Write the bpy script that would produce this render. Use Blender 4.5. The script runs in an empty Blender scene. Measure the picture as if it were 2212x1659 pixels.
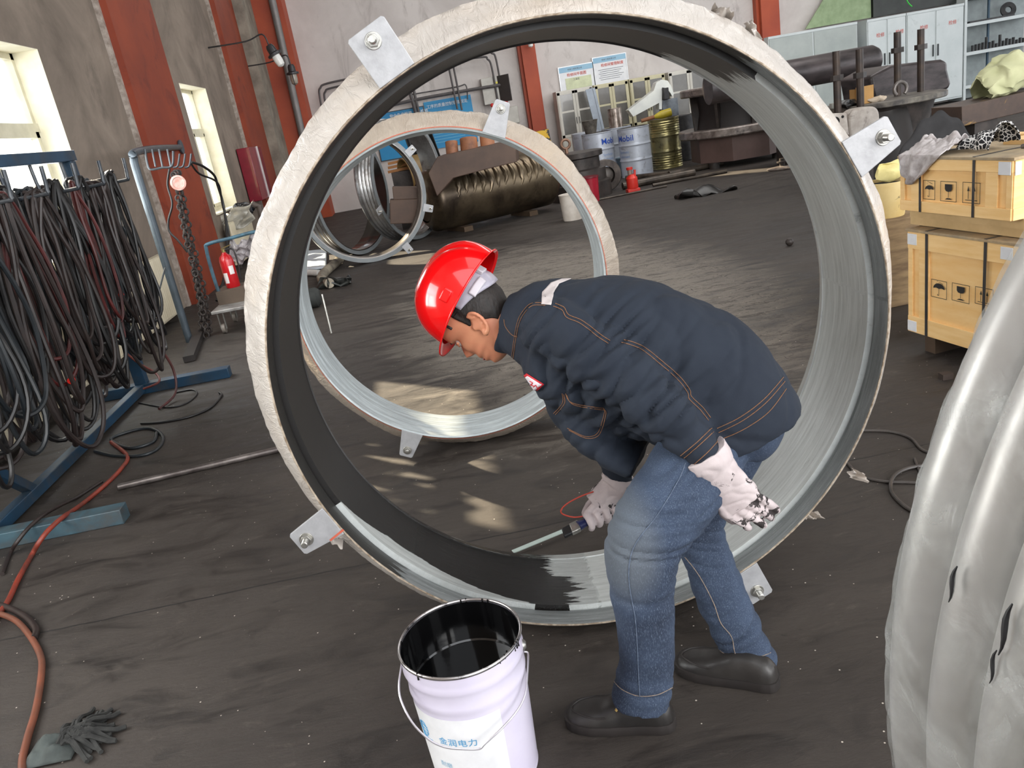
import bpy, math, random
import numpy as np
from mathutils import Vector, Matrix, noise
from mathutils.bvhtree import BVHTree
S = bpy.context.scene
COL = S.collection
V = Vector
PI = math.pi
def R(d): return math.radians(d)

# ------------------------------------------------------------------ camera, sky, sun, exposure
F_PX, CAM_H = 1700.0, 1.5
YAW, PITCH, ROLL = R(4.0), R(18.8), R(10.0)
fwd = V((math.sin(YAW)*math.cos(PITCH), math.cos(YAW)*math.cos(PITCH), -math.sin(PITCH)))
_rt = V((math.cos(YAW), -math.sin(YAW), 0))
_up = _rt.cross(fwd)
CX = _rt*math.cos(ROLL) - _up*math.sin(ROLL)
CU = _rt*math.sin(ROLL) + _up*math.cos(ROLL)
CO = V((0, 0, CAM_H))
cd = bpy.data.cameras.new('camera'); cam = bpy.data.objects.new('camera', cd); COL.objects.link(cam)
cd.sensor_fit = 'HORIZONTAL'; cd.sensor_width = 36; cd.lens = 36*F_PX/2212; cd.clip_start = 0.02; cd.clip_end = 200
M = Matrix((CX, CU, -fwd)).transposed().to_4x4(); M.translation = CO
cam.matrix_world = M
S.camera = cam
S.view_settings.view_transform = 'Standard'; S.view_settings.look = 'None'
S.view_settings.gamma = 1; S.view_settings.use_curve_mapping = False
S.view_settings.exposure = 0.45
wd = bpy.data.worlds.new('sky'); S.world = wd; wd.use_nodes = True
bg = wd.node_tree.nodes['Background']; bg.inputs[0].default_value = (0.93, 0.96, 1.0, 1); bg.inputs[1].default_value = 2.0
sd = bpy.data.lights.new('sun', 'SUN'); sd.energy = 16; sd.angle = R(0.7); sd.color = (1.0, 0.86, 0.62)
sun = bpy.data.objects.new('sun', sd); COL.objects.link(sun)
sun.rotation_euler = V((1.262, -1.236, -1.0)).to_track_quat('-Z', 'Y').to_euler()
def area(name, loc, target, sx, sy, power, color=(1, 1, 1)):
    d = bpy.data.lights.new(name, 'AREA'); d.shape = 'RECTANGLE'; d.size = sx; d.size_y = sy; d.energy = power; d.color = color
    o = bpy.data.objects.new(name, d); COL.objects.link(o); o.location = loc
    o.rotation_euler = (V(target)-V(loc)).to_track_quat('-Z', 'Y').to_euler(); return o
area('door_daylight', (5.5, -6.5, 3.4), (0.8, 4, 0.6), 7, 5, 680, (1, 0.99, 0.97))
area('window_daylight', (-2.7, 1.9, 1.8), (2.0, 2.2, 0.7), 1.9, 1.7, 52, (0.96, 0.98, 1))  # fill lamp added at the unseen near window to brighten the ring sleeve
area('far_window_daylight', (-2.7, 6.65, 1.9), (2.0, 6.0, 1.0), 1.9, 1.4, 45, (0.96, 0.98, 1))
area('roof_light', (3.0, 4.0, 7.4), (3.0, 5.0, 0), 5, 9, 160, (1, 0.99, 0.97))  # overhead fill added below the closed ceiling to lift the floor
area('back_roof_light', (6.0, 13.0, 7.4), (6.0, 15.0, 0), 9, 6, 520, (1, 0.99, 0.97))  # second added fill, brightens the back wall and far cabinets

# ------------------------------------------------------------------ pixel -> place
def ray(px, py): return CX*((px-1106)/F_PX) - CU*((py-829.5)/F_PX) + fwd
def W(px, py, y):
    d = ray(px, py); return CO + d*(y/d.y)
def G(px, py, z=0.0):
    d = ray(px, py); return CO + d*((z-CAM_H)/d.z)
def WX(px, py, x):
    d = ray(px, py); return CO + d*(x/d.x)

# ------------------------------------------------------------------ materials
def lin(c):
    return tuple(((v/255)/12.92 if v/255 <= 0.04045 else ((v/255+0.055)/1.055)**2.4) for v in c) + (1,)
class NT:
    def __init__(s, name):
        s.m = bpy.data.materials.new(name); s.m.use_nodes = True; s.t = s.m.node_tree; s.n = s.t.nodes; s.l = s.t.links
        s.b = s.n['Principled BSDF']
        s.co = s.n.new('ShaderNodeTexCoord').outputs['Object']
    def set(s, k, v):
        if k in s.b.inputs: s.b.inputs[k].default_value = v
    def mapped(s, scale, rot=(0, 0, 0), src=None):
        m = s.n.new('ShaderNodeMapping'); m.inputs['Scale'].default_value = scale; m.inputs['Rotation'].default_value = rot
        s.l.new(src or s.co, m.inputs['Vector']); return m.outputs[0]
    def noise(s, scale, detail=6, rough=0.6, vec=None, dist=0.0):
        n = s.n.new('ShaderNodeTexNoise'); n.inputs['Scale'].default_value = scale; n.inputs['Detail'].default_value = detail
        n.inputs['Roughness'].default_value = rough; n.inputs['Distortion'].default_value = dist
        s.l.new(vec or s.co, n.inputs['Vector']); return n.outputs['Fac']
    def voro(s, scale, vec=None, feat='F1'):
        n = s.n.new('ShaderNodeTexVoronoi'); n.inputs['Scale'].default_value = scale; n.feature = feat
        s.l.new(vec or s.co, n.inputs['Vector']); return n.outputs['Distance']
    def ramp(s, fac, stops, interp='LINEAR'):
        r = s.n.new('ShaderNodeValToRGB'); r.color_ramp.interpolation = interp; e = r.color_ramp.elements
        e[0].position, e[0].color = stops[0][0], stops[0][1]; e[1].position, e[1].color = stops[1][0], stops[1][1]
        for p, c in stops[2:]:
            q = e.new(p); q.color = c
        s.l.new(fac, r.inputs[0]); return r.outputs[0]
    def bw(s, fac, a, b): return s.ramp(fac, [(a, (0, 0, 0, 1)), (b, (1, 1, 1, 1))])
    def mix(s, fac, a, b):
        m = s.n.new('ShaderNodeMix'); m.data_type = 'RGBA'
        for i, v in ((0, fac), (6, a), (7, b)):
            if hasattr(v, 'type') and hasattr(v, 'is_linked'): s.l.new(v, m.inputs[i])
            else: m.inputs[i].default_value = v
        return m.outputs[2]
    def math(s, op, a, b=0.0, c=0.0):
        m = s.n.new('ShaderNodeMath'); m.operation = op
        for i, v in enumerate((a, b, c)):
            if hasattr(v, 'is_linked'): s.l.new(v, m.inputs[i])
            else: m.inputs[i].default_value = v
        return m.outputs[0]
    def sep(s, src=None):
        n = s.n.new('ShaderNodeSeparateXYZ'); s.l.new(src or s.co, n.inputs[0]); return n.outputs
    def attr(s, name):
        n = s.n.new('ShaderNodeAttribute'); n.attribute_name = name; return n.outputs['Fac']
    def bump(s, h, strength=0.3, dist=0.01):
        b = s.n.new('ShaderNodeBump'); b.inputs['Strength'].default_value = strength; b.inputs['Distance'].default_value = dist
        s.l.new(h, b.inputs['Height']); s.l.new(b.outputs[0], s.b.inputs['Normal'])
    def col(s, o): s.l.new(o, s.b.inputs['Base Color'])
    def rough(s, o): s.l.new(o, s.b.inputs['Roughness'])
MATS = {}
def mat(name, c1, c2=None, rough=0.5, metal=0.0, scale=6, bump=0.0, bscale=40, stretch=(1, 1, 1), coat=0.0, trans=0.0, lo=0.35, hi=0.65, dirt=None, dlo=0.55, dhi=0.7, dscale=5, rvar=0.0, spec=None, emis=None):
    if name in MATS: return MATS[name]
    t = NT(name); t.set('Roughness', rough); t.set('Metallic', metal); t.set('Coat Weight', coat); t.set('Transmission Weight', trans)
    if spec is not None: t.set('Specular IOR Level', spec)
    c1 = lin(c1); c2 = lin(c2) if c2 else tuple(v*0.8 for v in c1[:3])+(1,)
    v = t.mapped(stretch)
    n = t.noise(scale, vec=v); o = t.mix(t.bw(n, lo, hi), c1, c2)
    if dirt:
        d = t.noise(dscale, 8, 0.7, dist=0.6); o = t.mix(t.bw(d, dlo, dhi), o, lin(dirt))
    t.col(o)
    if rvar:
        t.rough(t.math('ADD', rough-rvar/2, t.math('MULTIPLY', n, rvar)))
    if bump: t.bump(t.noise(bscale, 5, 0.6, vec=v), bump, 0.004)
    if emis: t.set('Emission Color', lin(emis[0])); t.set('Emission Strength', emis[1])
    MATS[name] = t.m; return t.m

# ------------------------------------------------------------------ mesh builder
def frame(d):
    d = V(d).normalized(); a = V((0, 0, 1)) if abs(d.z) < 0.9 else V((1, 0, 0))
    u = d.cross(a).normalized(); return u, d.cross(u).normalized()
class B:
    def __init__(s): s.v = []; s.f = []
    def add(s, vs, fs):
        k = len(s.v); s.v += [V(p) for p in vs]; s.f += [tuple(i+k for i in f) for f in fs]; return s
    def box(s, c, size, ax=None, ay=None, az=None):
        """centre, full size, optional axes"""
        ax = V(ax).normalized() if ax else V((1, 0, 0)); ay = V(ay).normalized() if ay else V((0, 1, 0)); az = V(az).normalized() if az else ax.cross(ay)
        c = V(c); a, b, d = (x/2 for x in size)
        vs = [c+ax*(i*a)+ay*(j*b)+az*(k*d) for i in (-1, 1) for j in (-1, 1) for k in (-1, 1)]
        return s.add(vs, [(0, 1, 3, 2), (4, 6, 7, 5), (0, 4, 5, 1), (2, 3, 7, 6), (0, 2, 6, 4), (1, 5, 7, 3)])
    def bb(s, a, b):
        a = V(a); b = V(b); return s.box((a+b)/2, [abs(b[i]-a[i]) for i in range(3)])
    def bar(s, p, q, w, h, upv=(0, 0, 1)):
        p = V(p); q = V(q); d = (q-p).normalized(); u = V(upv); sx = d.cross(u).normalized(); uz = sx.cross(d)
        return s.box((p+q)/2, ((q-p).length, w, h), d, sx, uz)
    def tube(s, pts, r, n=10, caps=True, closed=False):
        pts = [V(p) for p in pts]; m = len(pts); rs = r if isinstance(r, (list, tuple)) else [r]*m
        u = None; rings = []
        for i, p in enumerate(pts):
            if closed: d = pts[(i+1) % m]-pts[i-1]
            else: d = pts[min(i+1, m-1)]-pts[max(i-1, 0)]
            if d.length < 1e-9: d = V((0, 0, 1))
            d.normalize()
            if u is None: u, w = frame(d)
            else:
                u = (u-d*u.dot(d)); u = u.normalized() if u.length > 1e-6 else frame(d)[0]; w = d.cross(u)
            rings.append([p+(u*math.cos(2*PI*j/n)+w*math.sin(2*PI*j/n))*rs[i] for j in range(n)])
        vs = [q for rg in rings for q in rg]; fs = []
        for i in range(m if closed else m-1):
            a = i*n; b = ((i+1) % m)*n
            for j in range(n): fs.append((a+j, a+(j+1) % n, b+(j+1) % n, b+j))
        if caps and not closed: fs.append(tuple(range(n-1, -1, -1))); fs.append(tuple((m-1)*n+j for j in range(n)))
        return s.add(vs, fs)
    def cyl(s, p, q, r, r2=None, n=24): return s.tube([p, q], [r, r if r2 is None else r2], n)
    def lathe(s, prof, o, ax=(0, 0, 1), n=32, u=None, closed=False, a0=0, a1=2*PI):
        """prof = [(r, h)...] about the axis ax through o"""
        ax = V(ax).normalized(); o = V(o)
        if u is None: u, w = frame(ax)
        else: u = V(u); w = ax.cross(u)
        full = abs(a1-a0-2*PI) < 1e-6; m = n if full else n+1; vs = []
        for j in range(m):
            t = a0+(a1-a0)*j/n; e = u*math.cos(t)+w*math.sin(t)
            for r, h in prof: vs.append(o+e*r+ax*h)
        k = len(prof); fs = []
        for j in range(n):
            a = j*k; b = ((j+1) % m)*k
            for i in range(k if closed else k-1):
                i2 = (i+1) % k; fs.append((a+i, b+i, b+i2, a+i2))
        return s.add(vs, fs)
    def prism(s, poly, o, u, v, depth):
        """2d polygon in the plane (o,u,v) pushed by the vector depth"""
        o = V(o); u = V(u); v = V(v); dp = V(depth); n = len(poly)
        vs = [o+u*a+v*b for a, b in poly]; vs += [p+dp for p in vs]
        fs = [tuple(range(n)), tuple(range(2*n-1, n-1, -1))]+[(i, i+n, (i+1) % n+n, (i+1) % n) for i in range(n)]
        return s.add(vs, fs)
    def sphere(s, c, r, n=20, m=12, ax=None):
        c = V(c); r = r if hasattr(r, '__len__') else (r, r, r); ax = ax or (V((1, 0, 0)), V((0, 1, 0)), V((0, 0, 1)))
        vs = []
        for i in range(m+1):
            t = PI*i/m
            for j in range(n):
                p = 2*PI*j/n; vs.append(c+ax[0]*(r[0]*math.sin(t)*math.cos(p))+ax[1]*(r[1]*math.sin(t)*math.sin(p))+ax[2]*(r[2]*math.cos(t)))
        return s.add(vs, [(i*n+j, (i+1)*n+j, (i+1)*n+(j+1) % n, i*n+(j+1) % n) for i in range(m) for j in range(n)])
    def grid(s, fn, nu, nv, closeu=False):
        vs = [fn(i/(nu if closeu else nu-1), j/(nv-1)) for i in range(nu) for j in range(nv)]
        fs = [(i*nv+j, ((i+1) % nu)*nv+j, ((i+1) % nu)*nv+j+1, i*nv+j+1) for i in range(nu if closeu else nu-1) for j in range(nv-1)]
        return s.add(vs, fs)
    def hexnut(s, c, ax, r, h):
        u, w = frame(ax); ax = V(ax).normalized(); c = V(c)
        return s.prism([(r*math.cos(PI*k/3), r*math.sin(PI*k/3)) for k in range(6)], c, u, w, ax*h)
    def jit(s, amp, sc=3.0, seed=0.0):
        for i, p in enumerate(s.v):
            s.v[i] = p+noise.noise_vector(p*sc+V((seed, seed, seed)))*amp
        return s
OFF = {}
def mesh_obj(name, bld, mt, org, smooth=True, bev=0.0, bseg=2, thick=0.0, sub=0, fix=True):
    me = bpy.data.meshes.new(name); o = V(org)
    me.from_pydata([tuple(p-o) for p in bld.v], [], bld.f); me.update()
    if fix:
        import bmesh
        bm = bmesh.new(); bm.from_mesh(me); bmesh.ops.remove_doubles(bm, verts=bm.verts, dist=1e-6); bmesh.ops.recalc_face_normals(bm, faces=bm.faces); bm.to_mesh(me); bm.free()
    if smooth:
        me.shade_smooth()
        try: me.set_sharp_from_angle(angle=R(35))
        except Exception: pass
    me.materials.append(mt)
    ob = bpy.data.objects.new(name, me); COL.objects.link(ob)
    if thick: m = ob.modifiers.new('solid', 'SOLIDIFY'); m.thickness = thick; m.offset = 0
    if bev: m = ob.modifiers.new('bevel', 'BEVEL'); m.width = bev; m.segments = bseg; m.limit_method = 'ANGLE'; m.angle_limit = R(40)
    if sub: m = ob.modifiers.new('sub', 'SUBSURF'); m.levels = sub; m.render_levels = sub
    return ob
def tag(o, label, cat, group=None, kind=None):
    o['label'] = label
    if cat: o['category'] = cat
    if group: o['group'] = group
    if kind: o['kind'] = kind
    return o
def thing(name, label, cat, loc, group=None):
    o = bpy.data.objects.new(name, None); o.empty_display_size = 0.05; COL.objects.link(o); o.location = V(loc); OFF[o.name] = V(loc)
    return tag(o, label, cat, group)
def part(name, bld, mt, parent, label=None, **k):
    """a mesh under its thing (or under a part), vertices given in the room"""
    org = OFF[parent.name]; ob = mesh_obj(name, bld, mt, org, **k); ob.parent = parent; OFF[ob.name] = org
    if label: ob['label'] = label
    return ob
def solo(name, bld, mt, label, cat, loc=None, group=None, kind=None, **k):
    loc = V(loc) if loc is not None else V((sum(p.x for p in bld.v)/len(bld.v), sum(p.y for p in bld.v)/len(bld.v), min(p.z for p in bld.v)))
    ob = mesh_obj(name, bld, mt, loc, **k); ob.location = loc; OFF[ob.name] = loc
    return tag(ob, label, cat, group, kind)
def struct(name, bld, mt, label=None, **k):
    ob = mesh_obj(name, bld, mt, (0, 0, 0), **k); ob['kind'] = 'structure'; OFF[ob.name] = V((0, 0, 0))
    if label: ob['label'] = label
    return ob
def clone(root, loc, rz=0.0, label=None, group=None):
    r = root.copy(); COL.objects.link(r); r.location = V(loc); r.rotation_euler = (0, 0, rz)
    if label: r['label'] = label
    if group: r['group'] = group
    for ch in list(root.children):
        c = ch.copy(); COL.objects.link(c); c.parent = r
        for g in list(ch.children):
            d = g.copy(); COL.objects.link(d); d.parent = c
    return r
def text_b(txt, size, o, u, v, depth=0.001, bold=False, spacing=1.0, shear=0.0):
    """raised lettering as a mesh: origin o, reading direction u, up v"""
    cu = bpy.data.curves.new('t', 'FONT'); cu.body = txt; cu.size = size; cu.resolution_u = 3; cu.space_character = spacing; cu.shear = shear
    if bold: cu.offset = size*0.008
    ob = bpy.data.objects.new('t', cu); COL.objects.link(ob)
    dg = bpy.context.evaluated_depsgraph_get(); me = bpy.data.meshes.new_from_object(ob.evaluated_get(dg))
    u = V(u).normalized(); v = V(v).normalized(); w = u.cross(v); o = V(o); b = B()
    b.add([o+u*p.co.x+v*p.co.y+w*depth for p in me.vertices], [tuple(f.vertices) for f in me.polygons])
    bpy.data.objects.remove(ob); bpy.data.curves.remove(cu); bpy.data.meshes.remove(me); return b
def smooth_path(pts, k=8):
    pts = [V(p) for p in pts]; out = []
    for i in range(len(pts)-1):
        p0 = pts[max(i-1, 0)]; p1 = pts[i]; p2 = pts[i+1]; p3 = pts[min(i+2, len(pts)-1)]
        for j in range(k):
            t = j/k; out.append(0.5*((2*p1)+(p2-p0)*t+(2*p0-5*p1+4*p2-p3)*t*t+(3*p1-p0-3*p2+p3)*t*t*t))
    out.append(pts[-1]); return out
# ================================================================== THE ROOM
def wall_mat(name, base, stain, dark):
    t = NT(name); t.set('Roughness', 0.85)
    n1 = t.noise(0.9, 7, 0.65, dist=0.5); n2 = t.noise(2.2, 8, 0.7, vec=t.mapped((1, 1, 0.35)), dist=0.8)
    o = t.mix(t.bw(n1, 0.35, 0.68), lin(base), lin(stain)); o = t.mix(t.bw(n2, 0.56, 0.78), o, lin(dark))
    t.col(o); t.bump(t.noise(30, 4), 0.15, 0.004); return t.m
M_wl = wall_mat('sooty_left_plaster', (146, 132, 119), (102, 91, 81), (80, 71, 63))
M_wb = wall_mat('pale_back_plaster', (204, 198, 194), (184, 177, 173), (146, 138, 134))
M_cream = mat('cream_reveal', (238, 234, 214), (226, 220, 196), 0.6)
M_pvc = mat('window_frame_plastic', (214, 208, 184), (196, 190, 166), 0.4)
M_edge = mat('chipped_white_edge', (180, 168, 158), (128, 116, 106), 0.8, scale=14)
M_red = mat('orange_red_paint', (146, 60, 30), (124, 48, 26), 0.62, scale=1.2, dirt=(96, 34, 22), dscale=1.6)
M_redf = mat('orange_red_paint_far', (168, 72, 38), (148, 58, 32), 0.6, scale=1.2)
# floor
t = NT('oily_concrete_floor'); co = t.co
vs = t.mapped((0.8, 2.2, 1), (0, 0, R(3))); vl = t.mapped((1.2, 3.6, 1), (0, 0, R(4)))
n1 = t.noise(0.55, 6, 0.6, dist=0.4); n2 = t.noise(2.6, 9, 0.72, vec=vs, dist=0.9); n3 = t.noise(9, 8, 0.75, vec=vl, dist=1.0)
base = t.mix(t.bw(n1, 0.35, 0.66), lin((46, 40, 36)), lin((64, 57, 51)))
base = t.mix(t.bw(n2, 0.50, 0.64), base, lin((36, 31, 28)))
base = t.mix(t.bw(n3, 0.60, 0.72), base, lin((32, 28, 25)))
n4 = t.noise(5.0, 9, 0.8, vec=vs, dist=0.2)
base = t.mix(t.bw(n4, 0.58, 0.72), base, lin((80, 73, 66)))
# scratched dusty patch in mid bay, its brighter light painted into the colour
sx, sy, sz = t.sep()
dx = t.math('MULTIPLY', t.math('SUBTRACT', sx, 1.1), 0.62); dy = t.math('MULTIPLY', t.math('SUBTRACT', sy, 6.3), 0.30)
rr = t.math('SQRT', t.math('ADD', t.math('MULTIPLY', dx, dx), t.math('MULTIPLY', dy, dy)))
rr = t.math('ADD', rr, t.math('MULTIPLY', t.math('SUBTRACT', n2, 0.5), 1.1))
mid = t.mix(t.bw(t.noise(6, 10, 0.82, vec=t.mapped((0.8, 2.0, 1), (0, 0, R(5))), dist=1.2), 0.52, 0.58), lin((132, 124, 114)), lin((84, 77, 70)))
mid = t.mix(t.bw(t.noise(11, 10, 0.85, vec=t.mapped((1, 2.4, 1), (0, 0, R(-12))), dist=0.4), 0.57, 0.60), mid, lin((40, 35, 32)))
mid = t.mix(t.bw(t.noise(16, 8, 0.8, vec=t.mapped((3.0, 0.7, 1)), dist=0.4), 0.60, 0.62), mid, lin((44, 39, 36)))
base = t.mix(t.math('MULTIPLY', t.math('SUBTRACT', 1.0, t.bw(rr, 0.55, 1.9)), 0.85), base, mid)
# grit
vg = t.voro(26); gr = t.bw(vg, 0.055, 0.07); pick = t.bw(t.noise(14, 2), 0.49, 0.51)
grit = t.math('MULTIPLY', t.math('SUBTRACT', 1.0, gr), pick)
base = t.mix(grit, base, lin((196, 186, 174)))
# seams
for ys in (2.67, 4.82, 6.96, 9.1, 11.25, 13.4, 0.53):
    d = t.math('ABSOLUTE', t.math('SUBTRACT', t.math('ADD', sy, t.math('MULTIPLY', t.math('SUBTRACT', t.noise(3, 3), 0.5), 0.03)), ys))
    base = t.mix(t.math('LESS_THAN', d, 0.004), base, lin((22, 18, 16)))
t.col(base); t.rough(t.math('SUBTRACT', 0.82, t.math('MULTIPLY', t.bw(n2, 0.40, 0.66), 0.34)))
hh = t.math('ADD', t.math('MULTIPLY', n3, 0.6), t.math('MULTIPLY', n4, 0.4)); t.bump(hh, 0.5, 0.008)
M_floor = t.m
XL, YB, HC = -2.95, 18.8, 7.6
struct('floor', B().bb((-3.6, -9, -0.12), (22, 20, 0)), M_floor, smooth=False)
struct('ceiling', B().bb((-3.6, -1.0, HC), (22, 20, HC+0.2)), mat('ceiling_grey', (150, 148, 144), rough=0.9), smooth=False)
# left wall built round its openings
wins = [(0.9, 2.9, 0.85, 2.63), (5.65, 7.68, 0.85, 2.66), (12.0, 13.5, 0.83, 2.62)]  # first window is out of view, added to let in light
hi_wins = []
b = B(); y = -9.0
for (a, c, z0, z1) in sorted(wins+hi_wins):
    b.bb((XL-0.3, y, 0), (XL, a, HC)); b.bb((XL-0.3, a, 0), (XL, c, z0)); b.bb((XL-0.3, a, z1), (XL, c, HC)); y = c
b.bb((XL-0.3, y, 0), (XL, 20, HC)); struct('wall_left', b, M_wl, smooth=False)
struct('wall_back', B().bb((XL, YB, 0), (22, YB+0.3, 4.4)).bb((XL, YB, 4.4), (-2.0, YB+0.3, HC)).bb((-2.0, YB, 4.4), (-1.1, YB+0.3, 4.8)).bb((-1.1, YB, 4.4), (22, YB+0.3, HC)).bb((-2.0, YB, 6.7), (-1.1, YB+0.3, HC)), M_wb, smooth=False)
M_glow = mat('frosted_daylight_glass', (250, 252, 255), (240, 244, 250), 0.4, emis=((255, 255, 255), 0.0))
def glass_mat():
    t = NT('window_glass'); t.set('Roughness', 0.03); t.set('Alpha', 0.06); t.set('Base Color', (0.9, 0.95, 0.95, 1)); return t.m
M_glass = glass_mat()
t = NT('frosted_pane'); tr = t.n.new('ShaderNodeBsdfTranslucent'); tr.inputs[0].default_value = (0.9, 0.94, 0.97, 1); t.l.new(tr.outputs[0], t.n['Material Output'].inputs['Surface']); M_frost = t.m
for i, (a, c, z0, z1) in enumerate(wins, 1):
    f = B(); x0, x1 = XL-0.27, XL-0.21; fr = 0.055
    f.bb((x0, a, z0), (x1, a+fr, z1)); f.bb((x0, c-fr, z0), (x1, c, z1)); f.bb((x0, a, z0), (x1, c, z0+fr)); f.bb((x0, a, z1-fr), (x1, c, z1))
    zt = z0+(z1-z0)*0.665; f.bb((x0, a, zt-0.04), (x1+0.015, c, zt+0.03))
    m = (a+c)/2
    f.bb((x0, m-0.04, z0), (x1+0.01, m+0.04, zt))
    for p, q in ((a+fr, m-0.04), (m+0.04, c-fr)):
        f.bb((x0+0.01, p, z0+fr), (x1+0.02, p+0.06, zt-0.04)); f.bb((x0+0.01, q-0.06, z0+fr), (x1+0.02, q, zt-0.04))
        f.bb((x0+0.01, p, z0+fr), (x1+0.02, q, z0+fr+0.05)); f.bb((x0+0.01, p, zt-0.09), (x1+0.02, q, zt-0.04))
        # handles
        f.bb((x1+0.02, q-0.045 if p < m-0.1 else p+0.02, z0+0.5), (x1+0.05, q-0.02 if p < m-0.1 else p+0.045, z0+0.64))
    w = struct('window_%d' % i, f, M_pvc, bev=0.004)
    part('pane', B().bb((x0+0.02, a+fr, zt), (x0+0.026, c-fr, z1-fr)), M_glass, w, smooth=False)
    for p, q in ((a+fr, m-0.04), (m+0.04, c-fr)): part('pane', B().bb((x0+0.02, p, z0+fr), (x0+0.026, q, zt)), M_frost if i < 3 else M_glass, w, smooth=False)
    rv = B(); e = 0.004   # plastered cream reveal
    rv.bb((XL-0.3, c-e, z0), (XL+0.002, c+0.001, z1)); rv.bb((XL-0.3, a-0.001, z0), (XL+0.002, a+e, z1)); rv.bb((XL-0.3, a, z1-e), (XL+0.002, c, z1+0.001)); rv.bb((XL-0.3, a, z0-0.02), (XL+0.03, c, z0+0.004))
    part('reveal', rv, M_cream, w, smooth=False)
# orange pilasters against the left wall with chipped white edges
def pilaster(n, y0, y1, dep, m, edge=True):
    p = struct('trim_%d' % n, B().bb((XL, y0, 0), (XL+dep, y1, HC)), m, smooth=False)
    if edge:
        e = B().bb((XL, y0-0.07, 0), (XL+dep*0.4, y0, HC)).bb((XL, y1, 0), (XL+0.05, y1+0.22, HC))
        part('plaster_edge', e, M_edge, p, smooth=False)
pilaster(1, 9.52, 11.25, 0.12, M_red)
pilaster(2, 15.3, 17.0, 0.14, M_red)
pc = struct('trim_3', B().bb((XL, 18.1, 0), (-2.02, YB, HC)), M_redf, smooth=False)
part('plaster_edge', B().bb((XL, 17.0, 0), (-2.62, 18.1, HC)), mat('grey_cream_duct', (150, 142, 128), (112, 104, 94), 0.8, scale=3), pc, smooth=False)
for k, (xa, xb) in enumerate(((2.71, 3.1), (8.2, 8.74))):
    struct('trim_%d' % (4+k), B().bb((xa, YB-0.18, 0), (xb, YB, HC)).bb((xa+0.06, YB-0.3, 0), (xb-0.06, YB-0.18, HC)), M_redf, smooth=False)
# conduit running up the corner column
b = B().tube([W(590, 10, 18.0)+V((0, 0, 3)), W(590, 10, 18.0), W(655, 300, 18.0), W(655, 300, 18.0)-V((0, 0, 1.2))], 0.075, 14)
solo('conduit_pipe', b, mat('dull_grey_pipe', (126, 122, 120), rough=0.5, metal=0.3), 'fat grey vertical pipe running up the orange corner column', 'pipe')

# ------------------------------------------------------------------ radiators
M_rad = mat('cream_radiator', (222, 212, 188), (206, 194, 168), 0.45, scale=3, dirt=(160, 146, 120), dlo=0.62, dhi=0.85)
def radiator(y0, y1, zt, label, x=-2.83):
    t_ = thing('radiator', label, 'radiator', (x, (y0+y1)/2, 0))
    b = B(); n = int((y1-y0)/0.06)
    for i in range(n):
        yc = y0+(y1-y0)*(i+0.5)/n; b.tube([(x+0.03, yc, 0.10), (x+0.035, yc, zt)], 0.024, 8)
    part('fins', b, M_rad, t_)
    b = B().bb((x-0.03, y0, 0.07), (x+0.03, y1, 0.12)).bb((x-0.03, y0, zt-0.03), (x+0.045, y1, zt+0.015)).bb((x-0.03, y0, 0.1), (x+0.0, y1, zt))
    part('header', b, M_rad, t_, bev=0.006)
    for yc in (y0+0.12, y1-0.12): part('foot', B().bb((x-0.09, yc-0.02, 0), (x+0.03, yc+0.02, 0.09)), mat('dark_bracket', (60, 52, 46), rough=0.7), t_)
radiator(3.4, 6.95, 0.62, 'long cream ribbed radiator behind the hose rack')
radiator(7.35, 8.75, 0.70, 'shorter cream ribbed radiator right of the hose rack')
radiator(11.9, 13.4, 0.66, 'cream radiator under the narrow far window')
# ================================================================== THE STEEL RINGS
def film_mat(name, c1, c2, rough=0.33, warm=(186, 166, 142)):
    t = NT(name); t.set('Roughness', rough); t.set('Specular IOR Level', 0.55); t.set('Coat Weight', 0.25); t.set('Coat Roughness', 0.15)
    t.set('Subsurface Weight', 0.0)
    n = t.noise(5, 6, 0.6, dist=1.0); o = t.mix(t.bw(n, 0.35, 0.7), lin(c1), lin(c2)); n2 = t.noise(2.0, 4, 0.6); o = t.mix(t.math('MULTIPLY', t.bw(n2, 0.50, 0.75), 0.55), o, lin(warm)); t.col(o)
    arc = t.attr('arc'); sd = t.attr('sd'); cb = t.n.new('ShaderNodeCombineXYZ'); t.l.new(t.math('MULTIPLY', arc, 26.0), cb.inputs[0]); t.l.new(t.math('MULTIPLY', sd, 9.0), cb.inputs[1])
    w1 = t.noise(1.0, 5, 0.6, vec=cb.outputs[0], dist=0.7); w2 = t.noise(26, 7, 0.65, dist=1.5); cr = t.math('ABSOLUTE', t.math('SUBTRACT', w1, 0.5)); t.bump(t.math('ADD', t.math('MULTIPLY', t.bw(cr, 0.0, 0.10), 0.6), t.math('MULTIPLY', w2, 0.45)), 0.5, 0.006); return t.m
M_film = film_mat('creamy_plastic_film', (196, 189, 182), (178, 170, 162))
M_filmb = film_mat('creamy_plastic_film_old', (180, 168, 154), (158, 144, 130))
M_lug = mat('galvanised_lug', (172, 172, 174), (158, 158, 160), 0.45, 0.25, scale=30, bump=0.15, bscale=90)
M_bolt = mat('zinc_bolt', (190, 188, 182), (150, 148, 142), 0.32, 0.8, scale=20)
M_weld = mat('bright_rim_edge', (190, 176, 158), (130, 112, 92), 0.5, 0.3, scale=50)
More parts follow.
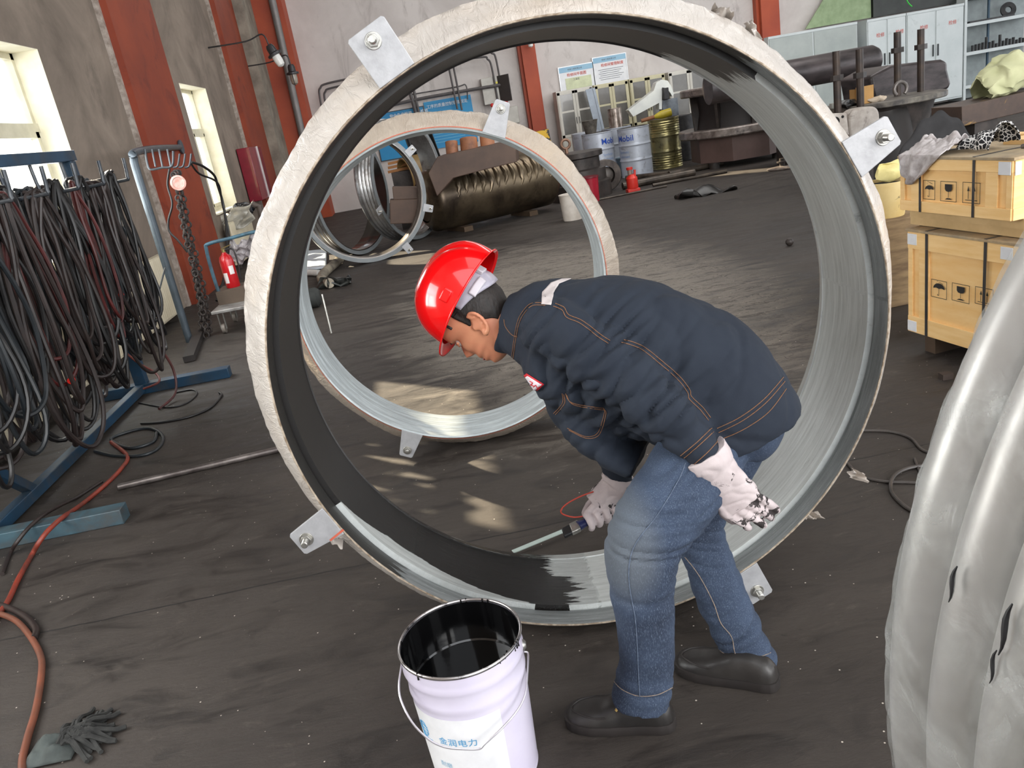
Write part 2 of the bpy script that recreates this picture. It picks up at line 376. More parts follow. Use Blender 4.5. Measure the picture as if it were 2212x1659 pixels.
def paint_mat(name, grey1, grey2, black, k_rough=0.36, wetmul=1.0):
    """zinc grey metal with a black brushed-on coat where the attribute paint is > 0"""
    t = NT(name); t.set('Metallic', 0.0)
    arc = t.attr('arc'); sd = t.attr('sd'); pn = t.attr('paint'); wet = t.attr('wet')
    cmb = t.n.new('ShaderNodeCombineXYZ'); t.l.new(t.math('MULTIPLY', arc, 3.0), cmb.inputs[0]); t.l.new(t.math('MULTIPLY', sd, 60.0), cmb.inputs[1]); v = cmb.outputs[0]
    n = t.noise(1.0, 7, 0.7, vec=v); nb = t.noise(3.0, 6, 0.75, vec=v)
    m = t.math('GREATER_THAN', t.math('ADD', pn, t.math('MULTIPLY', t.math('SUBTRACT', n, 0.5), 0.22)), 0.0)
    g = t.mix(t.bw(n, 0.36, 0.62), lin(grey1), lin(grey2)); g = t.mix(t.bw(nb, 0.60, 0.72), g, lin((120, 121, 119)))
    g = t.mix(t.bw(nb, 0.30, 0.40), lin((214, 216, 212)), g)
    k = t.mix(t.math('MULTIPLY', t.bw(nb, 0.50, 0.75), wet), lin(black), lin((52, 56, 54)))
    t.col(t.mix(m, g, k)); mm = t.math('MULTIPLY', t.math('SUBTRACT', 1.0, m), 0.12); t.l.new(mm, t.b.inputs['Metallic'])
    rb = t.math('SUBTRACT', 0.42, t.math('MULTIPLY', wet, 0.30)); t.rough(t.math('ADD', t.math('MULTIPLY', m, rb), t.math('MULTIPLY', t.math('SUBTRACT', 1.0, m), k_rough)))
    t.bump(t.math('MULTIPLY', nb, t.math('ADD', 0.25, t.math('MULTIPLY', wet, 5.0))), 0.6, 0.004); return t.m
M_sleeve = paint_mat('zinc_sleeve_part_painted_black', (176, 180, 178), (206, 210, 208), (30, 28, 27))
M_lip = paint_mat('ground_lip_part_painted_black', (98, 102, 102), (140, 144, 144), (34, 33, 31), 0.3)
M_sleeve2 = paint_mat('zinc_sleeve_bare', (150, 156, 158), (190, 198, 200), (40, 40, 40))
class Ring:
    def __init__(s, c, az, ti, k=1.0):
        s.k = k; s.c = CO+(V(c)-CO)*k
        s.n = V((math.sin(az)*math.cos(ti), math.cos(az)*math.cos(ti), math.sin(ti)))
        s.e1 = V((math.cos(az), -math.sin(az), 0)); s.e2 = s.e1.cross(s.n)
    def P(s, th, r, d): return s.c+s.n*(d*s.k)+(s.e1*math.cos(th)+s.e2*math.sin(th))*(r*s.k)
    def D(s, th): return s.e1*math.cos(th)+s.e2*math.sin(th)
    def T(s, th): return -s.e1*math.sin(th)+s.e2*math.cos(th)
    def lathe(s, prof, n=360, closed=False, fn=None):
        b = B(); m = len(prof); vs = []
        for j in range(n):
            th = 2*PI*j/n
            for i, (r, d) in enumerate(prof):
                if fn: r, d = fn(th, i, r, d)
                vs.append(s.P(th, r, d))
        fs = []
        for j in range(n):
            a = j*m; c = ((j+1) % n)*m
            for i in range(m if closed else m-1):
                i2 = (i+1) % m; fs.append((a+i, a+i2, c+i2, c+i))
        return b.add(vs, fs)
def set_attrs(ob, ring, org, paintf, wetf):
    me = ob.data; n = len(me.vertices)
    A = {k: np.zeros(n, dtype=np.float32) for k in ('arc', 'sd', 'paint', 'wet')}
    for i, v in enumerate(me.vertices):
        p = v.co+V(org)-ring.c; x = p.dot(ring.e1); z = p.dot(ring.e2); d = p.dot(ring.n)/ring.k
        th = math.degrees(math.atan2(z, x)) % 360
        A['arc'][i] = math.radians(th); A['sd'][i] = d; A['paint'][i] = paintf(th, d); A['wet'][i] = wetf(th, d)
    for k, a in A.items(): me.attributes.new(k, 'FLOAT', 'POINT').data.foreach_set('value', a)
def lug(ring, th_deg, r0, r1, w0, w1, parent, zoff=-0.006, bolt=True, blen=0.036, label=None):
    th = R(th_deg); o = ring.P(th, 0, zoff); k = ring.k; D = ring.D(th); T = ring.T(th); ny = -ring.n
    b = B().prism([(r0*k, -w0*k/2), (r1*k-0.006, -w1*k/2), (r1*k, -w1*k/2+0.006), (r1*k, w1*k/2-0.006), (r1*k-0.006, w1*k/2), (r0*k, w0*k/2)], o, D, T, ring.n*0.009)
    L = part('lug', b, M_lug, parent, label, bev=0.0015, smooth=False)
    if bolt:
        c = o+D*((r1-0.035)*k)
        b = B().hexnut(c, ny, 0.0165*k, 0.014*k)
        b.lathe([(0.0, 0.0), (0.021*k, 0.0), (0.021*k, 0.003), (0.0, 0.003)], c, ny, 20)
        part('nut', b, M_bolt, L, bev=0.001)
        prof = [(0.0095*k, 0)]
        h = 0.0
        while h < blen: prof += [(0.0098*k, h), (0.0088*k, h+0.0012), (0.0098*k, h+0.0024)]; h += 0.0026
        prof += [(0.008*k, h+0.001), (0.0, h+0.001)]
        part('bolt', B().lathe(prof, c, ny, 16), M_bolt, L)
        part('back_nut', B().hexnut(c+ring.n*0.009, ring.n, 0.0165*k, 0.014*k), M_bolt, L)
    return L
def film(ring, r_in, r_out, d_out, d_back, seed, amp=0.012, n=900, squash=True, rb=None):
    rb = rb or r_out*0.965
    base = []
    for i in range(9): u = i/8; base.append((r_in+(r_out-r_in)*(u**0.85), d_out*u, u))
    for i in range(1, 8): u = i/7; base.append((r_out+(rb-r_out)*u, d_out+(d_back-d_out)*u, 1.0))
    base.append((rb-0.03, d_back+0.005, 0.4))
    b = B(); m = len(base); vs = []
    for j in range(n):
        th = 2*PI*j/n; cx, cz = math.cos(th), math.sin(th)
        for i, (r, d, w) in enumerate(base):
            q = V((cx*3.2+seed, cz*3.2, d*3)); f = noise.noise(q)*1.1
            f += 0.38*noise.noise(V((cx*11, cz*11, d*6+seed)))+0.16*(abs(noise.noise(V((cx*30+seed, cz*30, i*0.25))))*2-0.5)+0.05*noise.noise(V((cx*90, cz*90, i*0.5+seed)))
            p = ring.P(th, r+amp*f*w*(1.0 if i < 9 else 0.8), d+amp*0.5*noise.noise(V((cx*20, cz*20, i+seed)))*w)
            if squash and p.z < 0.004: p.z = 0.004+0.0005*(i % 3)
            vs.append(p)
    fs = [(j*m+i, j*m+i+1, ((j+1) % n)*m+i+1, ((j+1) % n)*m+i) for j in range(n) for i in range(m-1)]
    return b.add(vs, fs)
def flap(p, d1, d2, L, w, seed):
    d1 = V(d1).normalized(); d2 = V(d2).normalized(); d3 = d1.cross(d2)
    def fn(a, c):
        q = V((a*3+seed, c*3, seed)); ww = w*(1-0.25*a+0.5*noise.noise(V((a*4+seed, 0, 3))))
        return V(p)+d1*(L*a)+d2*((c-0.5)*ww)+d3*(0.03*noise.noise(q)*a*2+0.012*math.sin(c*9+a*7+seed))
    return B().grid(fn, 14, 9)
# ---- ring 1: the one being painted
r1 = Ring((0.359, 2.06, 0.841), R(2.6), R(-1.3), 0.955)
T1 = thing('steel_ring', 'large film-wrapped steel ring the worker is painting black inside', 'steel ring', (r1.c.x, r1.c.y, 0))
lip_prof = [(0.867, 0.006), (0.866, 0.003), (0.864, 0.0)]+[(0.862-0.004*math.sin(PI*u/6), 0.072*u/6) for u in range(7)]+[(0.872, 0.075)]
o = part('front_lip', r1.lathe(lip_prof, 540), M_lip, T1)
set_attrs(o, r1, (r1.c.x, r1.c.y, 0), lambda th, d: max(-0.075, min(0.3, min(th-52, 222-th)*0.010)), lambda th, d: 0.2)
part('weld_edge', r1.lathe([(0.862, 0.0005), (0.8635, -0.0025), (0.866, -0.003), (0.868, -0.001), (0.869, 0.004)], 540, fn=lambda th, i, r, d: (r+0.0016*noise.noise(V((math.cos(th)*60, math.sin(th)*60, i)))*(i in (1, 2, 3)), d)), M_weld, T1)
sl = [(0.876, 0.078), (0.846, 0.079)]+[(0.846+0.004*math.sin(PI*i/14), 0.079+0.285*i/14) for i in range(1, 15)]+[(0.842, 0.366), (0.852, 0.372), (0.855, 0.39), (0.861, 0.415), (0.868, 0.438), (0.885, 0.44)]
# the inner sleeve: denser profile so the paint edge follows
def densify(pr, st=0.008):
    out = [pr[0]]
    for a, b_ in zip(pr, pr[1:]):
        n = max(1, int(math.hypot(b_[0]-a[0], b_[1]-a[1])/st))
        for i in range(1, n+1): out.append((a[0]+(b_[0]-a[0])*i/n, a[1]+(b_[1]-a[1])*i/n))
    return out
def paint1(th, d):
    a = min(th-50, (260.5 if d < 0.17 else 262 if d < 0.26 else 257)-th)          # degrees inside the coated arc
    v = a*0.012
    if d > 0.30 and th < 75: v = min(v, (th-62)*0.012)
    if 203 < th < 252:              # bare strip along the front edge at lower left
        w = 0.07*min(1, (th-203)/14)*min(1, (252-th)/26)
        v = min(v, (d-0.08-w)*6)
    if 175 < th < 262 and d > 0.37: v = min(v, 0.02)
    return max(-0.4, min(0.4, v))
o = part('inner_sleeve', r1.lathe(densify(sl), 720), M_sleeve, T1)
set_attrs(o, r1, (r1.c.x, r1.c.y, 0), paint1, lambda th, d: max(0.0, min(1.0, (th-195)/60)) if th < 266 else 0.0)
part('outer_shell', r1.lathe([(0.866, 0.006), (0.872, 0.02), (0.885, 0.05), (0.885, 0.13), (0.93, 0.13), (0.93, 0.155), (0.885, 0.155), (0.885, 0.40), (0.885, 0.44)], 240, fn=lambda th, i, r, d: (min(r, 0.9) if math.sin(th) < -0.75 else r, d)), mat('zinc_shell', (150, 152, 150), rough=0.45, metal=0.5), T1)
fm = part('film_wrap', film(r1, 0.8675, 0.952, 0.14, 0.40, 3.1, 0.011), M_film, T1, 'crinkled creamy plastic film'); set_attrs(fm, r1, (r1.c.x, r1.c.y, 0), lambda th, d: 0, lambda th, d: 0)
for (px, py, yy, a, L, w, sd_) in ((1632, 92, 2.1, 105, 0.055, 0.035, 1.0), (1548, 58, 2.1, 60, 0.05, 0.07, 4.0), (1835, 1020, 2.02, -35, 0.055, 0.03, 7.0), (1742, 1112, 2.02, -20, 0.04, 0.03, 9.0), (730, 1145, 2.05, -135, 0.05, 0.09, 12.0)):
    p = W(px, py, yy); part('torn_flap', flap(p, V((math.cos(R(a)), 0.1, math.sin(R(a)))), V((-math.sin(R(a)), 0.25, math.cos(R(a)))), L, w, sd_), M_film, fm)
for a, w0, w1 in ((114.6, 0.105, 0.108), (27.0, 0.112, 0.088), (-155.8, 0.10, 0.078), (-63.6, 0.10, 0.08)):
    lug(r1, a, 0.866, 0.997 if a != -63.6 else 0.985, w0, w1, T1)
q_ = r1.P(R(-153.2), 0.885, -0.0072); part('chalk_mark', B().box(q_, (0.05, 0.006, 0.0012), r1.D(R(-150)), r1.T(R(-150))), mat('red_chalk', (190, 92, 70), rough=0.8), T1, 'red chalk streak', smooth=False)
# ---- ring 2, standing behind
r2 = Ring((0.05, 3.6, 0.771), R(3.4), R(-1.3), 0.985)
T2 = thing('steel_ring', 'smaller bare-metal steel ring in creamy film standing behind the painted one', 'steel ring', (r2.c.x, r2.c.y, 0))
lp = [(0.722, 0.004), (0.720, -0.003), (0.714, 0.0)]+[(0.712+0.002*math.sin(i*2.1), 0.004+0.30*i/24) for i in range(25)]+[(0.72, 0.306), (0.735, 0.306)]
lp = [(r-(0.006 if 0.05 < d < 0.24 else 0)-(0.004 if 0.09 < d < 0.11 else 0), d) for r, d in lp]
o = part('inner_sleeve', r2.lathe(densify(lp, 0.01), 480), M_sleeve2, T2); set_attrs(o, r2, (r2.c.x, r2.c.y, 0), lambda th, d: 0.0 if False else (-0.095 if 150 < th < 240 else -0.2), lambda th, d: 0.0)
part('outer_shell', r2.lathe([(0.72, 0.006), (0.728, 0.02), (0.735, 0.05), (0.735, 0.13), (0.78, 0.13), (0.78, 0.15), (0.735, 0.15), (0.735, 0.306)], 200), mat('zinc_shell', (150, 152, 150)), T2)
o = part('film_wrap', film(r2, 0.721, 0.803, 0.13, 0.30, 8.7, 0.012, 700), M_filmb, T2, 'crinkled creamy plastic film'); set_attrs(o, r2, (r2.c.x, r2.c.y, 0), lambda th, d: 0, lambda th, d: 0)
part('chalk_line', r2.lathe([(0.7245, -0.0015), (0.7275, 0.0008)], 300), mat('red_chalk', (190, 92, 70), rough=0.8), T2, 'thin red line round the rim')
for a in (64.3, -116.2, -26.0, 154.0): lug(r2, a, 0.718, 0.866 if a > 0 else 0.848, 0.105, 0.066, T2, blen=0.02)
# ---- the three rings at the back
M_steel = mat('bright_steel_bands', (150, 148, 146), (196, 196, 196), 0.28, 0.75, scale=4, dirt=(104, 92, 84), dlo=0.5, dhi=0.7)
M_greyf = mat('grey_flange', (128, 132, 134), (112, 116, 118), 0.5, 0.3)
M_blk = mat('gloss_black_coat', (26, 25, 25), (34, 33, 32), 0.22, coat=0.4)
def far_ring(c, az, r, dep, label, inner, lugs=(), outer=None):
    rg = Ring(c, R(az), 0.0); T = thing('steel_ring', label, 'steel ring', (rg.c.x, rg.c.y, 0))
    part('inner_sleeve', rg.lathe([(r, 0), (r-0.012, 0.004), (r-0.012, dep*0.4), (r-0.02, dep*0.5), (r-0.012, dep*0.6), (r-0.012, dep), (r, dep)], 120), inner, T)
    pr = [(r, 0.0), (r+0.05, 0.0), (r+0.05, 0.012), (r+0.012, 0.012)]
    k = 4
    for i in range(k):
        a0 = 0.03+(dep-0.06)*i/k; w = (dep-0.06)/k
        pr += [(r+0.012, a0), (r+0.034, a0+w*0.3), (r+0.038, a0+w*0.5), (r+0.034, a0+w*0.7), (r+0.012, a0+w)]
    pr += [(r+0.012, dep-0.012), (r+0.05, dep-0.012), (r+0.05, dep), (r, dep)]
    part('bellows', rg.lathe(pr, 120), outer or M_steel, T)
    part('flange', rg.lathe([(r+0.004, -0.002), (r+0.052, -0.002), (r+0.052, 0.014), (r+0.004, 0.014)], 120, closed=True), M_greyf, T)
    for a in lugs: lug(rg, a, r+0.02, r+0.15, 0.10, 0.09, T, blen=0.06)
    return T
cC = W(786, 432, 10.2); far_ring((cC.x, 10.2, 0.81), -14, 0.755, 0.20, 'open steel ring facing the viewer, frontmost of the three by the pink casting'.replace('pink', 'brown'), mat('brown_grey_steel', (132, 126, 120), (70, 64, 60), 0.3, 0.7, scale=2), (-20, 32, -60))
cB = W(890, 410, 11.6); far_ring((cB.x, 11.6, 0.86), -55, 0.80, 0.30, 'tall ribbed steel ring with a grey flange seen through the open ring', M_steel, (200,))
cA = W(770, 445, 11.1); far_ring((cA.x, 11.1, 0.84), -58, 0.78, 0.32, 'ribbed steel ring with a glossy black lining, leftmost of the three', M_blk, ())
# ---- bellows close on the right, in clear film
rb_ = Ring((1.247, 0.56, 0.883), R(3), 0.0)
TB = thing('bellows_joint', 'big shiny steel bellows ring in clear plastic at the right edge', 'bellows ring', (rb_.c.x, rb_.c.y, 0))
t = NT('brushed_steel_convolutions'); t.set('Metallic', 0.55); t.set('Roughness', 0.4)
n_ = t.noise(2.5, 6, 0.6, dist=0.4); t.col(t.mix(t.bw(n_, 0.35, 0.7), lin((202, 200, 198)), lin((164, 158, 152)))); t.rough(t.math('ADD', 0.30, t.math('MULTIPLY', n_, 0.2))); M_bell = t.m
pr = [(0.85, 0.02), (0.885, 0.02), (0.885, 0.01)]
pr = [(0.83, 0.028)]
for j in range(5):
    s0 = -0.068*j
    for q in range(0, 13):
        a = PI*q/12; pr.append((0.832+0.050*math.sin(a)**0.7, s0+0.030*math.cos(a)))
pr += [(0.83, -0.32), (0.81, -0.32), (0.81, 0.028), (0.83, 0.028)]
part('convolutions', rb_.lathe(pr, 420, fn=lambda th, i, r, d: (r+0.0015*noise.noise(V((math.cos(th)*5, math.sin(th)*5, i*0.3))), d)), M_bell, TB)
t = NT('clear_plastic_film'); t.set('Roughness', 0.18); t.set('Specular IOR Level', 0.7)
n_ = t.noise(6, 6, 0.6, dist=1.5); t.col(t.mix(0.5, lin((214, 218, 216)), lin((214, 218, 216))))
t.l.new(t.math('ADD', 0.22, t.math('MULTIPLY', t.bw(n_, 0.45, 0.75), 0.30)), t.b.inputs['Alpha']); t.bump(t.noise(9, 7, 0.6, dist=2.0), 0.6, 0.012); M_clear = t.m
def film_b(n=700):
    base = [(0.85, 0.030), (0.872, 0.022), (0.881, 0.008), (0.883, -0.01), (0.883, -0.035), (0.882, -0.06), (0.884, -0.08), (0.880, -0.10), (0.884, -0.14), (0.883, -0.20), (0.884, -0.27), (0.86, -0.33)]
    vs = []; m = len(base)
    for j in range(n):
        th = 2*PI*j/n; cx, cz = math.cos(th), math.sin(th)
        for i, (r, d) in enumerate(base):
            f = noise.noise(V((cx*7, cz*7, i*0.4)))*0.006+abs(noise.noise(V((cx*24, cz*24, i*0.35+5))))*0.008
            p = rb_.P(th, r+f*0.8+0.001, d+0.008*noise.noise(V((cx*9, cz*9, i)))); p.z = max(p.z, 0.003); vs.append(p)
    return B().add(vs, [(j*m+i, j*m+i+1, ((j+1) % n)*m+i+1, ((j+1) % n)*m+i) for j in range(n) for i in range(m-1)])
part('film_wrap', film_b(), M_clear, TB, 'clear crinkled plastic film')
def ellipse_mark(th_deg, s, L, w):
    th = R(th_deg); b = B(); N = 18; P = []
    for q in range(N):
        a = 2*PI*q/N; tt = th+L/0.88*math.cos(a)*0.5; dd = s+w*math.sin(a)*0.5
        P.append(rb_.P(tt, 0.9005, dd))
    b.add(P, [tuple(range(N))]); return b
M_ink = mat('black_marker', (24, 24, 26), rough=0.5)
for px_, py_, L_, w_ in ((2062, 1262, 0.034, 0.0022), (2175, 1360, 0.045, 0.0024), (2150, 1440, 0.03, 0.0016)):
    q_ = ray(px_, py_); best = None
    for i_ in range(400):
        s_ = -0.20+0.22*i_/400; t_ = (rb_.c+rb_.n*s_-CO).dot(rb_.n)/q_.dot(rb_.n); v_ = CO+q_*t_-rb_.c; x_, z_ = v_.dot(rb_.e1), v_.dot(rb_.e2); e_ = abs(math.hypot(x_, z_)-0.887)
        if best is None or e_ < best[0]: best = (e_, math.degrees(math.atan2(z_, x_)), s_)
    th_ = best[1]; P_ = [rb_.P(R(th_)+L_/0.88*(k_/6-0.5), 0.889, best[2]+0.002*math.sin(k_)) for k_ in range(7)]; part('scuff_mark', B().tube(P_, [w_*0.3, w_*0.7, w_, w_, w_*0.8, w_*0.5, w_*0.2], 6), M_ink, TB, 'black scuff mark')
# ================================================================== THE PAINT PAIL
cB_ = G(992, 1372, 0.385); bc = V((cB_.x, cB_.y, 0))
TP = thing('paint_pail', 'white open metal pail full of black paint in front of the ring', 'bucket', bc)
M_pail = mat('lilac_white_pail', (222, 216, 232), (214, 206, 226), 0.28, coat=0.3)
def rz(z): return 0.126+0.0165*z/0.385
prof = [(0.0, 0.004), (0.12, 0.004), (0.124, 0.0), (0.127, 0.004)]
for i in range(41):
    z = 0.01+0.365*i/40; r = rz(z)
    for zc in (0.335, 0.287): r += 0.0032*math.exp(-((z-zc)/0.006)**2)
    if z > 0.335: r += 0.0015
    prof.append((r, z))
prof += [(rz(0.38)-0.001, 0.378)]
part('body', B().lathe(prof, bc, n=72), M_pail, TP)
M_rim = mat('rim_metal', (190, 186, 186), (60, 56, 58), 0.25, 0.9, scale=30, lo=0.55, hi=0.7)
part('rim', B().lathe([(rz(.38)+0.0035*math.cos(a)+0.001, 0.381+0.0045*math.sin(a)) for a in [2*PI*i/12 for i in range(12)]], bc, n=96, closed=True), M_rim, TP)
t = NT('wet_black_paint'); t.set('Roughness', 0.1); t.set('Coat Weight', 0.6); t.set('Coat Roughness', 0.05); t.col(t.mix(0.5, lin((9, 9, 10)), lin((9, 9, 10)))); t.bump(t.noise(18, 3), 0.12, 0.004); M_wet = t.m
part('inside', B().lathe([(rz(.38)-0.003, 0.378), (rz(.33)-0.003, 0.33), (rz(.25)-0.003, 0.25)], bc, n=72), M_wet, TP, 'inside wall coated in black paint')
part('paint', B().lathe([(0.0, 0.268), (0.06, 0.268), (rz(.27)-0.006, 0.268), (rz(.27)-0.003, 0.272)], bc, n=72), M_wet, TP, 'glossy black paint')
# drips on the rim
random.seed(4)
for i in range(16):
    a = random.uniform(0, 2*PI); r = rz(.38)+random.uniform(-0.004, 0.004); L = random.uniform(0.006, 0.02)
    p = bc+V((r*math.cos(a), r*math.sin(a), 0.386)); b = B().tube([p, p-V((0, 0, L*0.6)), p-V((0, 0, L))], [0.0022, 0.0018, 0.0025], 6); part('drip', b, M_wet, TP)
camdir = math.atan2(-bc.y, -bc.x)
def on_pail(a_deg, z, off=0.0008):
    """a_deg: degrees to the right of the side facing the camera"""
    a = camdir+R(a_deg); r = rz(z)+off; return bc+V((r*math.cos(a), r*math.sin(a), z))
def pail_label(a0, a1, z0, z1, off, m, name, label=None, par=TP):
    return part(name, B().grid(lambda u, v: on_pail(a0+(a1-a0)*u, z0+(z1-z0)*v, off), 30, 6), m, par, label)
lb = pail_label(-84, 22, 0.03, 0.262, 0.0006, mat('white_paper_label', (244, 244, 246), rough=0.5), 'paper_label', 'white paper label')
def pail_text(txt, size, a, z, m, sp=1.0, bold=False):
    tb = text_b(txt, size, (0, 0, 0), (1, 0, 0), (0, 1, 0), 0.0, bold, sp); out = B()
    out.add([on_pail(a+math.degrees(p.x/rz(z)), z+p.y, 0.0012) for p in tb.v], tb.f); return part('lettering', out, m, lb, fix=False, smooth=False)
M_cy = mat('blue_print', (92, 168, 214), rough=0.6)
pail_text('金润电力', 0.0225, -45, 0.188, M_cy, 1.12, True)
pail_text('耐磨', 0.017, -52, 0.115, mat('pale_blue_print', (150, 190, 214), rough=0.6))
pail_text('ZS-911DL', 0.021, -48, 0.083, mat('grey_print', (176, 176, 182), rough=0.6))
pail_text('金润电力有限公司', 0.017, -40, 0.052, mat('grey_print', (176, 176, 182)), 1.25)
b = B()
for (rx, a0, a1, dx) in ((0.018, 60, 300, 0), (0.009, 90, 270, 0.0), (0.014, -80, 80, 0)):
    pts = [on_pail(-66+math.degrees((dx+rx*math.cos(R(a)))/0.135), 0.205+0.02*math.sin(R(a)), 0.0015) for a in range(a0, a1+1, 12)]; b.tube(pts, 0.0008, 5)
for zz in (0.195, 0.205, 0.215): b.tube([on_pail(-74+q, zz+0.002*math.sin(q), 0.0015) for q in range(0, 16, 3)], 0.0007, 5)
b.tube([on_pail(-72+q*2, 0.183-0.004*math.sin(q*0.35), 0.0015) for q in range(0, 9)], 0.0012, 5)
part('globe_logo', b, M_cy, lb)
# ears and wire bail
eR = on_pail(78, 0.335, 0.004); eL = on_pail(-102, 0.335, 0.004)
b = B()
for e in (eR, eL):
    d = (V((e.x, e.y, 0))-bc).normalized(); b.lathe([(0.0, 0.008), (0.008, 0.008), (0.013, 0.003), (0.014, 0.0), (0.0, -0.002)], e-d*0.003, d, 16)
part('ear', b, M_bolt, TP)
yb = bc.y
hp = [(868, 1432, 0.0), (862, 1475, -0.05), (866, 1512, -0.085), (890, 1560, -0.13), (925, 1596, -0.157), (958, 1613, -0.165), (995, 1618, -0.167), (1034, 1618, -0.167), (1048, 1606, -0.165), (1085, 1572, -0.155), (1117, 1535, -0.13), (1134, 1500, -0.10), (1139, 1460, -0.06), (1141, 1425, -0.02), (1140, 1410, 0.0), (1132, 1408, 0.0)]
part('wire_handle', B().tube(smooth_path([W(x, y, yb+d) for x, y, d in hp], 4), 0.0024, 8), mat('galvanised_wire', (206, 202, 208), rough=0.3, metal=0.7), TP)
# ================================================================== THE CRATES
M_ply = mat('yellow_pine_ply', (244, 204, 142), (238, 190, 122), 0.55, scale=3, stretch=(1, 1, 6), dirt=(222, 170, 104), dlo=0.55, dhi=0.9)
M_plk = mat('pine_plank', (246, 208, 148), (238, 194, 128), 0.55, scale=5, stretch=(1, 1, 8))
M_top = mat('dusty_crate_top', (150, 138, 116), (196, 166, 122), 0.7, scale=2.5, dirt=(112, 102, 88), dlo=0.45, dhi=0.75)
M_strap = mat('dark_steel_strap', (54, 52, 52), (74, 72, 72), 0.4, 0.4)
M_wplate = mat('white_corner_plate', (236, 238, 242), rough=0.35)
M_sten = mat('black_stencil', (40, 38, 36), rough=0.7)
class Face:
    def __init__(s, O, D, N): s.O = V(O); s.D = V(D).normalized(); s.N = V(N).normalized(); s.Z = V((0, 0, 1))
    def hit(s, px, py):
        d = ray(px, py); t_ = (s.O-CO).dot(s.N)/d.dot(s.N); p = CO+d*t_-s.O; return p.dot(s.D), p.z
    def at(s, u, z, off=0.0): return s.O+s.D*u+s.Z*z+s.N*off
    def rect(s, b, u0, u1, z0, z1, o0, o1): return b.box(s.at((u0+u1)/2, (z0+z1)/2, (o0+o1)/2), (u1-u0, z1-z0, o1-o0), s.D, s.Z, s.N)
def symbols(F, boxes, par):
    for kind, (u0, u1, z0, z1) in boxes:
        b = B(); w = 0.0022; o0, o1 = 0.0004, 0.0012
        for (a, c, d, e) in ((u0, u1, z0, z0+w), (u0, u1, z1-w, z1), (u0, u0+w, z0, z1), (u1-w, u1, z0, z1)): F.rect(b, a, c, d, e, o0, o1)
        cu = (u0+u1)/2; h = z1-z0; W_ = u1-u0
        pr = lambda poly: b.prism(poly, F.at(0, 0, o0), F.D, F.Z, F.N*0.0008)
        if kind == 'umbrella':
            R_ = W_*0.36; zc = z0+h*0.52
            pr([(cu+R_*math.cos(PI*i/12), zc+R_*0.75*math.sin(PI*i/12)) for i in range(13)]+[(cu-R_*0.5, zc+0.004), (cu, zc), (cu+R_*0.5, zc+0.004)][::1])
            F.rect(b, cu-0.001, cu+0.001, z0+h*0.16, zc, o0, o1); F.rect(b, cu-0.008, cu, z0+h*0.14, z0+h*0.165, o0, o1); F.rect(b, cu-0.009, cu-0.007, z0+h*0.14, z0+h*0.22, o0, o1)
            for i in range(9):
                x = cu-R_*0.5+R_*1.3*((i*37) % 10)/10; z = z0+h*(0.80+0.14*((i*53) % 10)/10); F.rect(b, x, x+0.0016, z, z+0.003, o0, o1)
        elif kind == 'glass':
            q = W_*0.22; pr([(cu-q, z0+h*0.86), (cu-q, z0+h*0.62), (cu-q*0.7, z0+h*0.52), (cu, z0+h*0.48), (cu+q*0.7, z0+h*0.52), (cu+q, z0+h*0.62), (cu+q, z0+h*0.86)])
            F.rect(b, cu-0.001, cu+0.001, z0+h*0.2, z0+h*0.5, o0, o1); pr([(cu-q, z0+h*0.10), (cu+q, z0+h*0.10), (cu+q*0.4, z0+h*0.17), (cu-q*0.4, z0+h*0.17)])
        else:
            for c_ in (cu-W_*0.17, cu+W_*0.17):
                F.rect(b, c_-0.0012, c_+0.0012, z0+h*0.2, z0+h*0.6, o0, o1); pr([(c_-0.006, z0+h*0.58), (c_+0.006, z0+h*0.58), (c_, z0+h*0.82)])
            F.rect(b, cu-W_*0.34, cu+W_*0.34, z0+h*0.13, z0+h*0.16, o0, o1)
        part('stencil', b, M_sten, par, fix=False, smooth=False)
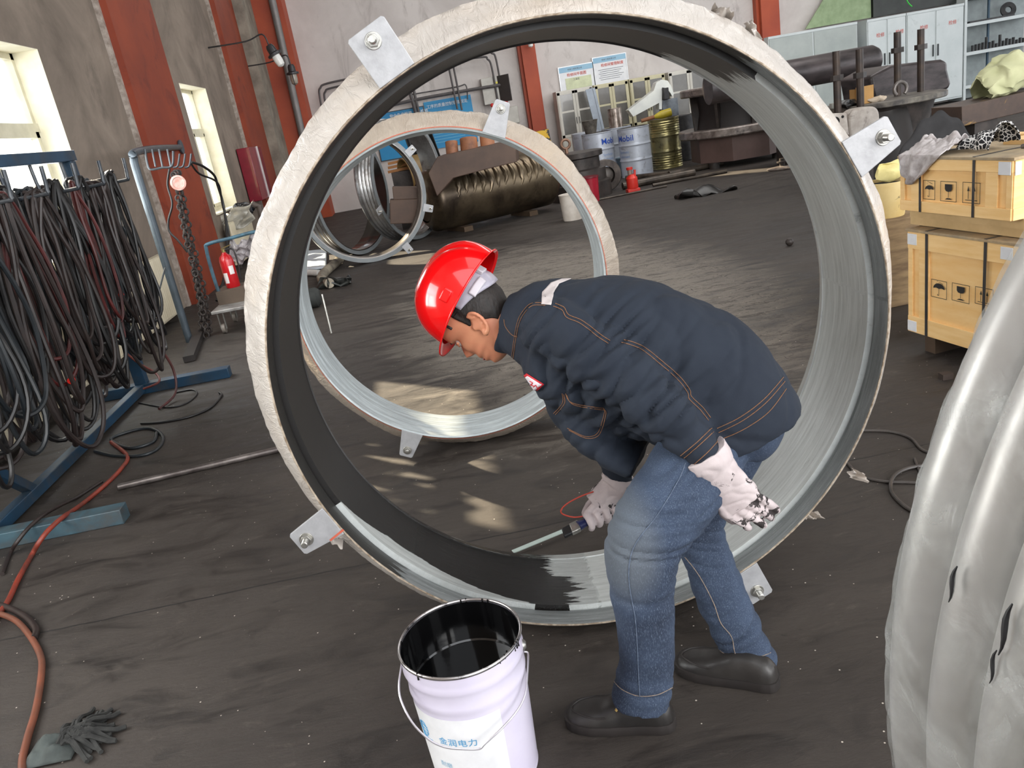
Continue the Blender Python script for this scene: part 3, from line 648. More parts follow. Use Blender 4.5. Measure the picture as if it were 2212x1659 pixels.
def crate(O, L, Hh, dep, label, px_boxes, straps, corners, lid_over=0.012):
    D = V((0.12, -0.993, 0)).normalized(); N = V((-D.y*-1, 0, 0)); N = V((-0.993, -0.12, 0)).normalized(); F = Face(O, D, N)
    T = thing('wooden_crate', label, 'crate', V(O)+D*(L/2)-N*(dep/2))
    b = B().box(F.at(L/2, Hh/2, -dep/2), (L-0.012, Hh, dep-0.012), D, F.Z, N); part('panel', b, M_ply, T, bev=0.002, smooth=False)
    b = B(); pw = Hh*0.20 if Hh < 0.4 else 0.085; th = 0.012
    F.rect(b, 0, L, 0, pw, -0.006, th*0.6); F.rect(b, 0, L, Hh-pw, Hh, -0.006, th*0.6)
    for (u0, u1) in ((0, 0.03), (0.075, 0.14), (L-0.14, L-0.075), (L-0.03, L)): F.rect(b, u0, u1, pw, Hh-pw, -0.006, th*0.4)
    F2 = Face(F.at(L, 0, 0), -N, D)
    F2.rect(b, 0, dep, 0, pw, -0.006, th*0.6); F2.rect(b, 0, dep, Hh-pw, Hh, -0.006, th*0.6)
    for u0 in (0, dep*0.5, dep-0.07): F2.rect(b, u0, u0+0.07, pw, Hh-pw, -0.006, th*0.4)
    part('planks', b, M_plk, T, bev=0.0015, smooth=False)
    part('lid', B().box(F.at(L/2, Hh+0.006, -dep/2), (L+2*lid_over, 0.013, dep+2*lid_over), D, F.Z, N), M_top, T, bev=0.002, smooth=False)
    b = B(); s_ = 0.055
    for (u0, zz) in corners: part('corner_plate', F.rect(B(), u0, u0+s_*1.15, zz, zz+s_, 0.006, 0.0095), M_wplate, T, bev=0.002, smooth=False)
    if corners and corners[-1][0] > L-0.1: part('corner_plate', F2.rect(B(), 0, 0.03, Hh-0.062, Hh-0.007, 0.006, 0.0095), M_wplate, T, bev=0.002, smooth=False)
    b = B()
    for u in straps:
        F.rect(b, u-0.008, u+0.008, 0, Hh+0.014, 0.0095, 0.011); b.box(F.at(u, Hh+0.014, -dep/2), (0.016, 0.0015, dep+0.02), D, F.Z, N)
    part('strap', b, M_strap, T, smooth=False)
    bx = []
    for kind, (xa, ya, xb, yb2) in px_boxes:
        u0, z1 = F.hit(xa, ya); u1, z0 = F.hit(xb, yb2); bx.append((kind, (u0, u1, z0, z1)))
    symbols(F, bx, T)
    return T, F
Oc = (2.35, 3.70, 0.10)
Tc, F1 = crate(Oc, 1.05, 0.52, 0.62, 'lower yellow plywood crate with dusty top on the floor', [('umbrella', (2012, 602, 2045, 648)), ('glass', (2057, 610, 2094, 657)), ('arrows', (2107, 618, 2145, 664))], [], [(0.0, 0.455), (0.0, 0.005)])
us = [F1.hit(2005, 560)[0], F1.hit(2131, 590)[0]]
# straps of the lower crate
b = B()
for u in us: F1.rect(b, u-0.008, u+0.008, 0, 0.534, 0.0095, 0.011); b.box(F1.at(u, 0.534, -0.31), (0.016, 0.0015, 0.64), F1.D, F1.Z, F1.N)
part('strap', b, M_strap, Tc, smooth=False)
u_ = F1.hit(2165, 530)[0]; b = B(); F1.rect(b, u_, u_+0.065, 0.455, 0.51, 0.006, 0.0095); part('corner_plate', b, M_wplate, Tc, bev=0.002, smooth=False)
for u in (0.08, 0.5, 0.92): part('skid', F1.rect(B(), u, u+0.07, -0.10, 0, -0.55, -0.03), mat('dirty_skid', (84, 66, 50), (60, 48, 38), 0.8), Tc, smooth=False)
Ou = (2.335, 3.74, 0.725)
b0, b1 = F1, None
Tu, F2_ = crate(Ou, 0.665, 0.25, 0.58, 'upper yellow plywood crate with a grey rag on its lid', [('umbrella', (1995, 389, 2020, 432)), ('glass', (2032, 391, 2066, 437)), ('arrows', (2080, 393, 2117, 441))], [], [(0.0, 0.19), (0.595, 0.19)])
b = B()
for u in (F2_.hit(1991, 430)[0], F2_.hit(2106, 430)[0]): F2_.rect(b, u-0.007, u+0.007, 0, 0.265, 0.0095, 0.011); b.box(F2_.at(u, 0.264, -0.29), (0.014, 0.0015, 0.6), F2_.D, F2_.Z, F2_.N)
part('strap', b, M_strap, Tu, smooth=False)
b = B()
F2_.rect(b, 0.0, 0.70, -0.045, -0.0, -0.60, -0.05); F2_.rect(b, -0.02, 0.85, -0.088, -0.045, -0.13, -0.07); F2_.rect(b, -0.02, 0.85, -0.088, -0.045, -0.50, -0.44)
part('skid', b, mat('pale_skid', (216, 186, 136), (190, 160, 112), 0.7, scale=4), Tu, smooth=False)
b = B(); F2_.rect(b, 0.30, 0.665, 0.263, 0.285, -0.42, -0.30); F2_.rect(b, 0.0, 0.665, 0.263, 0.28, -0.56, -0.50); part('batten', b, M_plk, Tu, smooth=False)
# rags on the upper crate
def cloth(fn, nu, nv): return B().grid(fn, nu, nv)
M_rag = mat('grey_rag', (196, 190, 190), (150, 142, 140), 0.9, scale=16, dirt=(120, 104, 98), dlo=0.52, dhi=0.7, dscale=9, bump=0.4, bscale=90)
topz = Ou[2]+0.27
def rag(u, v):
    # u along the crate, v from the pile on the lid out over the edge
    uu = 0.03+0.25*u*(1-0.55*max(0, (v-0.6)/0.4)); k = 0.16-0.31*v
    p = F2_.at(uu+0.02*noise.noise(V((v*4, u*2, 1))), 0, 0)
    if v < 0.58:
        inn = (0.58-v)/0.58; z = topz+0.006+0.075*math.exp(-((inn-0.5)/0.3)**2)*(0.5+0.9*abs(noise.noise(V((u*5, v*6, 2)))))+0.012*abs(noise.noise(V((u*16, v*16, 3))))
        q = p-F2_.N*(0.20*inn)
    else:
        dn = (v-0.58)/0.42; z = topz+0.004-0.115*dn*(0.9+0.35*math.sin(u*3.1)); q = p+F2_.N*(0.022+0.010*math.sin(u*14+v*3)+0.006*noise.noise(V((u*9, v*9, 7))))
    return V((q.x, q.y, z))
solo('grey_rag', cloth(rag, 44, 50), M_rag, 'crumpled stained grey rag hanging over the edge of the upper crate', 'rag', thick=0.004)
t = NT('black_white_net_cloth'); t.set('Roughness', 0.9); vv = t.voro(46, vec=t.mapped((1, 1, 1.1)), feat='DISTANCE_TO_EDGE'); t.col(t.mix(t.bw(vv, 0.05, 0.09), lin((214, 212, 210)), lin((22, 22, 26)))); M_net = t.m
def net(u, v):
    a = PI*(0.05+0.95*v); r = 0.085*(0.75+0.35*u)*(1+0.35*noise.noise(V((u*4, v*3, 9))))
    p = F2_.at(0.24+0.21*u, 0, -0.16-r*math.cos(a)*0.9); return V((p.x, p.y, topz+0.006+r*0.9*math.sin(a)*(0.75+0.4*u)+0.012*abs(noise.noise(V((u*12, v*12, 4))))))
solo('patterned_cloth', cloth(net, 36, 40), M_net, 'black and white patterned cloth bundled on the upper crate lid', 'cloth', thick=0.004)
# tools on the lid
M_tool = mat('oily_tool_steel', (66, 60, 58), (130, 124, 120), 0.35, 0.7, scale=14)
b = B(); p0 = F2_.at(0.50, 0.272, -0.20); b.tube([p0, F2_.at(0.62, 0.275, -0.24)], 0.010, 10); b.box(F2_.at(0.66, 0.280, -0.26), (0.11, 0.022, 0.05), F2_.D, F2_.Z, F2_.N)
solo('hand_tool', b, M_tool, 'dark steel cutter lying nearest the cloth on the upper crate', 'tool', bev=0.003)
b = B(); b.tube(smooth_path([F2_.at(0.47, 0.276, -0.40), F2_.at(0.55, 0.29, -0.36), F2_.at(0.62, 0.282, -0.42)]), 0.008, 8); b.sphere(F2_.at(0.60, 0.29, -0.38), (0.03, 0.02, 0.02)); b.box(F2_.at(0.56, 0.284, -0.46), (0.10, 0.02, 0.03), F2_.D, F2_.Z, F2_.N)
solo('pliers', b, M_tool, 'oily pliers further back on the upper crate lid', 'tool', bev=0.003)
# ================================================================== LEFT SIDE: HOSE RACK AND ITS HOSES
M_blue = mat('worn_blue_paint', (26, 62, 88), (24, 48, 66), 0.45, scale=5, dirt=(60, 60, 60), dlo=0.5, dhi=0.75)
M_bluel = mat('faded_blue_grey_paint', (64, 90, 100), (50, 66, 74), 0.5, scale=7, dirt=(70, 62, 56), dlo=0.5, dhi=0.75)
M_hook = mat('worn_hook_steel', (44, 50, 58), (84, 86, 88), 0.4, 0.5, scale=12)
xr = -2.30
T = thing('hose_rack', 'blue square-tube rack holding the mass of hoses along the left wall', 'rack', (xr, 4.7, 0))
b = B().bb((xr-0.035, 3.3, 1.68), (xr+0.035, 5.95, 1.75)); part('top_beam', b, M_blue, T, bev=0.004)
for yy in (3.55, 5.86):
    part('post', B().bb((xr-0.04, yy-0.04, 0.05), (xr+0.04, yy+0.04, 1.68)), M_blue, T, bev=0.004)
    part('foot', B().bb((xr-0.35, yy-0.045, 0.0), (-1.66, yy+0.045, 0.075)), M_bluel if yy < 4 else M_blue, T, bev=0.004)
part('floor_beam', B().bb((xr-0.03, 3.6, 0.02), (xr+0.03, 5.8, 0.08)), M_blue, T, bev=0.004)
part('brace', B().bar((xr, 3.62, 0.45), (xr, 4.05, 0.06), 0.05, 0.05, (1, 0, 0)), M_blue, T, bev=0.003)
hooks = [3.65, 4.1, 4.5, 4.9, 5.3, 5.75]
for yy in hooks:
    z0 = 1.50; pts = [(xr, yy, 1.68), (xr+0.01, yy, z0+0.03), (xr+0.05, yy, z0), (xr+0.36, yy, z0), (xr+0.39, yy, z0+0.02), (xr+0.40, yy, z0+0.14)]
    part('hook', B().tube(smooth_path(pts, 3), 0.011, 8), M_hook, T)
def coil(yy, x0, zt, n, drop, wid, r, seed, tail=None):
    random.seed(seed); pts = []; N = 26
    for k in range(n):
        dr = drop*random.uniform(0.72, 1.08); w = wid*random.uniform(0.6, 1.35); xo = random.uniform(-0.05, 0.05); ph = random.uniform(-0.2, 0.2); tw = random.uniform(-0.9, 0.9)
        for i in range(N):
            t_ = 2*PI*i/N; s_ = math.sin(t_); z = zt-dr*(1-math.cos(t_))/2
            f = 0.25+0.75*((1-math.cos(t_))/2)**0.8
            y_ = yy+w*s_*f*math.cos(tw*0.6)+0.02*noise.noise(V((k*3.1, i*0.3, seed))); x_ = x0+xo+w*s_*f*math.sin(tw)*0.6+0.04*noise.noise(V((seed, k*2.0, i*0.25)))
            pts.append(V((max(x_, -2.62), y_, max(z+0.015*noise.noise(V((i*0.4, k, seed*1.3))), r+0.004+0.012*(k % 3)))))
    if tail: pts += [V(q) for q in tail]
    return B().tube(smooth_path(pts, 2), r, 7)
hcol = {'black': mat('black_rubber_hose', (17, 16, 17), (28, 26, 26), 0.42, scale=20), 'brown': mat('brown_black_hose', (30, 23, 22), (44, 33, 30), 0.5, scale=12),
        'red': mat('dull_red_hose', (84, 26, 24), (50, 24, 22), 0.45, scale=6), 'slate': mat('slate_grey_hose', (32, 37, 41), (24, 27, 30), 0.4, scale=12)}
hl = [('black', 5.05, -2.38, 7, 1.34, 0.24, 0.013), ('brown', 5.4, -2.36, 7, 1.32, 0.24, 0.013), ('slate', 5.62, -2.2, 6, 1.30, 0.22, 0.012), ('black', 4.7, -2.36, 7, 1.34, 0.24, 0.013), ('brown', 4.35, -2.36, 7, 1.34, 0.22, 0.013), ('black', 3.45, -2.05, 6, 1.20, 0.20, 0.011), ('brown', 3.62, -2.12, 6, 1.25, 0.18, 0.011), ('slate', 3.72, -2.0, 5, 1.18, 0.22, 0.012), ('black', 4.02, -2.1, 7, 1.15, 0.18, 0.011),
      ('brown', 4.12, -2.0, 6, 1.22, 0.20, 0.012), ('red', 4.2, -2.02, 3, 1.10, 0.20, 0.010), ('black', 4.45, -2.12, 7, 1.25, 0.17, 0.011), ('brown', 4.52, -2.0, 6, 1.05, 0.18, 0.011),
      ('slate', 4.6, -2.08, 5, 1.12, 0.22, 0.010), ('black', 4.86, -2.0, 7, 1.18, 0.19, 0.012), ('brown', 4.95, -2.1, 6, 1.20, 0.17, 0.011), ('red', 5.05, -1.98, 3, 1.16, 0.17, 0.010),
      ('black', 5.25, -2.05, 6, 1.10, 0.18, 0.011), ('brown', 5.33, -1.98, 6, 1.24, 0.19, 0.011), ('slate', 5.45, -2.1, 4, 1.05, 0.20, 0.011), ('black', 5.7, -2.02, 6, 1.16, 0.17, 0.011), ('brown', 5.78, -2.1, 6, 1.0, 0.16, 0.011)]
seen = {}
posn = {'black': ['thick and deep at the back of the fifth hook', 'thick and deep at the back of the fourth hook', 'at the near end of the rack', 'on the second hook', 'on the third hook', 'on the fourth hook', 'on the fifth hook', 'on the last hook by the blue post'],
        'brown': ['thick and deep at the back toward the last hook', 'thick and deep at the back of the third hook', 'at the near end of the rack', 'on the second hook', 'on the third hook', 'on the fourth hook', 'on the fifth hook', 'on the last hook by the blue post'],
        'slate': ['close behind the blue right post', 'near the left edge', 'in the middle of the rack', 'toward the right of the rack'], 'red': ['left of the middle', 'right of the middle']}
cn = {'black': 'black rubber hose coil', 'brown': 'brownish black hose coil', 'slate': 'slate grey hose coil', 'red': 'dull red hose loop'}
for i, (c_, yy, x0, n, dr, w, r) in enumerate(hl):
    k = seen.get(c_, 0); seen[c_] = k+1
    o = solo('hose_coil', coil(yy, x0, 1.525+0.02*(i % 3), n, dr, w, r, 11+i*7), hcol[c_], '%s hanging %s' % (cn[c_], posn[c_][k]), 'hose', (x0, yy, 1.0), 'hoses on the blue rack')
    if i % 4 == 1:
        q = V((x0+0.02, yy+0.06, 1.05-0.12*(i % 5))); part('red_tie', B().cyl(q-V((0, 0.012, 0)), q+V((0, 0.012, 0)), 0.017, n=10), mat('bright_red_tie', (226, 40, 30), rough=0.4), o)
def floor_hose(pts, r, m, label, name='floor_hose', z=None):
    P = [G(q[0], q[1], (q[2] if len(q) > 2 else r)) for q in pts]; return solo(name, B().tube(smooth_path(P, 6), r, 14), m, label, 'hose', (P[0].x, P[0].y, 0))
M_oh = mat('orange_air_hose', (140, 52, 34), (112, 44, 32), 0.45, scale=8, dirt=(60, 44, 38), dlo=0.5, dhi=0.7)
floor_hose([(240, 955), (275, 985), (262, 1012), (230, 1045), (195, 1075), (165, 1098, 0.04), (135, 1118, 0.088), (105, 1145, 0.088), (84, 1172, 0.06), (68, 1200), (40, 1250), (16, 1300), (-20, 1350)], 0.011, M_oh, 'orange hose snaking over the floor from below the rack')
floor_hose([(-20, 1320), (30, 1338), (62, 1370), (86, 1412), (90, 1450), (78, 1530), (58, 1600), (48, 1665), (70, 1800), (160, 2000), (320, 2200)], 0.011, mat('faded_orange_hose', (124, 70, 50), (96, 60, 46), 0.5, scale=6), 'faded orange hose in the bottom left corner of the floor')
floor_hose([(220, 1040), (170, 1072), (130, 1092, 0.04), (95, 1112, 0.086), (62, 1140, 0.086), (36, 1172, 0.05), (22, 1195), (5, 1240)], 0.009, hcol['brown'], 'dark hose running beside the orange hose')
floor_hose([(-20, 1300), (30, 1318), (62, 1338), (78, 1360), (74, 1378)], 0.012, hcol['brown'], 'short dark hose end above the faded orange hose')
floor_hose([(205, 975), (250, 985), (310, 983), (345, 965), (350, 940), (320, 925), (270, 935), (240, 950), (280, 968), (330, 955), (338, 935)], 0.010, hcol['slate'], 'slate hose looped on the floor below the rack')
floor_hose([(300, 870), (360, 880), (400, 872), (425, 852), (415, 842), (380, 848)], 0.006, hcol['black'], 'thin dark cable curled beside the blue foot')
floor_hose([(305, 915), (350, 912), (410, 900), (455, 880), (478, 855), (474, 848)], 0.008, hcol['black'], 'oily dark rope arc on the floor right of the rack')
P = [W(x, y, yy) for x, y, yy in ((262, 640, 5.85), (300, 690, 5.8), (345, 750, 5.75), (375, 800, 5.6), (378, 850, 5.5), (345, 888, 5.3))]; P[-1].z = 0.012; P[-2].z = max(P[-2].z, 0.02)
solo('hanging_hose', B().tube(smooth_path(P, 6), 0.009, 8), hcol['red'], 'dull red hose bowing out to the right of the rack', 'hose')
P = [W(x, y, yy) for x, y, yy in ((270, 760, 5.8), (300, 785, 5.75), (335, 805, 5.7), (343, 825, 5.6), (310, 840, 5.6))]
solo('hanging_hose', B().tube(smooth_path(P, 6), 0.008, 8), mat('pink_red_hose', (120, 60, 52), (90, 40, 36), 0.5), 'short reddish hose loop low beside the blue post', 'hose')
P = [W(x, y, yy) for x, y, yy in ((160, 480, 5.8), (205, 452, 5.8), (240, 470, 5.8), (250, 500, 5.8), (215, 520, 5.8), (262, 490, 5.75), (272, 520, 5.75), (262, 560, 5.7), (225, 575, 5.7))]
solo('hanging_hose', B().tube(smooth_path(P, 6), 0.009, 8), hcol['slate'], 'slate hose kinked out in small loops at shoulder height', 'hose')
# steel pipe and blue-grey tube lying on the floor
p, q = G(256, 1052, 0.017), G(640, 962, 0.017)
solo('steel_pipe', B().tube([p, q], 0.017, 16), mat('dark_oily_pipe', (70, 62, 60), (130, 122, 118), 0.35, 0.6, scale=9, stretch=(1, 1, 1)), 'long dark steel pipe lying on the floor left of the big ring', 'pipe')
# mop head, bottom left
random.seed(3); c0 = G(150, 1615, 0); T = thing('mop_head', 'dirty black string mop head on the floor at the bottom left', 'mop', c0)
M_mop = mat('filthy_mop_strings', (30, 30, 29), (52, 52, 50), 0.9, scale=30, bump=0.5)
b = B()
for i in range(60):
    a = random.uniform(-0.9, 1.9); L = random.uniform(0.05, 0.12); s0 = c0+V((random.uniform(-0.02, 0.05), random.uniform(-0.02, 0.03), 0.03)); d = V((math.cos(a), math.sin(a), 0)); pts = [s0+d*(L*k/5)+V((0.012*noise.noise(V((i, k, 1))), 0.012*noise.noise(V((i, k, 5))), 0.025*math.sin(k*0.9)*(1-k/6)-0.004*k)) for k in range(6)]
    for q in pts: q.z = max(q.z, 0.008)
    b.tube(pts, 0.007, 6)
part('strings', b, M_mop, T)
part('cloth_body', B().grid(lambda u, v: c0+V((-0.11+0.14*u, -0.06+0.12*v, 0.006+0.035*math.sin(PI*u)*math.sin(PI*v)*(1+noise.noise(V((u*4, v*4, 0)))))), 20, 20), mat('grey_green_mop_cloth', (70, 76, 74), (50, 54, 52), 0.9, scale=10, bump=0.5), T, thick=0.004)
# ------------------------------------------------------------------ pipe jib with sling chains, in front of the first pilaster
M_jib = mat('blue_grey_pipe', (78, 88, 96), (58, 66, 72), 0.38, 0.3, scale=5)
pb = V((-2.37, 7.4, 0)); T = thing('pipe_stand', 'tall blue-grey bent pipe stand in front of the orange pilaster', 'stand', pb)
pe = WX(388, 318, -2.83)
part('pipe', B().tube(smooth_path([pb, pb+V((0, 0, 1.0)), pb+V((0, 0, 1.56)), pb+V((0.0, 0.03, 1.66)), pb+V((-0.01, 0.12, 1.71)), pb.lerp(pe, 0.4)*1.0+V((0, 0, 1.71-pb.lerp(pe, 0.4).z+0.04)), pe], 6), 0.034, 16), M_jib, T)
part('wall_flange', B().cyl(pe+V((0.01, 0, 0)), pe-V((0.0, 0, 0))+V((-0.0, 0, 0))+V((0.03, 0, 0)), 0.085, n=20), mat('blue_grey_pipe', (104, 116, 124)), T)
part('brace', B().bar(G(325, 700, 0.35), G(325, 700, 0.35)+V((0.22, 0.1, 0.42)), 0.035, 0.01), mat('dark_flat_bar', (46, 50, 54), rough=0.5), T)
def Wz(px, py, y): return W(px, py, y)
b = B(); yc = 7.75
b.tube(smooth_path([Wz(313, 322, yc), Wz(318, 352, yc), Wz(325, 366, yc), Wz(350, 362, yc), Wz(372, 358, yc), Wz(374, 326, yc)], 4), 0.011, 8)
for x0 in (328, 343, 361): b.tube([Wz(x0, 322, yc), Wz(x0+8, 360, yc)], 0.009, 8)
for x0 in (388, 400, 413): b.tube(smooth_path([Wz(x0-14, 362, yc), Wz(x0-4, 358, yc), Wz(x0, 332, yc)], 3), 0.009, 8)
part('hook_comb', b, mat('hook_rod', (80, 84, 88), rough=0.35, metal=0.6), T)
M_chain = mat('oily_sling', (38, 32, 30), (62, 54, 50), 0.6, 0.2, scale=60, bump=0.8, bscale=120)
def chain(px, y0, y1, r, label, link=0.036):
    P = smooth_path([W(x, y, y0+(y1-y0)*i/(len(px)-1)) for i, (x, y) in enumerate(px)], 10); b = B(); L = 0; last = P[0]; k = 0
    for a, c in zip(P, P[1:]):
        L += (c-a).length
        if L >= link:
            d = (c-a).normalized(); u, w = frame(d); e = u if k % 2 else w; m_ = c
            b.tube([m_+d*(link*0.75*math.cos(2*PI*i/10))+e*(r*1.9*math.sin(2*PI*i/10)) for i in range(10)], r*0.75, 6, closed=True); L = 0; k += 1
    return solo('sling_chain', b, M_chain, label, 'chain', P[0])
chain([(378, 365), (388, 410), (398, 480), (415, 560), (432, 650), (436, 735)], 7.7, 7.5, 0.013, 'heavy dark chain sling hanging from the comb, left strand')
chain([(374, 368), (384, 420), (404, 520), (424, 600), (441, 690), (447, 738)], 7.66, 7.45, 0.013, 'heavy dark chain sling hanging from the comb, middle strand')
chain([(383, 365), (396, 430), (410, 500), (430, 580), (447, 660), (452, 738)], 7.72, 7.5, 0.013, 'heavy dark chain sling hanging from the comb, right strand')
b = B(); c = W(385, 395, 7.62); b.lathe([(0.0, 0.012), (0.045, 0.012), (0.052, 0.02), (0.066, 0.018), (0.068, 0.0), (0.0, -0.01)], c, (CO-c).normalized(), 28)
solo('hook_block', b, mat('rusty_pink_disc', (196, 128, 112), (214, 190, 182), 0.5, scale=16), 'round rusty pink disc hanging on the chains', 'hook block')
P = [W(x, y, 7.75) for x, y in ((366, 365), (362, 400), (372, 440), (364, 475), (366, 500), (385, 520), (405, 545))]
solo('hanging_cable', B().tube(smooth_path(P, 6), 0.010, 8), hcol['black'], 'black cable curving beside the chains', 'cable')
P = [W(x, y, yy) for x, y, yy in ((412, 350, 8.2), (420, 352, 8.3), (440, 360, 8.5), (462, 378, 8.7), (470, 400, 8.8), (484, 450, 8.8), (490, 520, 8.6), (486, 590, 8.3), (468, 650, 8.0))]
solo('hanging_cable', B().tube(smooth_path(P, 6), 0.013, 8), hcol['black'], 'twisted black cable swagged across the narrow window', 'cable')
P = [W(x, y, yy) for x, y, yy in ((412, 352, 8.2), (430, 375, 8.4), (470, 395, 8.7), (480, 440, 8.8), (494, 500, 8.8), (496, 560, 8.6), (512, 640, 8.4))]
solo('hanging_cable', B().tube(smooth_path(P, 6), 0.010, 8), hcol['black'], 'second thinner black cable beside the narrow window', 'cable')
# dark steel offcut on the floor by the stand
b = B().bar(G(408, 775, 0.03), G(432, 715, 0.03), 0.09, 0.05); solo('steel_channel', b, mat('dark_channel', (46, 40, 38), (30, 27, 26), 0.6), 'dark steel channel lying at the foot of the pipe stand', 'steel offcut')
# ------------------------------------------------------------------ cart with extinguisher
yk = 7.75; cb = G(480, 722, 0); T = thing('trolley', 'small blue-handled flat trolley left of the ring', 'trolley', (cb.x+0.15, yk, 0))
hp = [W(486, 668, yk), W(462, 600, yk), W(446, 540, yk), W(450, 527, yk), W(500, 514, yk), W(560, 500, yk), W(572, 520, yk), W(600, 650, yk)]
part('handle', B().tube(smooth_path(hp, 4), 0.017, 12), mat('chipped_blue_tube', (70, 110, 128), (50, 72, 84), 0.45, scale=10), T)
pl = W(470, 700, yk-0.25); zz = 0.20; x0 = -2.12
part('deck', B().bb((x0, yk-0.32, zz), (x0+0.62, yk+0.30, zz+0.03)), mat('bent_grey_deck', (168, 166, 164), (120, 116, 112), 0.5, 0.4, scale=8), T, bev=0.006)
part('box_side', B().bb((x0+0.02, yk-0.05, zz+0.03), (x0+0.60, yk+0.28, zz+0.16)), mat('brown_carton', (92, 78, 66), rough=0.8), T)
for dx, dy in ((0.06, -0.25), (0.55, -0.25), (0.06, 0.22), (0.55, 0.22)):
    w_ = part('wheel', B().cyl((x0+dx-0.015, yk+dy, 0.045), (x0+dx+0.015, yk+dy, 0.045), 0.045, n=20), mat('grey_caster', (120, 112, 104), rough=0.5), T)
    part('fork', B().bb((x0+dx-0.03, yk+dy-0.01, 0.04), (x0+dx-0.02, yk+dy+0.01, zz)).bb((x0+dx+0.02, yk+dy-0.01, 0.04), (x0+dx+0.03, yk+dy+0.01, zz)), M_bolt, w_)
M_fire = mat('extinguisher_red', (190, 22, 30), (176, 18, 26), 0.3, coat=0.4)
ce = W(515, 655, 7.85); T = thing('fire_extinguisher', 'red fire extinguisher standing on the trolley', 'fire extinguisher', (ce.x, 7.85, zz+0.16))
o_ = V((ce.x, 7.85, zz+0.16))
part('cylinder', B().lathe([(0.0, 0.0), (0.062, 0.0), (0.066, 0.008), (0.066, 0.26), (0.055, 0.30), (0.025, 0.325), (0.018, 0.34), (0.0, 0.34)], o_, n=28), M_fire, T)
part('valve', B().cyl(o_+V((0, 0, 0.33)), o_+V((0, 0, 0.37)), 0.016).bar(o_+V((-0.02, 0, 0.375)), o_+V((0.08, 0, 0.40)), 0.018, 0.008), mat('brass_valve', (160, 140, 90), rough=0.35, metal=0.7), T)
part('hose', B().tube(smooth_path([o_+V((0.02, 0, 0.36)), o_+V((0.09, 0, 0.35)), o_+V((0.10, 0, 0.2)), o_+V((0.085, 0, 0.06))], 5), 0.008, 8), hcol['black'], T)
for a0, z0, z1 in ((-2.4, 0.05, 0.15), (-1.3, 0.13, 0.21)): part('sticker', B().grid(lambda u, v: o_+V((0.067*math.cos(a0+0.7*u), 0.067*math.sin(a0+0.7*u), z0+(z1-z0)*v)), 8, 2), mat('white_sticker', (232, 226, 222), rough=0.5), T)
# junk round the narrow window
p = W(522, 455, 12.6); b = B().sphere(p, (0.16, 0.2, 0.11), 28, 18).jit(0.06, 9)
solo('plastic_bag', b, mat('black_bag', (24, 24, 26), (40, 40, 42), 0.2, scale=12), 'crumpled black plastic bag under the narrow window', 'bag')
b = B().grid(lambda u, v: W(470+75*u, 470-35*u+60*v*(1-0.3*u), 12.2)+V((0.05*math.sin(u*9+v*5), 0.06*noise.noise(V((u*5, v*5, 0))), 0.02*math.sin(u*14))), 30, 16)
solo('plastic_sheet', b, mat('grey_white_sheet', (196, 192, 180), (150, 146, 136), 0.25, scale=4), 'grey-white plastic sheet draped over the far radiator', 'sheet', thick=0.003)
b = B().grid(lambda u, v: W(497+58*u, 514+45*v+10*math.sin(u*5), 8.0)+V((0, 0.05*noise.noise(V((u*6, v*6, 0))), 0.02*math.sin(u*17+v*4))), 30, 14)
solo('plastic_sheet', b, mat('pinkish_film_sheet', (170, 164, 166), (110, 104, 104), 0.3, scale=7), 'dull film sheet hanging on the trolley handle', 'sheet', thick=0.003)
b = B().tube([W(592-48, 440, 12.9), W(552, 445, 12.9), W(560, 445, 12.9), V((W(566, 490, 12.9).x, 12.9, 0.0))], 0.05, 12); solo('drain_pipe', b, mat('brown_pipe', (96, 84, 78), rough=0.5), 'stubby brown pipe beside the far radiator', 'pipe')
# crimson hose cabinet
T = thing('fire_cabinet', 'crimson fire hose cabinet with a white edge on the left wall', 'cabinet', (-2.8, 14.8, 0.75))
part('body', B().bb((XL+0.015, 14.45, 0.78), (-2.72, 15.2, 1.68)), mat('crimson_door', (134, 18, 44), (120, 16, 40), 0.25, coat=0.4), T, bev=0.008)
part('edge', B().bb((-2.72, 15.12, 0.78), (-2.705, 15.2, 1.68)), mat('white_edge', (226, 222, 220), rough=0.4), T)
part('door', B().bb((-2.72, 15.21, 0.80), (-2.66, 15.24, 1.66)), mat('dark_red_side', (110, 20, 26), rough=0.5), T)
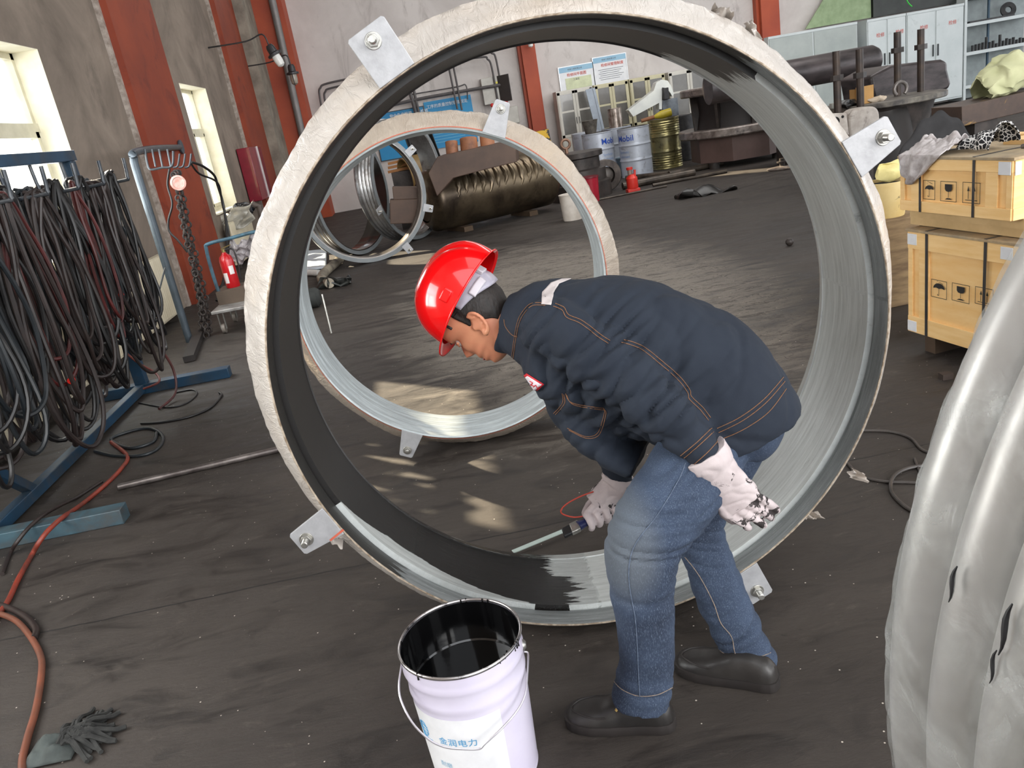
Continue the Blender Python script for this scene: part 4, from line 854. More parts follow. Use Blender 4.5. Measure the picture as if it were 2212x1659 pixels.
# explosion proof lamps on the column
def lamp(px, py, y, d, s, label, lit):
    c = W(px, py, y); wp = V((XL, y, c.z)) if px < 1000 else V((c.x, YB-0.29, c.z)); d = V(d).normalized(); T = thing('bulkhead_lamp', label, 'lamp', c)
    part('housing', B().lathe([(0.0, -0.16*s), (0.05*s, -0.16*s), (0.07*s, -0.12*s), (0.075*s, -0.03*s), (0.12*s, -0.01*s), (0.12*s, 0.02*s), (0.07*s, 0.03*s)], c, d, 24), mat('lamp_housing', (70, 70, 72), (50, 50, 52), 0.4, 0.5), T)
    part('glass', B().lathe([(0.07*s, 0.02*s), (0.072*s, 0.12*s), (0.06*s, 0.19*s), (0.03*s, 0.215*s), (0.0, 0.22*s)], c, d, 24), mat('milky_lamp_glass', (226, 226, 222), rough=0.25) if lit else mat('dusty_lamp_glass', (150, 140, 126), rough=0.2), T)
    if not lit: part('cage', B().tube([c+d*0.02*s+frame(d)[0]*0.09*s, c+d*0.2*s+frame(d)[0]*0.06*s, c+d*0.23*s, c+d*0.2*s-frame(d)[0]*0.06*s, c+d*0.02*s-frame(d)[0]*0.09*s], 0.006*s, 6), mat('lamp_housing', (70, 70, 72)), T)
    part('arm', B().tube(smooth_path([c-d*0.15*s, c-d*0.2*s+V((-0.05, 0, 0.14*s)), c*0.6+wp*0.4+V((0, 0, 0.26*s)), wp+V((0, 0, 0.26*s))], 5), 0.012*s, 8), mat('lamp_housing', (70, 70, 72)), T)
lamp(593, 117, 14.5, W(608, 140, 14.5)-W(593, 117, 14.5), 1.0, 'grey wall lamp with a milky glass bulb angled off the column', True)
lamp(632, 158, 17.0, (0, 0, -1), 1.0, 'caged grey wall lamp hanging straight down by the corner', False)
lamp(1143, 84, 18.2, (0.1, 0, -1), 0.8, 'small white lamp on the back wall column', True)
# ------------------------------------------------------------------ odds and ends on the floor seen through the rings
b = B(); c = G(640, 650, 0.10); e = G(692, 640, 0.10); b.tube([c, c.lerp(e, 0.85), e], [0.10, 0.10, 0.07], 20)
solo('rubber_roll', b, mat('charcoal_roll', (50, 52, 50), (40, 42, 40), 0.8, scale=20), 'charcoal padded roll on the floor behind the rings', 'roll')
p = G(716, 720, 0.006); q = W(696, 636, p.y+0.15); solo('steel_rod', B().tube([p, q], 0.007, 8), M_bolt, 'thin bright steel rod propped against the charcoal roll', 'rod')
b = B().grid(lambda u, v: G(640+65*u, 545+40*v-6*u, 0.02+0.02*noise.noise(V((u*4, v*4, 0)))), 12, 8); solo('foam_sheet', b, mat('bluish_white_sheet', (226, 238, 248), rough=0.5), 'bluish white sheet on the floor below the open ring', 'sheet', thick=0.02)
solo('white_tube', B().tube([G(645, 588, 0.04), G(690, 590, 0.04)], 0.04, 14), mat('white_plastic_tube', (230, 228, 224), rough=0.4), 'short white plastic tube on the floor', 'pipe')
b = B().tube(smooth_path([G(735, 560, 0.06), G(705, 585, 0.06), G(694, 602, 0.06), G(712, 612, 0.06)], 5), 0.055, 14); solo('elbow_pipe', b, mat('cream_steel_elbow', (110, 100, 92), (180, 170, 150), 0.4, 0.4), 'bent pipe elbow under the open ring', 'pipe')
random.seed(9); c = G(730, 608, 0.05); b = B().sphere(c, (0.20, 0.08, 0.06), 30, 14).jit(0.10, 12); b.v = [V((q.x, q.y, max(q.z, 0.002))) for q in b.v]
solo('plastic_scrap', b, mat('shiny_black_scrap', (26, 28, 27), (44, 46, 44), 0.35, scale=10), 'torn black plastic scrap on the sunlit floor', 'scrap')
# strap with red cord behind the ring, and right-hand cables
P0 = G(1108, 1192, 0.02); P1 = G(1262, 1128, 0.03); b = B().bar(P0, P1, 0.022, 0.003); solo('plastic_strap', b, mat('pale_green_strap', (176, 190, 184), rough=0.5), 'pale green flat strap lying on the floor inside the big ring', 'strap')
def cable(pts, r, label, m=None):
    P = [G(x, y, r) for x, y in pts]; return solo('floor_cable', B().tube(smooth_path(P, 6), r, 8), m or mat('dusty_black_cable', (48, 44, 42), (70, 64, 60), 0.5, scale=10), label, 'cable', (P[0].x, P[0].y, 0))
cable([(1862, 930), (1920, 932), (1965, 945), (1990, 970), (2016, 980)], 0.006, 'dark cable arcing on the floor right of the big ring')
cable([(1830, 1000), (1860, 1028), (1910, 1040), (1960, 1042), (2002, 1045)], 0.006, 'dark cable running level toward the plastic-wrapped bellows')
cable([(2020, 1002), (1960, 1012), (1930, 1030), (1925, 1060), (1950, 1090), (1985, 1112)], 0.007, 'looped dark cable on the floor beside the bellows')
cable([(1975, 990), (1985, 1015), (2000, 1045)], 0.005, 'short cable end poking up between the loops')
b = B(); c = G(2043, 812, 0.015); b.box(c, (0.05, 0.035, 0.03)); solo('steel_offcut', b.jit(0.005, 30), mat('rusty_block', (60, 48, 42), rough=0.8), 'small rusty block on the floor below the lower crate', 'block')
# ================================================================== THE BACK OF THE HALL
def wb(px, py, y=18.795): return W(px, py, y)
M_blues = mat('blue_sign_board', (0, 122, 176), (20, 140, 190), 0.5, scale=1.5)
M_wt = mat('white_print', (226, 236, 240), rough=0.6)
def board(name, x0, x1, z0, z1, m, label, cat, y=18.795, th=0.03, fr=None):
    T = thing(name, label, cat, ((x0+x1)/2, y, z0)); pn = part('panel', B().bb((x0, y-th, z0), (x1, y, z1)), m, T, smooth=False)
    if fr:
        b = B(); e = 0.018
        b.bb((x0-e, y-th-0.008, z0-e), (x0, y, z1+e)).bb((x1, y-th-0.008, z0-e), (x1+e, y, z1+e)).bb((x0, y-th-0.008, z1), (x1, y, z1+e)).bb((x0, y-th-0.008, z0-e), (x1, y, z0)); part('frame', b, fr, T, smooth=False)
    return T, pn
def write(T, txt, size, x, z, m, y=18.76, bold=True, sp=1.0, name='lettering'):
    return part(name, text_b(txt, size, (x, y, z), (1, 0, 0), (0, 0, 1), 0.002, bold, sp), m, T, fix=False, smooth=False)
T, _ = board('sign_board', -0.72, 0.42, 0.95, 1.94, M_blues, 'left blue wall board with clouds behind the handrail pipes', 'sign', fr=mat('dark_sign_frame', (40, 50, 60), rough=0.5))
write(T, '安全生产管理 设备检修', 0.085, -0.35, 1.82, M_wt)
b = B()
for i, (cx_, cz_, r_) in enumerate(((-0.5, 1.62, 0.10), (-0.38, 1.66, 0.12), (-0.24, 1.62, 0.09), (0.1, 1.45, 0.08))):
    b.prism([(cx_+r_*1.5*math.cos(a*PI/8), cz_+r_*0.8*math.sin(a*PI/8)) for a in range(16)], (0, 18.76-0.0005*i, 0), (1, 0, 0), (0, 0, 1), (0, 0.002, 0))
part('cloud_print', b, M_wt, T, smooth=False, fix=False)
T, _ = board('sign_board', 0.45, 1.52, 1.0, 2.02, M_blues, 'right blue wall board with white lines of writing', 'sign')
write(T, '工序的质量控制管理规定', 0.085, 0.50, 1.88, M_wt)
b = B()
random.seed(2)
for i in range(11): b.bb((0.55, 18.76, 1.74-i*0.062), (1.40-0.25*random.random(), 18.764, 1.74-i*0.062+0.010))
part('text_lines', b, mat('pale_blue_lines', (120, 190, 216), rough=0.6), T, smooth=False)
M_whb = mat('white_sign_board', (222, 224, 226), (212, 214, 218), 0.4)
M_sky = mat('blue_sign_header', (126, 170, 200), (150, 188, 208), 0.5, scale=2)
M_rt = mat('red_sign_title', (208, 84, 62), rough=0.6); M_gt = mat('dark_sign_text', (84, 88, 96), rough=0.6)
for (x0, x1, z0, z1, ttl, lab, plan) in ((3.58, 4.36, 1.68, 2.24, '检修间平面图', 'left white notice board with a green plan under a red title', True), (4.38, 5.14, 1.76, 2.32, '检修间管理制度', 'right white notice board with lines of text under a red title', False)):
    T, _ = board('notice_board', x0, x1, z0, z1, M_whb, lab, 'sign', fr=mat('alu_sign_frame', (206, 208, 210), rough=0.35, metal=0.4))
    part('header', B().bb((x0, 18.759, z1-0.11), (x1, 18.767, z1)), M_sky, T, smooth=False)
    write(T, '检修工程有限公司', 0.042, x0+0.2, z1-0.075, M_gt); write(T, ttl, 0.075, x0+0.17, z1-0.20, M_rt)
    if plan:
        part('plan', B().bb((x0+0.12, 18.759, z0+0.02), (x1-0.06, 18.766, z1-0.24)), mat('pale_green_plan', (206, 212, 176), rough=0.6), T, smooth=False); write(T, '工具柜', 0.05, x0+0.3, z1-0.30, M_gt, 18.76); 
    else:
        b = B()
        for i in range(6): b.bb((x0+0.1+0.03*(i % 2), 18.759, z1-0.27-i*0.042), (x1-0.08-0.05*(i % 3), 18.764, z1-0.262-i*0.042))
        part('text_lines', b, M_gt, T, smooth=False)
# handrail-like pipes
M_hp = mat('dark_grey_conduit', (84, 80, 80), (70, 66, 66), 0.5)
T = thing('pipe_run', 'bent dark grey conduits running over the back wall above the blue boards', 'pipe', (0.8, 18.5, 1.5))
def cpipe(pts, r=0.022, y=18.52): part('conduit', B().tube(smooth_path([W(a, c, y) for a, c in pts], 5), r, 8), M_hp, T)
cpipe([(700, 260), (690, 205), (692, 190), (708, 180), (800, 160), (900, 132), (1040, 113), (1062, 115), (1072, 130), (1088, 220)])
cpipe([(712, 262), (701, 212), (703, 198), (716, 190), (800, 172), (900, 145), (1035, 124), (1053, 128), (1062, 145), (1076, 222)])
cpipe([(822, 233), (900, 215), (1000, 197), (1084, 183)], 0.035); cpipe([(880, 180), (893, 225), (900, 252)], 0.04); cpipe([(888, 170), (903, 235), (908, 250)], 0.03)
cpipe([(968, 138), (988, 236)], 0.022, 18.45); cpipe([(978, 136), (998, 238)], 0.022, 18.45)
cpipe([(890, 204), (985, 188), (1006, 184), (1010, 215)], 0.014, 18.6)
T = thing('electrical_box', 'grey electrical cabinet on the back wall left of the orange column', 'electrical box', (2.0, 18.6, 1.4))
b0_, b1_ = wb(1036, 172), wb(1080, 222); part('body', B().bb((b0_.x, 18.55, b1_.z), (b1_.x, 18.79, b0_.z)), mat('pale_grey_box', (186, 184, 176), (172, 168, 160), 0.5), T, bev=0.006)
part('label', B().bb((b0_.x+0.3, 18.545, b0_.z-0.15), (b0_.x+0.38, 18.551, b0_.z-0.11)), mat('yellow_sticker', (220, 206, 60), rough=0.5), T, smooth=False)
part('door', B().bar((b1_.x, 18.55, (b0_.z+b1_.z)/2), (b1_.x+0.22, 18.30, (b0_.z+b1_.z)/2), 0.02, b0_.z-b1_.z), mat('dark_open_door', (66, 62, 60), rough=0.5), T)
part('lower_box', B().bb((b1_.x-0.05, 18.5, b1_.z-0.5), (b1_.x+0.35, 18.79, b1_.z-0.12)), mat('pale_grey_box', (186, 184, 176)), T, bev=0.03)
for k in range(3): part('warning_lamp', B().sphere((b0_.x+0.15+0.16*k, 18.45, b1_.z-0.03), 0.045, 12, 8), mat('red_lamp', (214, 50, 44), rough=0.4), T)
# glass-door cabinets
M_cab = mat('cream_cabinet_steel', (196, 190, 158), (182, 174, 142), 0.5, scale=3); M_cabw = mat('off_white_cabinet', (204, 200, 190), (190, 186, 176), 0.5, scale=3)
M_cg = mat('dark_cabinet_glass', (112, 108, 102), (92, 90, 86), 0.18, scale=2, coat=0.3)
def glass_cab(x0, x1, m, label, y=18.2, zt=1.75, zb=0.76):
    T = thing('glass_cabinet', label, 'cabinet', ((x0+x1)/2, y, 0), 'row of filing cabinets along the back wall')
    part('body', B().bb((x0, y, 0.0), (x1, y+0.42, zt)), m, T, bev=0.006, smooth=False)
    xm = (x0+x1)/2
    for k, (a, c) in enumerate(((x0+0.02, xm-0.004), (xm+0.004, x1-0.02))):
        e = 0.055; b = B().bb((a, y-0.02, zb), (a+e, y, zt-0.03)).bb((c-e, y-0.02, zb), (c, y, zt-0.03)).bb((a, y-0.02, zb), (c, y, zb+e)).bb((a, y-0.02, zt-0.03-e), (c, y, zt-0.03))
        d = part('door', b, m, T, smooth=False)
        part('glass', B().bb((a+e, y-0.008, zb+e), (c-e, y-0.002, zt-0.03-e)), M_cg, d, smooth=False)
        part('shelf_edge', B().bb((a+e, y-0.010, 1.28), (c-e, y-0.004, 1.32)), m, d, smooth=False)
        part('handle', B().bb((c-0.035 if k == 0 else a+0.02, y-0.035, 1.02), (c-0.02 if k == 0 else a+0.035, y-0.02, 1.16)), mat('black_handle', (30, 30, 30), rough=0.4), d, smooth=False)
        part('lower_door', B().bb((a, y-0.018, 0.06), (c, y, zb-0.02)), m, T, bev=0.003, smooth=False)
glass_cab(3.34, 4.17, M_cabw, 'off-white glass-door cabinet at the left end of the row'); glass_cab(4.20, 4.98, M_cab, 'cream glass-door cabinet with a leaning grey tube in front'); glass_cab(5.0, 5.82, M_cab, 'cream glass-door cabinet behind the white machine'); glass_cab(5.9, 6.85, M_cabw, 'glass-door cabinet furthest right, behind the bulky dark workpiece')
# tall pale cabinets on the right
M_pc = mat('pale_green_grey_cabinet', (204, 210, 210), (192, 200, 200), 0.45, scale=2, dirt=(150, 158, 156), dlo=0.6, dhi=0.85)
yR = 18.25; xs = [W(px, py, yR).x for px, py in ((1660, 92), (1764, 70), (1852, 50), (1873, 46), (1957, 25), (2000, 17), (2083, 5))]; zt = 2.12
def tall_cab(x0, x1, label, kind, n=2):
    T = thing('steel_cabinet', label, 'cabinet', ((x0+x1)/2, yR, 0)); b = B().bb((x0, yR+0.02, 0.08), (x1, yR+0.5, zt)).bb((x0, yR, zt-0.05), (x1, yR+0.02, zt)); part('body', b, M_pc, T, smooth=False)
    w = (x1-x0)/n
    for k in range(n):
        a, c = x0+k*w+0.02, x0+(k+1)*w-0.02
        d = part('door', B().bb((a, yR-0.0, 0.12), (c, yR+0.018, zt-0.06)), M_pc if kind == 'steel' else mat('frosted_grey_pane', (166, 172, 168), (148, 156, 152), 0.25, scale=1.5), T, bev=0.003, smooth=False)
        part('handle', B().bb((c-0.05 if k == 0 else a+0.03, yR-0.03, 1.1), (c-0.03 if k == 0 else a+0.05, yR, 1.35)), mat('dark_slot', (52, 56, 58), rough=0.5), d, smooth=False)
        if kind == 'steel': part('red_sticker', text_b('检修', 0.10, (a+(c-a)*0.45, yR-0.004, 1.72), (1, 0, 0), (0, 0, 1), 0.002, True), mat('faded_red_print', (214, 120, 112), rough=0.6), d, fix=False, smooth=False)
tall_cab(xs[0], xs[2], 'pale tall cabinet with frosted panes behind the dark cylinder', 'glass'); tall_cab(xs[3], xs[4], 'pale two-door steel cabinet behind the upright studs', 'steel'); tall_cab(xs[4]+0.02, xs[6], 'wide pale steel cabinet next to the open shelves', 'steel')
x0, x1 = xs[6]+0.02, xs[6]+1.9; T = thing('shelf_unit', 'open pale steel shelves with dark parts at the right edge', 'shelf', (x0+0.9, yR, 0))
part('side', B().bb((x0, yR, 0), (x0+0.06, yR+0.55, zt+0.15)), M_pc, T, smooth=False)
part('back', B().bb((x0+0.06, yR+0.53, 0), (x1, yR+0.55, zt+0.15)), mat('shadow_grey_back', (150, 158, 158), rough=0.6), T, smooth=False)  # back panel a duller grey than the shelves
for z in (0.25, 0.98, 1.60, 2.2): part('shelf', B().bb((x0+0.06, yR, z), (x1, yR+0.53, z+0.07)), M_pc, T, smooth=False)
part('upright', B().bb((x0+0.72, yR+0.2, 0), (x0+0.76, yR+0.24, zt)), mat('blue_angle_iron', (40, 70, 90), rough=0.5), T, smooth=False)
random.seed(5)
M_dkp = mat('dark_machine_part', (34, 34, 36), (60, 58, 58), 0.5, 0.3, scale=10)
for i in range(16):
    x = x0+0.35+i*0.085; h = random.uniform(0.08, 0.16) if i not in (4, 8) else 0.26
    solo('small_fitting', B().cyl((x, yR+0.2, 1.05), (x, yR+0.2, 1.05+h), 0.032, n=10), M_dkp, 'dark fitting on the middle open shelf, %s from the left' % 'first second third fourth fifth sixth seventh eighth ninth tenth eleventh twelfth thirteenth fourteenth fifteenth sixteenth'.split()[i], 'fitting', group='fittings on the middle open shelf')
c = V((x0+1.25, yR+0.25, 1.82)); b = B().lathe([(0.07, 0.02), (0.17, 0.02), (0.17, -0.02), (0.07, -0.02)], c, (-0.2, -1, 0.3), 28, closed=True); solo('drilled_flange', b, M_dkp, 'black drilled flange ring leaning on the upper open shelf', 'flange')
b = B().bb((x0+0.2, yR+0.1, 1.67), (x0+1.3, yR+0.3, 1.71)); solo('flat_bar', b, M_dkp, 'dark flat bar lying on the upper open shelf', 'bar')
# green sheet shaped and coloured as a sunlit area, dark board, above the cabinets
t_ = 18.6; q = [W(1690, 95, t_), W(1740, 63, t_), W(1882, 38, t_), W(1880, -60, t_), W(1815, -60, t_)]
b = B().add([p+V((0, -0.0, 0)) for p in q[1:]]+[p+V((0, 0.03, 0)) for p in q[1:]], [(0, 1, 2, 3), (7, 6, 5, 4), (0, 4, 5, 1), (1, 5, 6, 2), (2, 6, 7, 3), (3, 7, 4, 0)])
solo('green_sheet', b, mat('green_translucent_sheet', (142, 160, 122), (124, 144, 104), 0.5), 'slanting green sheet above the pale cabinets', 'sheet', smooth=False)
a = W(1884, 40, 18.6); c = W(2230, -30, 18.6); b = B().bb((a.x, 18.55, 2.16), (c.x, 18.65, 3.2)); solo('dark_board', b, mat('dark_green_board', (36, 38, 36), (46, 50, 46), 0.5), 'dark board on the wall above the right-hand cabinets', 'board', smooth=False)
solo('green_rope', B().tube(smooth_path([W(1955, -8, 18.4), W(1962, 6, 18.4), W(1970, 14, 18.4)]), 0.012, 6), mat('bright_green_cord', (60, 210, 70), rough=0.4), 'bright green cord in front of the dark board', 'cord')
# ------------------------------------------------------------------ drums
M_dw = mat('white_blue_drum', (190, 196, 206), (174, 180, 192), 0.35, 0.2, scale=3, dirt=(110, 106, 104), dlo=0.55, dhi=0.75)
M_dg = mat('gold_olive_drum', (130, 124, 96), (180, 168, 110), 0.25, 0.7, scale=2.5, dirt=(66, 60, 46), dlo=0.5, dhi=0.7)
M_dlid = mat('grimy_drum_lid', (92, 88, 86), (60, 56, 54), 0.5, 0.4, scale=6)
def drum(px, py, y, m, label, wrd=None, ribs=False, h=0.88, r=0.29):
    c = G(px, py, 0); c = V((W(px, py, y).x, y, 0)); T = thing('oil_drum', label, 'drum', c, 'oil drums by the back wall')
    pr = [(0.0, 0.012), (r-0.01, 0.012), (r, 0.0), (r+0.006, 0.012)]
    for i in range(60):
        z = 0.02+(h-0.04)*i/59; rr_ = r
        for zc in (0.31*h/0.88, 0.58*h/0.88): rr_ += 0.012*math.exp(-((z-zc)/0.012)**2)
        if ribs and (z < 0.25 or z > 0.64): rr_ += 0.005*math.sin(z*2*PI/0.042)
        pr.append((rr_, z))
    pr += [(r+0.007, h-0.008), (r+0.004, h), (r-0.008, h)]; body = part('body', B().lathe(pr, c, n=48), m, T)
    part('lid', B().lathe([(0.0, h-0.015), (r-0.012, h-0.015), (r-0.008, h)], c, n=40), M_dlid, T)
    if wrd:
        ad = math.atan2(-c.y, -c.x)
        def wrap(txt, size, a0, z, mm, bold):
            tb = text_b(txt, size, (0, 0, 0), (1, 0, 0), (0, 1, 0), 0, bold); o = B(); o.add([c+V(((r+0.004)*math.cos(ad+R(a0)+p.x/r), (r+0.004)*math.sin(ad+R(a0)+p.x/r), z+p.y)) for p in tb.v], tb.f); part('lettering', o, mm, body, fix=False, smooth=False)
        wrap('Mobil', 0.15, wrd, 0.66, mat('blue_drum_print', (20, 70, 170), rough=0.4), True)
        wrap('Synthetic', 0.06, wrd+2, 0.45, mat('pale_blue_drum_print', (120, 150, 200), rough=0.4), False); wrap('Lubricant', 0.06, wrd+2, 0.37, mat('pale_blue_drum_print', (120, 150, 200)), False)
    return c
d1 = drum(1293, 320, 15.2, M_dw, 'white oil drum with blue lettering under the dark bucket', 12)
d2 = drum(1371, 315, 14.8, M_dw, 'white oil drum with blue lettering nearest the viewer', -68)
d4 = drum(1437, 308, 15.3, M_dg, 'gold-green ribbed oil drum with the yellow jug on top', None, True, 0.92)
d3 = drum(1335, 312, 16.0, M_dw, 'white oil drum behind the two lettered ones, under the silver can')
solo('oil_drum', B().lathe([(0, 0), (0.27, 0), (0.28, 0.01), (0.28, 0.87), (0.27, 0.88), (0, 0.86)], (W(1268, 320, 16.4).x, 16.4, 0), n=40), M_dw, 'white drum mostly hidden at the left end of the drums', 'drum', group='oil drums by the back wall')
solo('oil_drum', B().lathe([(0, 0), (0.27, 0), (0.28, 0.01), (0.28, 0.87), (0.27, 0.88), (0, 0.86)], (W(1475, 300, 16.2).x, 16.2, 0), n=40), M_dkp, 'dark drum in the gap right of the gold-green one', 'drum', group='oil drums by the back wall')
def pot(name, c, r0, r1, h, m, label, cat, rim=True, inner=True):
    T = thing(name, label, cat, c); c = V(c)
    part('body', B().lathe([(0, 0.0), (r0, 0.0), (r1, h), (r1-0.008, h), (r0-0.005, 0.02), (0, 0.02)], c, n=32), m, T)
    if rim: part('rim', B().lathe([(r1+0.006*math.cos(a), h+0.006*math.sin(a)) for a in [2*PI*i/8 for i in range(8)]], c, n=32, closed=True), m, T)
    return T
pot('bucket', d1+V((-0.12, -0.05, 0.875)), 0.10, 0.15, 0.24, mat('grimy_dark_bucket', (60, 56, 52), (100, 94, 86), 0.5, scale=14), 'grimy dark bucket on the white drum', 'bucket')
pot('metal_can', d3+V((-0.02, -0.10, 0.875)), 0.135, 0.135, 0.36, mat('oily_silver_can', (176, 164, 156), (110, 96, 84), 0.25, 0.6, scale=8), 'tall oil-streaked silver can on the drums', 'can')
j = d4+V((-0.02, -0.1, 0.99)); T = thing('plastic_jug', 'yellow plastic bottle lying on the gold-green drum', 'bottle', j)
part('body', B().lathe([(0, -0.16), (0.07, -0.155), (0.075, -0.14), (0.078, 0.02), (0.05, 0.12), (0.025, 0.18), (0.0, 0.18)], j, (-1, 0.1, -0.12), 24), mat('mustard_plastic', (190, 172, 50), (170, 150, 36), 0.4, scale=6), T)
part('cap', B().cyl(j+V((-0.17, 0.017, -0.02)), j+V((-0.42, 0.04, -0.05)), 0.035), mat('rust_wood_handle', (140, 90, 56), rough=0.6), T)
# white machine housing behind the drums
y = 16.9; pl = [(1368, 252), (1358, 238), (1412, 196), (1418, 178), (1430, 172), (1442, 174), (1450, 186), (1456, 203), (1452, 208), (1449, 202), (1440, 190), (1430, 189), (1430, 236), (1424, 236), (1424, 222)]
T = thing('pump_housing', 'white curved machine guard standing behind the gold-green drum', 'machine', (W(1430, 240, y).x, y, 0))
P = [W(a, c, y) for a, c in pl]; b = B(); n_ = len(P); b.add(P+[p+V((0, 0.25, 0)) for p in P], [tuple(range(n_)), tuple(range(2*n_-1, n_-1, -1))]+[(i, i+n_, (i+1) % n_+n_, (i+1) % n_) for i in range(n_)]); part('guard', b, mat('white_machine_paint', (226, 228, 220), (206, 208, 204), 0.4, scale=3), T, smooth=False)
a = W(1430, 191, y-0.02); c = W(1444, 214, y-0.02); part('motor', B().bb((a.x, y-0.1, c.z), (c.x, y+0.2, a.z)), M_dkp, T, bev=0.01)
part('column', B().bb((a.x-0.02, y, 0), (a.x+0.32, y+0.25, c.z)), mat('grey_machine_post', (120, 128, 136), (60, 62, 66), 0.4, scale=3), T, bev=0.01)
b = B().bar(W(1272, 192, 17.6), V((W(1288, 232, 17.6).x+0.1, 17.5, 0)), 0.16, 0.03, (0, 1, 0)).bar(W(1282, 190, 17.6), V((W(1294, 232, 17.6).x+0.1, 17.5, 0)), 0.05, 0.06, (0, 1, 0)); solo('leaning_tube', b, mat('pale_blue_grey_tube', (150, 160, 172), rough=0.4), 'pale grey sheet-metal tube leaning before the cabinets', 'tube', smooth=False)
# blue-grey bucket on the floor in front of the drums, jack, red pail, white pail
pot('bucket', G(1388, 372, 0)+V((-0.3, 0, 0)), 0.14, 0.19, 0.34, mat('pale_blue_bucket', (150, 170, 184), (134, 154, 170), 0.4), 'pale blue-grey bucket on the floor before the nearest drum', 'bucket')
c = G(1368, 415, 0); T = thing('bottle_jack', 'small bright red bottle jack on the floor', 'jack', c)
M_jk = mat('jack_red', (206, 44, 30), (190, 36, 26), 0.4, coat=0.2)
part('base', B().box(c+V((0, 0, 0.03)), (0.20, 0.16, 0.06)), M_jk, T, bev=0.01); part('body', B().lathe([(0.085, 0.06), (0.09, 0.08), (0.09, 0.22), (0.05, 0.27), (0.045, 0.28)], c, n=24), M_jk, T)
part('piston', B().cyl(c+V((-0.02, 0, 0.26)), c+V((-0.02, 0, 0.35)), 0.035), mat('jack_ram', (150, 130, 120), rough=0.35, metal=0.4), T); part('cap', B().cyl(c+V((-0.02, 0, 0.35)), c+V((-0.02, 0, 0.39)), 0.05), M_jk, T); part('pump', B().bar(c+V((0.05, 0, 0.2)), c+V((0.06, 0, 0.34)), 0.03, 0.03), M_jk, T)
T = pot('paint_pail', G(1276, 436, 0)+V((0.02, 0, 0)), 0.12, 0.14, 0.36, mat('crimson_pail', (164, 22, 44), (140, 18, 36), 0.35), 'crimson pail on the floor behind the smaller ring', 'bucket')
part('lid', B().lathe([(0, 0.355), (0.13, 0.355), (0.15, 0.365), (0.15, 0.385), (0, 0.38)], OFF[T.name], n=28), mat('dark_red_lid', (110, 24, 34), rough=0.4), T)
pot('paint_pail', G(1238, 474, 0), 0.13, 0.15, 0.34, mat('off_white_pail', (210, 202, 192), (180, 170, 158), 0.45, scale=5), 'off-white pail at the end of the bronze cylinder', 'bucket')
# dark valve body with eyebolt, and upright flange wheel
M_cast = mat('black_oily_casting', (42, 38, 36), (70, 62, 58), 0.45, 0.3, scale=7, bump=0.2, bscale=30)
c = G(1262, 432, 0); T = thing('valve_body', 'dark cast valve body with a steel eyebolt on top', 'casting', c)
pr = [(0, 0), (0.50, 0), (0.50, 0.24), (0.44, 0.26), (0.44, 0.44), (0.36, 0.46), (0.36, 0.62), (0.42, 0.64), (0.42, 0.72), (0.10, 0.74), (0, 0.74)]
part('body', B().lathe(pr, c+V((0.05, 0.4, 0)), n=40), M_cast, T)
e_ = c+V((-0.12, 0.3, 0.74)); part('eyebolt', B().tube([e_+V((0.07*math.cos(a*PI/8), 0, 0.14+0.07*math.sin(a*PI/8))) for a in range(16)], 0.022, 10, closed=True).cyl(e_-V((0, 0, 0.005)), e_+V((0, 0, 0.07)), 0.03), mat('rust_brown_steel', (150, 116, 96), rough=0.4, metal=0.5), T)
c = W(1311, 391, 13.2); d = (CO-c).normalized(); d.z = 0; b = B().lathe([(0.15, 0.0), (0.25, 0.0), (0.26, 0.01), (0.26, 0.06), (0.25, 0.07), (0.17, 0.2), (0.15, 0.2)], c, (d*-1+V((-0.2, 0, 0))), 40, closed=True)
lo = min(p.z for p in b.v); b.v = [p-V((0, 0, lo)) for p in b.v]; T = thing('round_casting', 'upright round dark flange casting left of the red jack', 'casting', (c.x, c.y, 0)); part('flange', b, mat('worn_cast_flange', (92, 84, 78), (50, 44, 42), 0.4, 0.5, scale=5), T)
cc_ = c-V((0, 0, lo)); part('hub', B().sphere(cc_-d*0.12, (0.13, 0.08, 0.13), 20, 12), mat('grey_hub', (120, 112, 106), (80, 74, 70), 0.5, scale=6), T)
# ------------------------------------------------------------------ bronze cylinder and brown plates
M_brz = mat('bronze_dented_steel', (118, 104, 84), (84, 72, 58), 0.32, 0.75, scale=2.2, dirt=(50, 42, 36), dlo=0.5, dhi=0.72, dscale=2.5)
A = V((0.0, 11.55, 0.50)); Z = V((2.0, 12.35, 0.50)); ax = (Z-A).normalized(); L = (Z-A).length
T = thing('bronze_casing', 'big dented bronze-brown cylindrical casing lying on the floor', 'casing', ((A+Z)/2*1.0-V((0, 0, 0.5))))
side = ax.cross(V((0, 0, 1))).normalized(); side = side if side.y < 0 else -side
def cas(u, v):
    a = 2*PI*u; s_ = L*v; e = min(v, 1-v)*L; r = 0.44*(1-0.35*max(0, 1-e/0.16)**2)
    x = side*math.cos(a)+V((0, 0, 1))*math.sin(a); am = math.degrees(a) if a < PI else math.degrees(a)-360
    return A+ax*s_+x*r*(1+0.012*noise.noise(V((s_*3, math.cos(a)*3, math.sin(a)*3))))
part('shell', B().grid(cas, 64, 60, closeu=True), M_brz, T)
b = B().sphere(A+ax*0.02, (0.05, 0.28, 0.28), 24, 12, (ax, side, V((0, 0, 1)))).sphere(Z-ax*0.02, (0.05, 0.28, 0.28), 24, 12, (ax, side, V((0, 0, 1)))); part('end_cap', b, M_brz, T)
random.seed(8)
